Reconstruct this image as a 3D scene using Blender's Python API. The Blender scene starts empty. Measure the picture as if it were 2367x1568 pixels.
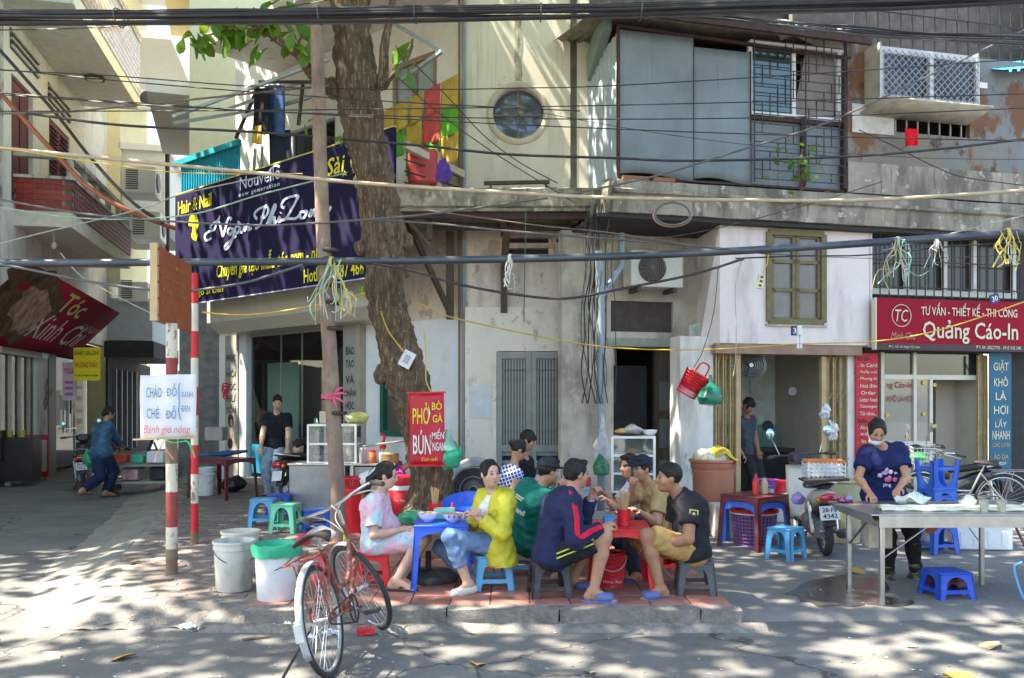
import bpy, bmesh, math, random
import numpy as np
from mathutils import Vector as V, Matrix, Euler
from math import radians as R, sin, cos, pi
random.seed(7); np.random.seed(7)
S = bpy.context.scene
COL = S.collection
# ---------------------------------------------------------------- camera, sky, sun, exposure
FP, CX, CY, CZ = 2000.0, 1183.5, 933.0, 1.6          # focal length in photo pixels, principal column, horizon row, eye height
cam = bpy.data.cameras.new('camera'); camo = bpy.data.objects.new('camera', cam); COL.objects.link(camo)
camo.location = (0, 0, CZ); camo.rotation_euler = (R(90), 0, 0)
cam.sensor_width = 36; cam.lens = 36*FP/2367; cam.shift_y = (CY-784)/2367; cam.clip_end = 400; cam.clip_start = .05
S.camera = camo
SUN = V((-.50, -.09, .85)).normalized()
w = bpy.data.worlds.new('World'); S.world = w; w.use_nodes = True
nt = w.node_tree; bg = nt.nodes['Background']; sky = nt.nodes.new('ShaderNodeTexSky'); sky.sky_type = 'NISHITA'; sky.sun_disc = False
sky.sun_elevation = math.asin(SUN.z); sky.sun_rotation = math.atan2(SUN.x, SUN.y); sky.air_density = 1.2; sky.dust_density = 1.5
nt.links.new(sky.outputs[0], bg.inputs[0]); bg.inputs[1].default_value = .125
sl = bpy.data.lights.new('sun', 'SUN'); so = bpy.data.objects.new('sun', sl); COL.objects.link(so)
sl.energy = 5.0; sl.angle = R(.6); sl.color = (1, .91, .77); so.rotation_euler = SUN.to_track_quat('Z', 'Y').to_euler(); so.location = (-20, -20, 30)
S.view_settings.view_transform = 'Standard'; S.view_settings.look = 'None'; S.view_settings.gamma = 1; S.view_settings.exposure = 2.15
S.view_settings.use_curve_mapping = False
S.cycles.max_bounces = 6; S.cycles.diffuse_bounces = 4; S.cycles.transparent_max_bounces = 16; S.cycles.use_denoising = True
S.cycles.caustics_reflective = False; S.cycles.caustics_refractive = False

# ---------------------------------------------------------------- helpers
def at(x, y, Y): return V(((x-CX)/FP*Y, Y, CZ-(y-CY)/FP*Y))          # a point seen at photo (x, y), Y metres away
def gp(x, y, z=0):                                                   # a point on the level z
    Y = FP*(CZ-z)/(y-CY); return V(((x-CX)/FP*Y, Y, z))
def lin(c):
    if isinstance(c, str):
        c = [int(c[i:i+2], 16)/255 for i in (0, 2, 4)]
        return tuple(((v+.055)/1.055)**2.4 if v > .04 else v/12.92 for v in c)
    return tuple(c)
MATS = {}
def M(name, col=None, rough=.7, metal=0, var=.12, scale=6, bump=0, bscale=60, layers=(), spec=.4, sheen=0, coat=0, alpha=1, emit=0, rand=0, stretch=(1, 1, 1), coord='Object', trans=0, sss=0):
    if name in MATS: return MATS[name]
    m = bpy.data.materials.new(name); MATS[name] = m; m.use_nodes = True
    n = m.node_tree.nodes; L = m.node_tree.links; b = n['Principled BSDF']; c = lin(col)
    tc = n.new('ShaderNodeTexCoord').outputs[coord]
    def noise(sc, st=(1, 1, 1), det=5, rg=.6):
        mp = n.new('ShaderNodeMapping'); mp.inputs['Scale'].default_value = st; L.new(tc, mp.inputs[0])
        t = n.new('ShaderNodeTexNoise'); t.inputs['Scale'].default_value = sc; t.inputs['Detail'].default_value = det; t.inputs['Roughness'].default_value = rg
        L.new(mp.outputs[0], t.inputs[0]); return t.outputs[0]
    def mix(f, a, bb):
        x = n.new('ShaderNodeMix'); x.data_type = 'RGBA'; L.new(f, x.inputs[0])
        for s, v in ((6, a), (7, bb)):
            if isinstance(v, tuple): x.inputs[s].default_value = (*v[:3], 1)
            else: L.new(v, x.inputs[s])
        return x.outputs[2]
    def ramp(f, lo, hi, amt=1):
        r = n.new('ShaderNodeMapRange'); r.inputs[1].default_value = lo; r.inputs[2].default_value = hi; r.inputs[4].default_value = amt; L.new(f, r.inputs[0]); return r.outputs[0]
    out = None
    if var:
        out = mix(ramp(noise(scale, stretch), .3, .7), tuple(v*(1-var) for v in c), tuple(min(1, v*(1+var)) for v in c))
    for (lc, sc, st, lo, hi, amt) in layers:
        out = mix(ramp(noise(sc, st, 6, .62), lo, hi, amt), out if out is not None else c, lin(lc))
    if rand:
        oi = n.new('ShaderNodeObjectInfo'); h = n.new('ShaderNodeHueSaturation'); rr = ramp(oi.outputs['Random'], 0, 1, 1+rand); rr.node.inputs[3].default_value = 1-rand
        L.new(rr, h.inputs['Value'])
        if out is None: h.inputs['Color'].default_value = (*c, 1)
        else: L.new(out, h.inputs['Color'])
        out = h.outputs[0]
    if out is None: b.inputs['Base Color'].default_value = (*c, 1)
    else: L.new(out, b.inputs['Base Color'])
    b.inputs['Roughness'].default_value = rough; b.inputs['Metallic'].default_value = metal; b.inputs['Specular IOR Level'].default_value = spec
    if coat: b.inputs['Coat Weight'].default_value = coat; b.inputs['Coat Roughness'].default_value = .15
    if sheen: b.inputs['Sheen Weight'].default_value = sheen
    if sss: b.inputs['Subsurface Weight'].default_value = sss; b.inputs['Subsurface Radius'].default_value = (.02, .008, .005); b.inputs['Subsurface Scale'].default_value = .5
    if alpha < 1: b.inputs['Alpha'].default_value = alpha
    if trans: b.inputs['Transmission Weight'].default_value = trans
    if emit: b.inputs['Emission Color'].default_value = (*c, 1); b.inputs['Emission Strength'].default_value = emit
    if bump:
        bp = n.new('ShaderNodeBump'); bp.inputs['Strength'].default_value = bump; bp.inputs['Distance'].default_value = .02
        L.new(noise(bscale, stretch, 6, .65), bp.inputs['Height']); L.new(bp.outputs[0], b.inputs['Normal'])
    return m
def glassmat(name, tint=(.85, .93, .9), refl=.12, alpha=.85):
    if name in MATS: return MATS[name]
    m = bpy.data.materials.new(name); MATS[name] = m; m.use_nodes = True; n = m.node_tree.nodes; L = m.node_tree.links
    n.remove(n['Principled BSDF']); o = n['Material Output']
    t = n.new('ShaderNodeBsdfTransparent'); t.inputs[0].default_value = (*tint, 1); g = n.new('ShaderNodeBsdfGlossy'); g.inputs['Roughness'].default_value = .02
    d = n.new('ShaderNodeBsdfDiffuse'); d.inputs[0].default_value = (.6, .65, .63, 1)
    a = n.new('ShaderNodeMixShader'); a.inputs[0].default_value = 1-alpha; L.new(t.outputs[0], a.inputs[1]); L.new(d.outputs[0], a.inputs[2])
    f = n.new('ShaderNodeFresnel'); f.inputs[0].default_value = 1.5; ad = n.new('ShaderNodeMath'); ad.operation = 'ADD'; ad.inputs[1].default_value = refl; L.new(f.outputs[0], ad.inputs[0])
    mm = n.new('ShaderNodeMixShader'); L.new(ad.outputs[0], mm.inputs[0]); L.new(a.outputs[0], mm.inputs[1]); L.new(g.outputs[0], mm.inputs[2]); L.new(mm.outputs[0], o.inputs[0])
    return m

class MB:
    def __init__(s): s.v = []; s.f = []; s.mi = []; s.cm = 0
    def add(s, vs, fs, mat=None):
        k = len(s.v); s.v += [tuple(mat @ V(p)) if mat else tuple(p) for p in vs]; s.f += [tuple(i+k for i in f) for f in fs]; s.mi += [s.cm]*len(fs); return s
    def box(s, c, d, rz=0, rot=None):
        x, y, z = d[0]/2, d[1]/2, d[2]/2
        vs = [(a*x, b*y, e*z) for a in (-1, 1) for b in (-1, 1) for e in (-1, 1)]
        m = Matrix.Translation(c) @ (rot.to_matrix().to_4x4() if isinstance(rot, Euler) else rot if rot is not None else Matrix.Rotation(rz, 4, 'Z'))
        return s.add(vs, [(0, 1, 3, 2), (4, 6, 7, 5), (0, 4, 5, 1), (2, 3, 7, 6), (0, 2, 6, 4), (1, 5, 7, 3)], m)
    def bb(s, x0, x1, y0, y1, z0, z1): return s.box(((x0+x1)/2, (y0+y1)/2, (z0+z1)/2), (abs(x1-x0), abs(y1-y0), abs(z1-z0)))
    def bar(s, a, b, w, h=None, up=(0, 0, 1)):
        a, b = V(a), V(b); h = h or w; d = b-a; l = d.length
        if l < 1e-6: return s
        d /= l; u = V(up)
        if abs(d.dot(u)) > .98: u = V((0, 1, 0))
        x = d.cross(u).normalized(); u = x.cross(d)
        m = Matrix((x, d, u)).transposed().to_4x4(); m.translation = (a+b)/2
        return s.box((0, 0, 0), (w, l, h), rot=m) if False else s.add(*_boxvf(w, l, h), m)
    def tube(s, pts, r, n=8, caps=True, closed=False):
        pts = [V(p) for p in pts]; k = len(pts); rs = r if isinstance(r, (list, tuple)) else [r]*k
        vs = []; nx = None
        for i, p in enumerate(pts):
            if closed: t = pts[(i+1) % k]-pts[i-1]
            else: t = pts[min(i+1, k-1)]-pts[max(i-1, 0)]
            t = t.normalized() if t.length > 1e-9 else V((0, 0, 1))
            if nx is None: nx = t.orthogonal().normalized()
            else: nx = (nx - t*nx.dot(t)); nx = nx.normalized() if nx.length > 1e-6 else t.orthogonal().normalized()
            ny = t.cross(nx)
            for j in range(n): a = 2*pi*j/n; vs.append(p+(nx*cos(a)+ny*sin(a))*rs[i])
        fs = []
        for i in range(k if closed else k-1):
            i2 = (i+1) % k
            for j in range(n): fs.append((i*n+j, i*n+(j+1) % n, i2*n+(j+1) % n, i2*n+j))
        if caps and not closed: fs += [tuple(range(n-1, -1, -1)), tuple((k-1)*n+j for j in range(n))]
        return s.add(vs, fs)
    def lathe(s, prof, n=24, c=(0, 0, 0), mat=None, caps=(True, True), sx=1, sy=1, arc=2*pi):
        vs = []; fs = []; k = len(prof); full = arc > 6.28; cols = n if full else n+1
        for (r, z) in prof:
            for j in range(cols): a = arc*j/n; vs.append((r*cos(a)*sx, r*sin(a)*sy, z))
        for i in range(k-1):
            for j in range(n): j2 = (j+1) % cols; fs.append((i*cols+j, i*cols+j2, (i+1)*cols+j2, (i+1)*cols+j))
        if full and caps[0] and prof[0][0] > 1e-5: fs.append(tuple(range(n-1, -1, -1)))
        if full and caps[1] and prof[-1][0] > 1e-5: fs.append(tuple((k-1)*n+j for j in range(n)))
        m = Matrix.Translation(c) @ (mat if mat is not None else Matrix())
        return s.add(vs, fs, m)
    def prism(s, poly, t, mat=None):                                  # polygon in local xz, thickness t along local y (front at -t/2)
        n = len(poly); vs = [(p[0], -t/2, p[1]) for p in poly]+[(p[0], t/2, p[1]) for p in poly]
        fs = [tuple(range(n)), tuple(range(2*n-1, n-1, -1))]+[(i, n+i, n+(i+1) % n, (i+1) % n) for i in range(n)]
        return s.add(vs, fs, mat)
    def grid(s, nu, nv, fn):
        vs = [fn(i/nu, j/nv) for j in range(nv+1) for i in range(nu+1)]
        return s.add(vs, [(j*(nu+1)+i, j*(nu+1)+i+1, (j+1)*(nu+1)+i+1, (j+1)*(nu+1)+i) for j in range(nv) for i in range(nu)])
    def ell(s, c, r, n=14, m=9, rot=None):
        vs = [(0, 0, 1)]; fs = []
        for i in range(1, m):
            th = pi*i/m
            for j in range(n): a = 2*pi*j/n; vs.append((sin(th)*cos(a), sin(th)*sin(a), cos(th)))
        vs.append((0, 0, -1)); e = len(vs)-1
        for j in range(n): fs.append((0, 1+j, 1+(j+1) % n)); fs.append((e, 1+(m-2)*n+(j+1) % n, 1+(m-2)*n+j))
        for i in range(m-2):
            for j in range(n): fs.append((1+i*n+j, 1+(i+1)*n+j, 1+(i+1)*n+(j+1) % n, 1+i*n+(j+1) % n))
        mt = Matrix.Translation(c) @ (rot.to_matrix().to_4x4() if isinstance(rot, Euler) else rot if rot is not None else Matrix()) @ Matrix.Diagonal((*r, 1))
        return s.add(vs, fs, mt)
    def noise(s, amp, sc=8, seed=0):
        from mathutils import noise as nz
        s.v = [tuple(V(p)+nz.noise_vector(V(p)*sc+V((seed, seed*2, 0)))*amp) for p in s.v]; return s
    def build(s, name, mat, parent=None, smooth=None, bev=0, solid=0, sub=0, loc=None, rz=0, kind=None, ang=42):
        me = bpy.data.meshes.new(name); me.from_pydata(s.v, [], s.f)
        for mm in (mat if isinstance(mat, (list, tuple)) else [mat]): me.materials.append(mm)
        if any(s.mi): me.polygons.foreach_set('material_index', s.mi)
        if smooth is not False:
            me.polygons.foreach_set('use_smooth', [True]*len(me.polygons)); me.set_sharp_from_angle(angle=R(getattr(s, 'sa', ang)))
        me.update(); o = bpy.data.objects.new(name, me); COL.objects.link(o)
        if parent is not None: o.parent = parent
        if loc is not None: o.location = loc
        if rz: o.rotation_euler = (0, 0, rz)
        if solid: md = o.modifiers.new('s', 'SOLIDIFY'); md.thickness = solid; md.offset = 0
        if bev: md = o.modifiers.new('b', 'BEVEL'); md.width = bev; md.segments = 2; md.limit_method = 'ANGLE'; md.angle_limit = R(40)
        if sub: md = o.modifiers.new('u', 'SUBSURF'); md.levels = sub; md.render_levels = sub
        if kind: o['kind'] = kind
        return o
def _boxvf(w, l, h):
    x, y, z = w/2, l/2, h/2
    return [(a*x, b*y, e*z) for a in (-1, 1) for b in (-1, 1) for e in (-1, 1)], [(0, 1, 3, 2), (4, 6, 7, 5), (0, 4, 5, 1), (2, 3, 7, 6), (0, 2, 6, 4), (1, 5, 7, 3)]
def thing(name, label, cat, loc=(0, 0, 0), rz=0, group=None, rot=None):
    o = bpy.data.objects.new(name, None); COL.objects.link(o); o.location = loc; o.rotation_euler = rot if rot is not None else (0, 0, rz); o.empty_display_size = .1
    return tag(o, label, cat, group)
def tag(o, label, cat, group=None):
    o['label'] = label; o['category'] = cat
    if group: o['group'] = group
    return o
def stru(o): o['kind'] = 'structure'; return o
def clone(o, parent=None):
    c = o.copy(); COL.objects.link(c); c.parent = parent
    for ch in list(o.children): clone(ch, c)
    return c
def bx(name, mat, parent, x0, x1, y0, y1, z0, z1, bev=0): return MB().bb(x0, x1, y0, y1, z0, z1).build(name, mat, parent, bev=bev)
def cr(pts, n=6, closed=False):                                      # smooth curve through points
    pts = [V(p) for p in pts]; out = []; k = len(pts)
    for i in range(k if closed else k-1):
        g = (lambda q: pts[q % k]) if closed else (lambda q: pts[max(0, min(k-1, q))])
        a, b, c, d = g(i-1), g(i), g(i+1), g(i+2)
        for j in range(n):
            t = j/n; out.append(.5*((2*b)+(c-a)*t+(2*a-5*b+4*c-d)*t*t+(3*b-a-3*c+d)*t**3))
    if not closed: out.append(pts[-1])
    return out
def txt(root, body, cx, cz, w, h, mat, y=-.012, off=.0, shear=0, name='lettering', rot=0, ext=.003, space=1):
    c = bpy.data.curves.new('t', 'FONT'); c.body = body; c.offset = max(0, min(off, .012)); c.shear = shear; c.resolution_u = 2; c.space_character = space; c.space_line = .9; c.align_x = 'CENTER'
    o = bpy.data.objects.new('t', c); me = o.to_mesh()
    vs = np.array([v.co[:] for v in me.vertices]); fs = [tuple(p.vertices) for p in me.polygons]
    o.to_mesh_clear(); bpy.data.objects.remove(o); bpy.data.curves.remove(c)
    if len(vs) == 0: return None
    lo, hi = vs.min(0), vs.max(0); vs[:, 0] = (vs[:, 0]-(lo[0]+hi[0])/2)/(hi[0]-lo[0])*w; vs[:, 1] = (vs[:, 1]-(lo[1]+hi[1])/2)/(hi[1]-lo[1])*h
    g = list(range(len(vs)))                                          # pieces of one glyph that overlap are set a hair apart
    def root_(i):
        while g[i] != i: g[i] = g[g[i]]; i = g[i]
        return i
    for f in fs:
        for i in f[1:]: g[root_(i)] = root_(f[0])
    ids = {}; jit = [ids.setdefault(root_(i), len(ids)) % 5*.0007 for i in range(len(vs))]
    ca, sa = cos(rot), sin(rot); b = MB(); b.add([(cx+p[0]*ca-p[1]*sa, y-jit[i], cz+p[0]*sa+p[1]*ca) for i, p in enumerate(vs)], fs)
    ob = b.build(name, mat, root, smooth=False); return ob
def strokes(root, lines, wd, mat, y=-.012, name='lettering', n=6, slant=0):
    for ln in lines:
        b = MB(); p = cr([(q[0]+slant*q[1], 0, q[1]) for q in ln], n) if len(ln) > 2 else [V((q[0]+slant*q[1], 0, q[1])) for q in ln]
        k = len(p); L_, R_ = [], []
        for i in range(k):
            t = (p[min(i+1, k-1)]-p[max(i-1, 0)]); t = t.normalized() if t.length else V((1, 0, 0)); nn = V((-t.z, 0, t.x)); ww = wd*(.62+.38*abs(t.z))/2
            L_.append(p[i]+nn*ww); R_.append(p[i]-nn*ww)
        b.add([(q.x, y-.0004*lines.index(ln), q.z) for q in L_+R_], [(i, i+1, k+i+1, k+i) for i in range(k-1)]); b.build(name, mat, root, smooth=False)
class Frame:                                                          # a facade: local x along it, local -y out of it
    def __init__(s, o, deg): s.o = V((o[0], o[1], 0)); s.rz = R(deg); s.m = Matrix.Translation(s.o) @ Matrix.Rotation(s.rz, 4, 'Z'); s.i = s.m.inverted()
    def px(s, x, y, wd=0):
        o = s.i @ V((0, 0, CZ)); d = s.i.to_3x3() @ V(((x-CX)/FP, 1, -(y-CY)/FP)); t = (-wd-o.y)/d.y; q = o+d*t; return q.x, q.z
    def u(s, x, wd=0): return s.px(x, 900, wd)[0]
    def z(s, x, y, wd=0): return s.px(x, y, wd)[1]
    def rect(s, x0, x1, y0, y1, wd=0):
        a, z1 = s.px(x0, y0, wd); b, _ = s.px(x1, y0, wd); return a, b, s.px((x0+x1)/2, y1, wd)[1], s.px((x0+x1)/2, y0, wd)[1]
    def W(s, u, wd, z): return s.m @ V((u, -wd, z))
def wallm(x0, x1, z0, z1, holes, yf, t, b=None):                      # wall sheet with rectangular openings and their reveals
    b = b or MB(); xs = sorted({x0, x1, *[h[0] for h in holes], *[h[1] for h in holes]}); zs = sorted({z0, z1, *[h[2] for h in holes], *[h[3] for h in holes]})
    xs = [x for x in xs if x0 <= x <= x1]; zs = [z for z in zs if z0 <= z <= z1]
    for i in range(len(xs)-1):
        for j in range(len(zs)-1):
            cx, cz = (xs[i]+xs[i+1])/2, (zs[j]+zs[j+1])/2
            if any(h[0] < cx < h[1] and h[2] < cz < h[3] for h in holes): continue
            for yy in (yf, yf+t): b.add([(xs[i], yy, zs[j]), (xs[i+1], yy, zs[j]), (xs[i+1], yy, zs[j+1]), (xs[i], yy, zs[j+1])], [(0, 1, 2, 3)])
    for (a, c, d, e) in [(x0, x1, z0, z1)]+list(holes):
        a, c, d, e = max(a, x0), min(c, x1), max(d, z0), min(e, z1)
        b.add([(a, yf, d), (c, yf, d), (c, yf, e), (a, yf, e), (a, yf+t, d), (c, yf+t, d), (c, yf+t, e), (a, yf+t, e)], [(0, 1, 5, 4), (1, 2, 6, 5), (2, 3, 7, 6), (3, 0, 4, 7)])
    return b
def roomm(x0, x1, y0, y1, z0, z1):                                    # inside faces of a room open to the front
    return MB().add([(x0, y0, z0), (x1, y0, z0), (x1, y0, z1), (x0, y0, z1), (x0, y1, z0), (x1, y1, z0), (x1, y1, z1), (x0, y1, z1)], [(4, 5, 6, 7), (0, 4, 7, 3), (5, 1, 2, 6), (3, 7, 6, 2), (0, 1, 5, 4)])
def corr(x0, x1, z0, z1, y, pitch=.1, amp=.02, n=None):               # corrugated sheet, ribs upright
    k = max(2, int((x1-x0)/pitch)); pr = []
    for i in range(k): a = x0+(x1-x0)*i/k; d = (x1-x0)/k; pr += [(a, y), (a+d*.55, y), (a+d*.65, y-amp), (a+d*.9, y-amp)]
    pr.append((x1, y)); m = len(pr); b = MB()
    b.add([(p[0], p[1], z0) for p in pr]+[(p[0], p[1], z1) for p in pr], [(i, i+1, m+i+1, m+i) for i in range(m-1)]); return b
# ---------------------------------------------------------------- ground
asph = M('asphalt', (.168, .162, .150), .85, var=.25, scale=1.3, bump=.7, bscale=90, layers=[((.25, .23, .195), 2.2, (1, 1, 1), .52, .72, .7), ((.10, .10, .10), .9, (1, 1, 1), .58, .75, .5), ((.42, .40, .36), 60, (1, 1, 1), .62, .7, .6), ((.07, .07, .07), 130, (1, 1, 1), .58, .66, .6)])
dust = M('dusty_concrete', (.30, .265, .22), .9, var=.22, scale=3, bump=.5, bscale=40, layers=[((.22, .20, .17), 4, (1, 1, 1), .52, .7, .7), ((.5, .44, .36), 9, (1, 1, 1), .55, .75, .6)])
kerbm = M('kerb_concrete', (.23, .21, .185), .95, var=.3, scale=7, bump=1.0, bscale=35, layers=[((.13, .12, .10), 5, (1, 1, 1), .5, .66, .8), ((.45, .40, .33), 11, (1, 1, 1), .56, .7, .5)])
n_ = asph.node_tree; bs = n_.nodes['Principled BSDF']; vo = n_.nodes.new('ShaderNodeTexVoronoi'); vo.feature = 'DISTANCE_TO_EDGE'; vo.inputs['Scale'].default_value = .55; tcn = n_.nodes.new('ShaderNodeTexCoord'); nn_ = n_.nodes.new('ShaderNodeTexNoise'); nn_.inputs['Scale'].default_value = 3; nn_.inputs['Detail'].default_value = 8; n_.links.new(tcn.outputs['Object'], nn_.inputs[0])
va = n_.nodes.new('ShaderNodeVectorMath'); va.operation = 'MULTIPLY_ADD'; va.inputs[1].default_value = (.5, .5, .5); n_.links.new(nn_.outputs[1], va.inputs[0]); n_.links.new(tcn.outputs['Object'], va.inputs[2]); n_.links.new(va.outputs[0], vo.inputs[0])
mr = n_.nodes.new('ShaderNodeMapRange'); mr.inputs[1].default_value = .002; mr.inputs[2].default_value = .009; mr.inputs[3].default_value = .35; n_.links.new(vo.outputs[0], mr.inputs[0]); mm_ = n_.nodes.new('ShaderNodeMix'); mm_.data_type = 'RGBA'; mm_.blend_type = 'MULTIPLY'; mm_.inputs[0].default_value = 1; n_.links.new(bs.inputs[0].links[0].from_socket, mm_.inputs[6]); n_.links.new(mr.outputs[0], mm_.inputs[7]); n_.links.new(mm_.outputs[2], bs.inputs[0])
rg = MB().grid(60, 60, lambda a, b: (-60+120*a, -30+120*b, 0)); stru(rg.build('road', asph))
pav_l = [(-2.95, 6.5), (-3.25, 7.2), (-3.8, 8.4), (-4.75, 11.6), (-5.75, 14.6), (-6.6, 17.5)]
poly = pav_l+[(6, 17.5), (1.62, 17), (1.62, 6.34), (-1.93, 6.34), (-1.93, 6.47)]
sw = stru(MB().prism([(p[0], p[1]) for p in poly], .11, Matrix(((1, 0, 0, 0), (0, 0, 1, 0), (0, -1, 0, .055), (0, 0, 0, 1)))).build('sidewalk', dust, smooth=False))
b = MB(); nseg = []
nseg.append([(-2.7, 6.2, .05), (-2.85, 6.2, .03), (-3.1, 6.12, -.01), (-3.6, 6.0, -.03)])
for i, (x, y) in enumerate(pav_l):
    nseg.append([(x, y, .112), (x-.12, y-.05, .10), (x-.3, y-.1, .05), (x-.75, y-.2, -.015)])
for i in range(len(nseg)-1):
    k = 8
    for j in range(3):
        def fn(a, c, i=i, j=j):
            p = V(nseg[i][j]).lerp(V(nseg[i][j+1]), a); q = V(nseg[i+1][j]).lerp(V(nseg[i+1][j+1]), a); return p.lerp(q, c)
        b.grid(2, k, fn)
b.noise(.012, 5); stru(b.build('sidewalk_ramp', M('sandy_ramp', (.25, .23, .19), .95, var=.2, scale=2, bump=.5, bscale=40, layers=[((.19, .185, .175), 2.2, (1, 1, 1), .48, .66, .8), ((.42, .38, .31), 5, (1, 1, 1), .55, .72, .6)])))
b = MB()                                                                # worn kerb left of the tiles
def fk(a, c):
    x = -3.35+a*1.55; top = .118 if x > -2.9 else .118*max(0, (x+3.45)/.55); pr = [(6.55, top), (6.44, top*.97), (6.30, top*.62), (6.20, top*.22), (6.13, .004)]
    t = c*4; k = min(3, int(t)); f = t-k; return V((x, pr[k][0]*(1-f)+pr[k+1][0]*f+.03*sin(x*7)+.02*sin(x*17), pr[k][1]*(1-f)+pr[k+1][1]*f))
b.grid(60, 16, fk).noise(.016, 11); stru(b.build('kerb', kerbm))
kb = MB().box((0, 0, 0), (.70, .17, .125)); me = None
ke = bpy.data.objects.new('kerb', None); COL.objects.link(ke); stru(ke)
x = -1.9; i = 0
while x < 1.6:
    l = min(random.choice((.62, .8, 1.0)), 1.64-x)
    def fst(l=l):
        q = MB(); q.grid(14, 5, lambda a, c: V((-l/2+l*a, -.085, .0+.125*c))); q.grid(14, 3, lambda a, c: V((-l/2+l*a, -.085+.17*c, .125)))
        q.grid(4, 5, lambda a, c: V((l/2, -.085+.17*a, .125*c))); q.grid(4, 5, lambda a, c: V((-l/2, .085-.17*a, .125*c)))
        return q
    fst().noise(.011, 13, i*3.1).build('kerb_stone', kerbm, ke, loc=(x+l/2, 6.245+.006*(i % 3), 0)); x += l+.008; i += 1
MB().grid(60, 4, lambda a, c: V((-2.2+4.0*a, 6.0+.19*c, -.02+.055*min(1, c*2)))).noise(.008, 9).build('gutter_lip', kerbm, ke)
tile = M('red_floor_tile', (.36, .155, .115), .55, var=.22, scale=5, bump=.15, bscale=70, rand=.22, layers=[((.30, .24, .20), 6, (1, 1, 1), .55, .75, .6)])
tm = MB().box((0, 0, 0), (.288, .288, .02)).build('tile', tile, sw, bev=.004)
tl = []
for i in range(12):
    for j in range(14):
        o = tm if not tl else tm.copy()
        if tl: COL.objects.link(o)
        o.location = (-1.79+i*.296, 6.475+j*.296, .118+random.uniform(-.002, .002)); o.rotation_euler = (random.uniform(-.008, .008), random.uniform(-.008, .008), random.uniform(-.006, .006)); tl.append(o)
pv = M('paver_concrete', (.21, .17, .15), .9, var=.2, scale=6, bump=.4, bscale=60, rand=.25, layers=[((.42, .35, .28), 3, (1, 1, 1), .5, .72, .75)])
hexa = [(cos(pi/3*k+pi/6)*.128*(1.12 if k % 2 else .93), sin(pi/3*k+pi/6)*.128*(.93 if k % 2 else 1.1)) for k in range(6)]
def hexmb(c=(0, 0), q=None):
    q = q or MB(); ins = [(a*.93, b_*.93) for a, b_ in hexa]
    vs = [(c[0]+a, c[1]+b_, .100) for a, b_ in hexa]+[(c[0]+a, c[1]+b_, .113) for a, b_ in hexa]+[(c[0]+a, c[1]+b_, .121) for a, b_ in ins]
    return q.add(vs, [(k, (k+1) % 6, 6+(k+1) % 6, 6+k) for k in range(6)]+[(6+k, 6+(k+1) % 6, 12+(k+1) % 6, 12+k) for k in range(6)]+[tuple(range(12, 18))])
def inl(x, y):                                                          # right of the pavement's left edge?
    for (x0, y0), (x1, y1) in zip(pav_l, pav_l[1:]):
        if y0 <= y <= y1: return x > x0+(x1-x0)*(y-y0)/(y1-y0)+.15
    return False
hx = []
for j in range(80):
    for i in range(60):
        x = -6.8+i*.232+(.116 if j % 2 else 0); y = 6.68+j*.2
        if inl(x, y) and (x < -2.03 or y > 10.72) and x < 1.5 and y < 16.5: hx.append((y, x))
hx.sort(); h0 = hexmb().build('paver', pv, sw, smooth=False)
for k, (y, x) in enumerate(hx[:290]):
    o = h0 if k == 0 else h0.copy()
    if k: COL.objects.link(o)
    o.location = (x, y, random.uniform(-.004, .003)); o.rotation_euler = (random.uniform(-.02, .02), random.uniform(-.02, .02), random.uniform(-.04, .04))
q = MB()
for (y, x) in hx[290:]: hexmb((x, y), q)
q.build('paver_field', pv, sw, smooth=False, kind='stuff')
apr = M('apron_concrete', (.20, .19, .175), .85, var=.2, scale=1.8, bump=.4, bscale=70, layers=[((.15, .14, .13), 1.3, (1, 1, 1), .54, .7, .6), ((.38, .35, .31), 7, (1, 1, 1), .6, .75, .6)])
b = MB(); b.grid(50, 26, lambda a, c: V((1.66+9*a, (6.32+.035*a*9)+(14-6.32)*c**2.2+.02, (.05*min(1, (c**2.2*7.7)/.10)) if c > 0 else 0))); stru(b.build('apron', apr))
wet = M('wet_concrete', (.075, .065, .055), .18, var=.3, scale=5, bump=.12, bscale=60, spec=.6)
pts = [gp(x, y, .0545) for x, y in ((1838, 1362), (1862, 1345), (1905, 1336), (1950, 1328), (1985, 1338), (2010, 1334), (2045, 1345), (2056, 1362), (2044, 1376), (2075, 1384), (2110, 1388), (2105, 1398), (2060, 1402), (2010, 1397), (1975, 1402), (1930, 1400), (1895, 1403), (1872, 1392), (1850, 1390), (1842, 1378), (1815, 1372))]
pts = cr(pts, 5, True); b = MB(); b.add(pts, [tuple(range(len(pts)))]); tag(b.build('puddle', wet, smooth=False), 'dark wet puddle on the paving under the noodle table', 'puddle')

# ---------------------------------------------------------------- building on the right
Rf = Frame((1.39, 11.3), 13.7)
mcon = M('old_concrete', (.50, .45, .37), .92, var=.25, scale=2.5, bump=.5, bscale=30, layers=[((.20, .18, .15), 3, (1, 1, .35), .5, .68, .8), ((.58, .54, .46), 6, (1, 1, 1), .56, .7, .7), ((.12, .11, .09), 9, (1, 1, .2), .6, .75, .6)])
mcon2 = M('stained_slab_concrete', (.33, .30, .245), .95, var=.25, scale=2.5, bump=.6, bscale=30, layers=[((.13, .12, .095), 2.6, (1, 1, .3), .48, .62, .85), ((.55, .51, .43), 7, (1, 1, 1), .60, .64, .8), ((.08, .075, .06), 9, (1.5, 1, .15), .58, .7, .7)])
mpink = M('pale_pink_plaster', (.76, .68, .65), .85, var=.08, scale=2, bump=.2, bscale=30, layers=[((.42, .37, .34), 2.5, (1, 1, .25), .52, .72, .7), ((.30, .27, .24), 9, (1.6, 1, .12), .62, .74, .6), ((.80, .76, .73), 1.2, (1, 1, 1), .5, .7, .6)])
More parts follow.
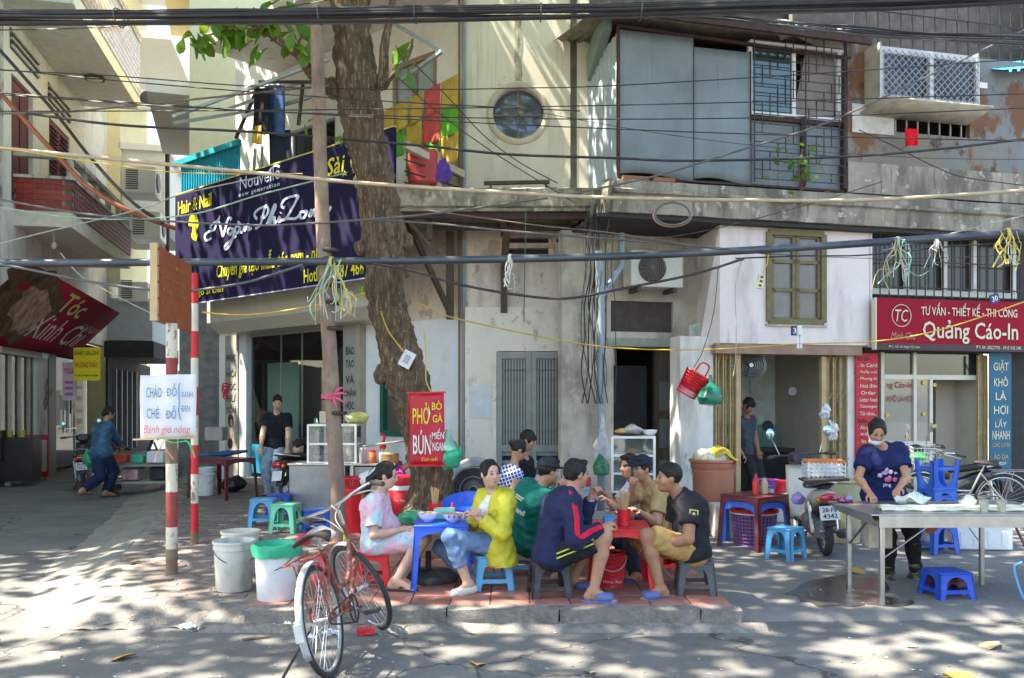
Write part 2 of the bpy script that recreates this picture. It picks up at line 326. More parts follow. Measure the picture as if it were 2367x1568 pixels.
mcream = M('cream_plaster', (.80, .745, .62), .85, var=.06, scale=1.5, bump=.15, bscale=25, layers=[((.48, .44, .35), 1.6, (1, 1, .3), .5, .75, .65), ((.58, .52, .42), 2.8, (1, 1, .8), .63, .645, .7), ((.33, .31, .26), 4, (2.4, 1, .1), .57, .75, .7), ((.25, .23, .2), 16, (1, 1, 1), .7, .76, .6)])
mblue = M('blue_grey_sheet', (.19, .225, .24), .65, metal=.1, var=.2, scale=1.6, bump=.05, bscale=20, layers=[((.20, .24, .26), 2.2, (1, 1, .3), .5, .75, .7), ((.30, .35, .37), 6, (2.2, 1, .1), .58, .75, .5), ((.20, .11, .06), 3, (1, 1, .4), .64, .72, .7), ((.09, .10, .10), 5, (2, 1, .08), .6, .74, .6)])
mrust = M('rusty_sheet', (.185, .20, .20), .7, metal=.1, var=.2, scale=1.4, bump=.2, bscale=25, layers=[((.22, .195, .145), 1.2, (1, 1, .6), .44, .6, .85), ((.17, .075, .028), 1.5, (1, 1, .6), .53, .58, .95), ((.09, .04, .02), 2.5, (1, 1, .7), .56, .62, .9)])
mdred = M('dark_red_steel', (.065, .035, .03), .7, metal=.2, var=.3, scale=12, bump=.2)
mwhite = M('white_frame_paint', (.75, .76, .76), .5, var=.05)
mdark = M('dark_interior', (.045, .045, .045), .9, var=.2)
mwood = M('old_dark_wood', (.09, .065, .045), .8, var=.35, scale=10, bump=.4, stretch=(1, 1, .1))
mbrown = M('brown_paint', (.30, .20, .14), .7, var=.2)
mgrill = M('rusty_bar', (.07, .05, .045), .7, metal=.3, var=.4, scale=20)
gl = glassmat('window_glass'); gld = glassmat('window_glass_dark', (.4, .42, .4), .05, .96)
rb = thing('old_building', 'old two storey building with blue grey metal sheets above and pink walls below', 'building', Rf.o, Rf.rz)
u14, z14 = Rf.px(1430, 60); zb = Rf.z(1430, 402)
def rr(*a, wd=0): return Rf.rect(*a, wd=wd)
for k, (xa, xb, nm) in enumerate(((1430, 1602, 'sheet_panel'), (1604, 1735, 'sheet_panel'))):
    a = Rf.u(xa); e = Rf.u(xb); z1 = z14-.12*k-.05; MB().grid(14, 14, lambda s, t, a=a, e=e, z1=z1: V((a+(e-a)*s, 0, zb+.03*sin(s*5)*(1-t)+(z1-zb)*t))).noise(.003, 1.5, k*4).build(nm, mblue, rb, solid=.006)
uS = Rf.u(1735); uE = Rf.u(1952)
b = MB(); b.bar((0, .01, zb-.02), (0, .01, z14), .035); b.bar((uS, .01, zb), (uS, .01, z14-.15), .025); b.bar((0, .01, z14), (uE+.1, .01, z14-.1), .04); b.bar((0, .02, zb-.03), (uE, .02, zb-.03), .03); b.bar((uE, .01, zb), (uE, .01, z14-.1), .07); b.bar((Rf.u(1603), .012, zb), (Rf.u(1603), .012, z14), .012)
b.build('steel_frame', mdred, rb)
sideend = Rf.i @ V((1.12, 13.0, 0)); ln = math.hypot(sideend.x, sideend.y); sa = math.atan2(sideend.y, sideend.x)
q = corr(0, ln, zb-.05, z14-.06, 0, .20, .018); q.v = [(p[0]*cos(sa)-p[1]*sin(sa)+0, p[0]*sin(sa)+p[1]*cos(sa)+.02, p[2]+.09*(p[0]/ln)*(1 if p[2] > 5.5 else 0)) for p in q.v]
q.build('side_sheet', M('pale_blue_sheet', (.42, .50, .55), .5, metal=.1, var=.12, layers=[((.3, .34, .36), 3, (1, 1, .3), .55, .75, .6)]), rb)
# roof over the sheet panels
q = MB(); kk = 30
for i in range(kk):
    a = -.35+(uE+.5)*i/kk; d = (uE+.5)/kk
    q.add([(a, -.42, z14+.06), (a+d*.5, -.42, z14+.10), (a+d, -.42, z14+.06), (a, 1.8, z14+.5), (a+d*.5, 1.8, z14+.54), (a+d, 1.8, z14+.5)], [(0, 1, 4, 3), (1, 2, 5, 4)])
q.build('corrugated_roof', M('brown_corrugated', (.28, .24, .18), .7, var=.3, scale=4), rb, solid=.01)
MB().bar((-.35, -.38, z14+.03), (uE+.15, -.38, z14-.02), .05, .08).build('roof_beam', mdred, rb)
MB().bar((-.05, .3, z14+.25), (sideend.x, sideend.y-.2, z14+.02), .12, .4).build('roof_flashing', M('green_flashing', (.22, .30, .26), .6), rb)
bx('upper_back_wall', M('sooty_wall', (.16, .14, .115), .95, var=.3), rb, -.1, 9, 1.75, 1.9, 3.0, 9.4)  # wall behind the roof, in a dark mottled tone
# window with grille
a, e, z0, z1 = rr(1737, 1838, 110, 262); z0 += .02
zmid = Rf.z(1840, 268); zt = Rf.z(1840, 105); b = MB()
for (p, q_) in (((a, zmid), (uE, zmid)), ((a, zt), (uE, zt)), ((a, zmid), (a, zt)), ((e, zmid), (e, zt)), ((uE-.06, zmid), (uE-.06, zt))): b.bar((p[0], .05, p[1]), (q_[0], .05, q_[1]), .055, .05)
b.build('window_frame', mwhite, rb)
bx('pane', M('reflecting_pane', (.02, .05, .04), .03, var=0, spec=.9, metal=.0, coat=1), rb, a+.02, e-.02, .055, .06, zmid+.03, zt-.03)
bx('room_dark', mdark, rb, e+.02, uE-.08, .5, .52, zmid, zt)
MB().add([(e+.03, .1, zmid+.03), (uE-.1, .1, zmid+.03), (uE-.1, .1, zt-.04), (uE-.55, .1, zt-.04)], [(0, 1, 2, 3)]).build('curtain', M('grey_curtain', (.25, .22, .2), .9), rb)
bx('lower_sheet', mblue, rb, uS+.02, uE, .06, .09, zb, zmid-.05)
b = MB(); b.bar((uS, .03, zmid-.06), (uE, .03, zmid-.06), .06)
um = Rf.u(1858); b.bar((um, .03, zb), (um, .03, zmid), .05); b.build('sill_bar', mdred, rb)
b = MB(); random.seed(3); gz = [zb+.05+i*.125 for i in range(int((zt-zb)/.125)+1)]
for z in gz: b.bar((uS+.03, -.05, z), (uE-.03, -.05, z), .011)
gxs = [uS+.03+i*.118 for i in range(int((uE-uS)/.118)+1)]
for i, z in enumerate(gz[:-1]):
    for j, xx in enumerate(gxs):
        if (i*2+j*3) % 5 in (0, 3): b.bar((xx, -.05, z), (xx, -.05, z+.25 if (i+j) % 2 else z+.125), .011)
for xx in (uS+.03, uE-.03, um): b.bar((xx, -.05, zb), (xx, -.05, zt+.1), .014)
b.build('grille', mgrill, rb)
# concrete slab edge under the upper storey
uR = Rf.u(2440); b = MB()
def slab(prof, u0, u1, mat, nm, n=60, amp=.012): q = MB(); q.grid(n, len(prof)-1, lambda s, t: V((u0+(u1-u0)*s, prof[int(round(t*(len(prof)-1)))][0], prof[int(round(t*(len(prof)-1)))][1]))); return q.noise(amp, 4).build(nm, mat, rb, ang=30)
slab([(.5, 4.08), (-.10, 4.08), (-.12, 4.2), (-.12, 4.31), (-.17, 4.33), (-.17, 4.37), (-.08, 4.40), (-.06, 4.52), (.3, 4.57)], -.12, uR, mcon2, 'slab_edge')
bx('slab_end', mcon2, rb, -.14, -.10, -.1, 1.6, 4.08, 4.5)
MB().box((.22, -.02, 4.545), (.36, .10, .05)).build('brick', M('red_brick', (.33, .13, .08), .9), rb); MB().box((.62, -.02, 4.545), (.3, .10, .05)).build('brick', MATS['red_brick'], rb)
# rusty sheet storey at the right
a, e, z0, z1 = rr(1958, 2440, 128, 425); z1 = Rf.z(1960, 100); zc = 4.58
h1 = Rf.rect(2065, 2242, 250, 312)
wallm(a, e, zc, z1, [h1], .0, .08).build('rusty_wall', mrust, rb, smooth=False)
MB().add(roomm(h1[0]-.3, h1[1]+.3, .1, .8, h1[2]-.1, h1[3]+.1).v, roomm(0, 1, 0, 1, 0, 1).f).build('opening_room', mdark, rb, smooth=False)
b = MB()
for i in range(7): xx = h1[0]+(h1[1]-h1[0])*(i+.3)/7; b.bar((xx, .03, h1[2]), (xx, .03, h1[3]), .018)
b.build('opening_bars', M('grey_bar', (.35, .34, .32), .6, metal=.3), rb)
bx('beam_band', mcon2, rb, a, e, -.03, .0, 4.55, 4.98)
bx('white_patch', M('weathered_white_board', (.55, .53, .5), .9, var=.2, layers=[((.35, .33, .3), 5, (1, 1, .3), .5, .7, .7)]), rb, Rf.u(1968), h1[0], -.02, -.005, h1[2]-.06, Rf.z(2000, 243))
# projecting window box with mesh
a, e, z0, z1 = rr(2040, 2262, 125, 232, wd=.35); b = MB()
for (p, q_, t) in (((a, z0), (e, z0), .07), ((a, z1), (e, z1), .09), ((a, z0), (a, z1), .08), ((e, z0), (e, z1), .08), (((a+e)/2, z0), ((a+e)/2, z1), .12)): b.bar((p[0], -.3, p[1]), (q_[0], -.3, q_[1]), .06, t)
b.build('window_frame', M('grey_white_frame', (.52, .53, .53), .6), rb); bx('pane', gld, rb, a, e, -.29, -.285, z0, z1)
bx('box_side', M('cream_board', (.42, .39, .31), .8, var=.2, layers=[((.25, .2, .14), 5, (1, 1, .4), .52, .7, .7)]), rb, a-.03, a, -.33, 0, z0-.05, z1+.1); bx('box_side', MATS['cream_board'], rb, e, e+.03, -.33, 0, z0-.05, z1+.1)
bx('box_back', mdark, rb, a, e, -.02, -.012, z0, z1)
MB().add([(a-.12, -.5, z0-.07), (e+.12, -.5, z0-.07), (e+.12, 0, z0-.16), (a-.12, 0, z0-.16)], [(0, 1, 2, 3)]).build('window_ledge', MATS['cream_board'], rb, solid=.03)
b = MB(); sp = .105; hh = z1-z0; i = -hh
while i < e-a:
    for s in (1, -1):
        p0 = (a+i, z0) if s > 0 else (a+i, z1); p1 = (a+i+hh, z1) if s > 0 else (a+i+hh, z0)
        x0, x1 = max(a, p0[0]), min(e, p1[0])
        if x1 > x0: f = lambda xx: p0[1]+(xx-p0[0])/hh*(p1[1]-p0[1]); b.bar((x0, -.36, f(x0)), (x1, -.36, f(x1)), .009)
    i += sp
b.build('wire_mesh', M('galvanised', (.3, .3, .3), .5, metal=.4), rb)
# roof terrace cage
b = MB(); cu0 = Rf.u(1985); 
for i in range(40): xx = cu0+i*.19; b.bar((xx, .1, 6.2), (xx, .1, 8.0), .016)
for z in (6.35, 6.62, 6.9, 7.2, 7.5): b.bar((cu0, .1, z), (cu0+7.5, .1, z), .014)
b.build('terrace_cage', mgrill, rb)
bx('terrace_back', M('terrace_wall', (.15, .13, .11), .9, var=.3), rb, cu0-.3, 9, 1.2, 1.3, 6.1, 9.0); bx('terrace_sill', mwhite, rb, Rf.u(2090), Rf.u(2280), -.02, .06, 6.20, 6.28)
MB().grid(10, 4, lambda s, t: V((cu0-1.2+1.4*s, .05+.25*t, 6.62+.35*t+.06*sin(s*9)))).noise(.05, 5).build('plastic_cover', M('torn_plastic', (.55, .52, .47), .4, var=.3), rb)
q = corr(Rf.u(2290), Rf.u(2290)+2.4, 0, 1.1, 0, .14, .04); q.v = [(p[0], -.25+p[2], 6.35+p[2]*.42+(p[0]-5.5)*.16+p[1]) for p in q.v]; q.build('blue_awning', M('blue_corrugated', (.05, .28, .42), .5, var=.2), rb)
# ground storey: recessed doorway, pink block, shops
zg = .05
bx('soffit', mdark, rb, -.3, uR, -.05, 2.2, 4.02, 4.07)
ua, ub = Rf.u(1372, -1.05), Rf.u(1625, -1.05); dh = Rf.rect(1418, 1562, 802, 1190, wd=-1.05); th = Rf.rect(1412, 1556, 697, 768, wd=-1.05)
wallm(-.45, ub+.3, zg, 4.05, [(dh[0], dh[1], zg, dh[3]), th], 1.05, .18).build('recess_wall', mcon, rb, smooth=False)
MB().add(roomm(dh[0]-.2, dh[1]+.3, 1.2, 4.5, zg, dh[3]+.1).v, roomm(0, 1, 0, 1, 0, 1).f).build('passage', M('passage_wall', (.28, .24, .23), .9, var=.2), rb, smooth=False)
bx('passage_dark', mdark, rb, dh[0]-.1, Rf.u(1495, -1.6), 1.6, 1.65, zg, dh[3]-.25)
bx('transom', M('dark_transom', (.06, .045, .038), .6, var=.3, scale=8), rb, th[0]+.02, th[1]-.02, 1.10, 1.13, th[2], th[3])
bx('door_lintel', M('mossy_lintel', (.30, .33, .27), .9, var=.3), rb, dh[0]-.1, dh[1]+.12, 1.0, 1.06, dh[3], dh[3]+.12)
dl = bx('door_leaf', mwood, rb, Rf.u(1522, -1.05), dh[1]-.01, 1.16, 1.2, zg, dh[3]-.02)
for z in (.35, .95, 1.5): bx('door_panel', M('door_glass', (.12, .14, .13), .4), dl, Rf.u(1530, -1.05), dh[1]-.06, 1.145, 1.15, z, z+.42)
# pink overhanging block
pa = Rf.u(1664, -.1); pb = Rf.u(2012, -.1); pz0 = Rf.z(1664, 793, -.1); ph = Rf.rect(1776, 1902, 540, 745, wd=-.1)
wallm(pa, pb, pz0, 4.08, [ph], .1, .15).build('pink_wall', mpink, rb, smooth=False)
pc = Rf.u(1612, -1.05); MB().add([(pa, .1, pz0-.02), (pa, .1, 4.08), (pc, 1.05, 4.08), (pc, 1.05, pz0+.25), (pa-.15, .42, pz0-.02)], [(0, 1, 2, 3, 4)]).build('chamfer_wall', mpink, rb, smooth=False)
olive = M('olive_wood', (.17, .14, .065), .6, var=.2, scale=10); b = MB(); a, e, z0, z1 = ph
for p, q_ in (((a, z0), (e, z0)), ((a, z1), (e, z1)), ((a, z0), (a, z1)), ((e, z0), (e, z1))): b.bar((p[0], .1, p[1]), (q_[0], .1, q_[1]), .08, .075)
wo = b.build('window_frame', olive, rb)
for s in (0, 1):
    x0 = a+.04+s*((e-a)/2-.03); x1 = x0+(e-a)/2-.05; b = MB(); b.bar((x0+.02, .12, z0), (x0+.02, .12, z1), .05); b.bar((x1-.02, .12, z0), (x1-.02, .12, z1), .05)
    for t in (0.03, .36, .68, .97): b.bar((x0, .12, z0+(z1-z0)*t), (x1, .12, z0+(z1-z0)*t), .05)
    b.build('sash', olive, wo)
    for t in range(3): bx('pane', M('dusty_pane', (.16, .13, .13), .25, var=.2, coat=.5), wo, x0+.04, x1-.04, .128, .133, z0+(z1-z0)*(.05+t*.325), z0+(z1-z0)*(.34+t*.315))
MB().bar((a-.05, .09, z0-.05), (e+.05, .09, z0-.05), .05, .03).build('sill', mcon, wo)
wallm(pb-.02, pb+.03, pz0-.02, 4.08, [], .1, .5).build('pink_return', mpink, rb, smooth=False)
bx('hatch', M('grey_hatch', (.32, .29, .27), .8, var=.15), rb, Rf.u(1628, -.55), Rf.u(1658, -.45), .28, .3, Rf.z(1640, 700, -.5), Rf.z(1640, 600, -.5)).rotation_euler = (0, 0, 0)
bx('shop_beam', mbrown, rb, Rf.u(1648, -.2), Rf.u(1985, -.2), .12, .3, pz0-.14, pz0-.001)
# pillars
pilm = M('stained_white_plaster', (.76, .72, .68), .9, var=.1, scale=2, bump=.3, bscale=25, layers=[((.38, .36, .30), 2.2, (1.4, 1, .25), .5, .68, .7), ((.36, .32, .26), 4, (1, 1, .6), .61, .625, .85), ((.48, .54, .44), 1.5, (1, 1, .4), .6, .7, .6)])
p0, p1 = Rf.u(1572, -.25), Rf.u(1650, -.25); bx('pillar', pilm, rb, p0, p1, .25, .6, zg, pz0+.1, bev=.02)
bx('pillar', pilm, rb, Rf.u(1957, -.25), Rf.u(1976, -.25), .22, .6, zg, pz0-.01, bev=.01)
# folding gates
gtm = M('tan_gate_paint', (.40, .28, .12), .6, var=.25, scale=12)
def gate(x0, x1, yt, yb, wd, nm='folding_gate', post=None):
    g = bpy.data.objects.new(nm, None); COL.objects.link(g); g.parent = rb; a = Rf.u(x0, wd); e = Rf.u(x1, wd); z1 = Rf.z(x0, yt, wd); k = max(3, int(round((e-a)/.055)))
    sm = None
    for i in range(k+1):
        if sm is None: sm = MB().box((0, 0, 0), (.02, .035, z1-zg-.02)).build('slat', gtm, g)
        else: s2 = sm.copy(); COL.objects.link(s2); sm = s2
        sm.location = (a+(e-a)*i/k, -wd+(.02 if i % 2 else -.02), (z1+zg)/2)
    b = MB()
    for z in (.45, 1.05, 1.65, 2.2):
        for i in range(k): b.bar((a+(e-a)*i/k, -wd, z), (a+(e-a)*(i+1)/k, -wd, z+(.12 if i % 2 else -.12)), .012)
    b.build('lattice', gtm, g)
    if post: MB().bar((Rf.u(post, wd), -wd-.02, zg), (Rf.u(post, wd), -wd-.02, z1), .07, .06).build('gate_post', M('tan_post', (.47, .34, .18), .6), g)
    return g
gate(1653, 1694, 812, 1200, -.28, post=1703); gate(1908, 1954, 825, 1200, -.28, post=1900)
# kitchen behind the folding gates
k0, k1 = Rf.u(1640, -.4), Rf.u(1960, -.4); kw = M('kitchen_wall', (.72, .82, .78), .8, var=.12, layers=[((.3, .31, .27), 2, (1, 1, 1), .5, .7, .7)])
MB().add(roomm(k0, k1+.3, .35, 2.4, zg, 2.75).v, roomm(0, 1, 0, 1, 0, 1).f).build('kitchen_room', kw, rb, smooth=False)
bx('splashback', M('teal_tile', (.22, .42, .40), .35, var=.2, scale=9), rb, k0+.02, k1+.2, 2.33, 2.385, .75, 1.25)
bx('worktop', M('worktop_dark', (.07, .06, .055), .5), rb, k0+.7, k1+.1, 1.8, 2.32, .82, .88); bx('worktop_front', mdark, rb, k0+.7, k1+.1, 1.9, 2.3, zg, .82)
# print shop
d0, d1 = Rf.u(1976, -.25), Rf.u(2440, -.25); tz = Rf.z(2100, 815, -.3)
MB().add(roomm(d0, d1-1.3, .35, 3, zg, tz+.1).v, roomm(0, 1, 0, 1, 0, 1).f).build('shop_room', M('shop_room_wall', (.55, .50, .42), .85, var=.08), rb, smooth=False)
pt = M('aluminium_door', (.62, .58, .48), .45, metal=.1, var=.06); a, e, z0, z1 = rr(2040, 2152, 872, 1150, wd=-.3); b = MB(); e2 = Rf.u(2268, -.3)
for p, q_, t in (((a, zg), (a, tz), .05), ((e-.28, zg), (e-.28, z1), .07), ((e, zg), (e, z1), .06), ((a, z1), (e2, z1), .07), ((a, 1.0), (e, 1.0), .09), ((e-.28, z1), (e-.28, tz), .06), ((e2, zg), (e2, tz), .07), ((a, zg+.1), (e, zg+.1), .12)): b.bar((p[0], .32, p[1]), (q_[0], .32, q_[1]), .05, t)
b.build('door_frame', pt, rb); bx('pane', glassmat('shop_glass', (.75, .72, .62), .08, .72), rb, a, e, .315, .32, zg, z1)
bx('transom_pane', gld, rb, a, e2, .33, .335, z1, tz)
bx('open_door', M('beige_door', (.52, .46, .37), .7, var=.05), rb, Rf.u(2158, -.9), Rf.u(2258, -.7), .85, .9, zg, z1)
bx('lettering_board', M('dark_red_print', (.30, .02, .03), .6), rb, 0, .001, 3, 3.001, 1, 1.001)
txt(rb, 'ng Cáo-In', (a+e)/2-.12, Rf.z(2070, 953-1, -.3)+.38, .42, .12, MATS['dark_red_print'], y=.30, off=.01); txt(rb, 'KHÔ LÀ HƠI', (a+e)/2-.12, Rf.z(2070, 953-1, -.3)+.20, .42, .11, MATS['dark_red_print'], y=.30, off=.01)
yel = M('yellow_dot', (.65, .45, .02), .6); 
for (x, y) in ((2040, 885), (2137, 885), (2162, 890), (2137, 958), (2162, 985), (2100, 1010), (2162, 1045), (2052, 960)):
    u_, z_ = Rf.px(x, y, -.29); MB().lathe([(.0, 0), (.03, 0), (.03, .004), (0, .004)], 12, (u_, .30, z_), Matrix.Rotation(pi/2, 4, 'X')).build('dot_sticker', yel, rb)
gate(2258, 2282, 820, 1200, -.22)
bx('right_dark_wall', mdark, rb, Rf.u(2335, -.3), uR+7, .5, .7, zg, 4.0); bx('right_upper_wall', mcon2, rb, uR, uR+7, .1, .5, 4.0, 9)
# barred window above the print shop
wz0, wz1 = Rf.z(2100, 685, -.2), 4.03; a = Rf.u(2008, -.2); e = Rf.u(2352, -.2)
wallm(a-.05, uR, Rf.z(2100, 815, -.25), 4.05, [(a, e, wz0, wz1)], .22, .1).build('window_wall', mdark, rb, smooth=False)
bx('window_dark', M('dark_pane', (.035, .032, .03), .15, coat=.3), rb, a, e, .3, .31, wz0, wz1)
b = MB()
for t in (0, .255, .51, .71, .985): b.bar((a+(e-a)*t, .24, wz0), (a+(e-a)*t, .24, wz1), .055)
b.bar((a, .24, wz0+.05), (e, .24, wz0+.05), .06, .1); b.build('window_frame', M('white_sash', (.62, .60, .55), .6), rb)
b = MB()
for i in range(18): b.bar((a+(e-a)*i/17, .15, wz0-.03), (a+(e-a)*i/17, .15, wz1), .014)
for z in (wz0, wz0+.12, wz0+.5, wz0+.9): b.bar((a, .15, z), (e, .15, z), .016)
b.build('window_bars', mgrill, rb)
# downpipe
pp = M('grey_pvc', (.26, .31, .34), .5, var=.12); b = MB(); x0, z0 = Rf.px(1385, 530, -.1); x1 = Rf.u(1390, -.1)
b.tube([(x1, .1, zg), (x1, .1, 2.3), (x0, .1, 3.6)], .055, 12); b.tube([(x1, .1, 3.0), (x1+.35, .3, 3.45), (x1+.4, .4, 3.9)], .045, 10); b.build('downpipe', pp, rb)
mwire = M('black_cable', (.03, .03, .032), .5, var=.2); random.seed(11); b = MB()
for i in range(15):
    xx = -.30+random.uniform(-.12, .3); p = [(xx+random.uniform(-.06, .06), -.02+random.uniform(0, .25)+.12*(k % 2)*random.random(), 1.6+2.6*k/6) for k in range(7)]; b.tube(cr(p, 3), random.choice((.004, .006, .009)), 5)
b.build('cable_tangle', mwire, rb)

# ---------------------------------------------------------------- cream building with the round window
Cf = Frame((-.74, 13.0), 0); cb = thing('cream_building', 'cream corner building with a round window above a grey metal gate', 'building', Cf.o, 0)
cx0, cz0 = Cf.px(1198, 263); ro = (258-147)/2/FP*13*1.08; uR0 = Cf.u(1362); zt = 8.6; zf = 4.35
q = MB(); n = 48
cor = [(0, zf), (uR0, zf), (uR0, zt), (0, zt)]
sq = 1.0; ring = [(cx0+ro*cos(2*pi*i/n), cz0+ro*sin(2*pi*i/n)) for i in range(n)]
def sqp(a): c, s_ = cos(a), sin(a); k = sq/max(abs(c), abs(s_)); return (cx0+c*k*.62, cz0+s_*k*.62)
out = [sqp(2*pi*i/n) for i in range(n)]
q.add([(p[0], 0, p[1]) for p in ring]+[(p[0], 0, p[1]) for p in out]+[(p[0], .16, p[1]) for p in ring], [(i, (i+1) % n, n+(i+1) % n, n+i) for i in range(n)]+[(i, 2*n+i, 2*n+(i+1) % n, (i+1) % n) for i in range(n)])
s62 = .62
for (a, e, z0, z1) in ((0, cx0-s62, zf, zt), (cx0+s62, uR0, zf, zt), (cx0-s62, cx0+s62, zf, cz0-s62), (cx0-s62, cx0+s62, cz0+s62, zt)): q.add([(a, 0, z0), (e, 0, z0), (e, 0, z1), (a, 0, z1)], [(0, 1, 2, 3)])
q.add([(uR0, 0, zf), (uR0, 3, zf), (uR0, 3, zt), (uR0, 0, zt)], [(0, 1, 2, 3)]); q.build('upper_wall', mcream, cb, smooth=False)
b = MB(); b.tube([(cx0+(ro+.035)*cos(2*pi*i/n), -.01, cz0+(ro+.035)*sin(2*pi*i/n)) for i in range(n)], .05, 8, closed=True); rw = b.build('round_window_surround', M('cream_moulding', (.62, .55, .44), .8), cb)
b = MB(); b.add([(cx0+ro*cos(2*pi*i/n), .12, cz0+ro*sin(2*pi*i/n)) for i in range(n)], [tuple(range(n))]); b.build('pane', M('mirror_pane', (.10, .11, .16), .04, var=.5, scale=2, coat=1, spec=1, metal=.35), rw)
b = MB(); b.bar((cx0-ro, .10, cz0), (cx0+ro, .10, cz0), .022); b.bar((cx0, .10, cz0-ro), (cx0, .10, cz0+ro), .022); b.build('glazing_bar', M('rusty_glazing', (.25, .18, .12), .7), rw)
b = MB(); b.grid(2, 20, lambda s, t: V((cx0-.05+.1*s+.01*sin(t*30), -.004, cz0+ro+.1+(zt-cz0-ro-.1)*t))); b.build('water_stain', M('water_stain', (.33, .33, .26), .95, var=.5, scale=9, layers=[((.6, .56, .44), 14, (1, 1, .3), .45, .6, 1)]), cb)
for xx, r_ in ((.02, .028), (-.05, .018)): MB().tube([(xx, -.04, .12), (xx, -.04, zt)], r_, 8).build('conduit', pp if r_ > .02 else M('rust_pipe', (.22, .14, .08), .8), cb)
pw = M('pinkish_plaster', (.74, .63, .53), .9, var=.1, scale=1.6, bump=.25, bscale=24, layers=[((.66, .62, .55), 1.1, (1, 1, .7), .48, .66, .8), ((.38, .31, .24), 2.4, (1, 1, .3), .52, .68, .75), ((.47, .37, .28), 3.2, (1, 1, 1), .585, .60, .85), ((.25, .21, .17), 7, (1, 1, .5), .6, .7, .7)])
vh = [Cf.rect(1168, 1268, 550, 562), Cf.rect(1168, 1268, 575, 588)]; gh = Cf.rect(1148, 1307, 813, 1190); bz = Cf.z(1200, 712); b0, b1 = Cf.u(1076), Cf.u(1376)
wallm(-.02, b1+.3, .05, 4.5, vh+[(gh[0]+.1, gh[1]-.1, .05, 2.3)], .0, .2).build('lower_wall', pw, cb, smooth=False)
for h in vh: bx('vent_back', mdark, cb, h[0], h[1], .1, .12, h[2], h[3]); bx('vent_ledge', pw, cb, h[0]-.08, h[1]+.08, -.05, .0, h[3], h[3]+.02)
bw = M('pale_rendered_block', (.76, .71, .61), .9, var=.07, scale=1.5, bump=.2, bscale=20, layers=[((.42, .37, .29), 1.6, (1, 1, .4), .5, .7, .75), ((.52, .45, .36), 3.6, (1, 1, 1), .60, .612, .85), ((.32, .28, .23), 6, (1, 1, .5), .58, .7, .7)])
wallm(b0, b1, .05, bz, [(gh[0], gh[1], .05, gh[3])], -.12, .14).build('gate_block', bw, cb, smooth=False, bev=.02)
# metal gate
gm = M('grey_green_gate', (.27, .285, .27), .5, metal=.2, var=.15, scale=5, layers=[((.16, .14, .12), 6, (1, 1, .2), .58, .75, .6)])
mg = bpy.data.objects.new('metal_gate', None); COL.objects.link(mg); mg.parent = cb; a, e, _, z1 = gh; z0 = .14; mid = (a+e)/2; b = MB()
for x0, x1 in ((a+.045, mid-.04), (mid+.04, e-.045)):
    for xx in (x0, x1): b.bar((xx, -.09, z0), (xx, -.09, z1-.004), .075, .06)
    for zz in (z0+.04, z1-.06, .93): b.bar((x0+.0376, -.09, zz), (x1-.0376, -.09, zz), .056, .10)
b.build('gate_frame', gm, mg); bx('gate_dark', mdark, mg, a, e, -.03, -.02, z0, z1)
s0 = None
for x0, x1 in ((a+.085, mid-.08), (mid+.08, e-.085)):
    for i in range(8):
        xx = x0+(x1-x0)*(i+.5)/8
        if s0 is None: s0 = MB().box((0, 0, 0), (.031, .02, z1-1.0)).build('slat', gm, mg)
        else: s1 = s0.copy(); COL.objects.link(s1); s0 = s1
        s0.location = (xx, -.075, (z1+.95)/2)
    for i in range(6):
        bx('cross_slat', gm, mg, x0, x1, -.085, -.065, .22+i*.12, .27+i*.12)
MB().bar((a+.05, -.095, z1-.28), (e-.05, -.095, z1-.28), .02, .012).build('gate_rail', M('rusty_rail', (.18, .13, .1), .8), mg)
# notices
pap = M('paper_notice', (.62, .64, .66), .8, var=.1)
for (x0, x1, y0, y1) in ((1085, 1135, 892, 967),): a_ = Cf.rect(x0, x1, y0, y1, .13); bx('paper_notice', pap, cb, a_[0], a_[1], -.13, -.122, a_[2], a_[3])
# ledge
lp = [(-1.05, 4.30), (-1.10, 4.32), (-1.12, 4.55), (-1.05, 4.58), (-.2, 4.66), (0, 4.66)]
lm = M('mossy_ledge', (.34, .31, .23), .95, var=.3, scale=4, bump=.7, bscale=25, layers=[((.14, .13, .10), 6, (1, 1, .5), .5, .62, .85), ((.60, .56, .45), 8, (1, 1, .4), .56, .66, .8), ((.18, .24, .12), 3, (1, 1, 1), .62, .7, .6)])
q = MB(); q.grid(50, 5, lambda s, t: V((-.9+3.2*s, lp[int(round(t*5))][0], lp[int(round(t*5))][1]))).noise(.014, 5); q.bb(-.9, 2.3, -1.05, .02, 4.26, 4.30); q.build('ledge', lm, cb, ang=30)
MB().bar((-.9, -.95, 4.22), (2.3, -.95, 4.20), .06, .09).build('ledge_beam', mdred, cb); MB().bar((-.5, -.5, 4.16), (2.3, -.5, 4.14), .08, .1).build('ledge_beam', mwood, cb)
for xx in (.62, 1.62):
    b = MB(); b.bar((xx, -.1, 2.95), (xx, -.1, 3.75), .1); b.bar((xx, -.1, 3.6), (xx+.05, -.62, 4.18), .1); b.bar((xx, -.1, 4.12), (xx, -.9, 4.16), .09, .07); b.build('bracket', mwood, cb)
b = MB(); b.bar((-.18, -.15, 2.85), (-.18, -.15, 4.15), .11); b.bar((-.18, -.2, 2.95), (-.75, -.6, 4.2), .07); b.bar((-.42, -.8, 3.9), (-.42, -.8, 4.25), .08); b.bar((-.75, -.85, 4.2), (-.3, -.85, 3.7), .05); b.build('bracket', mwood, cb)
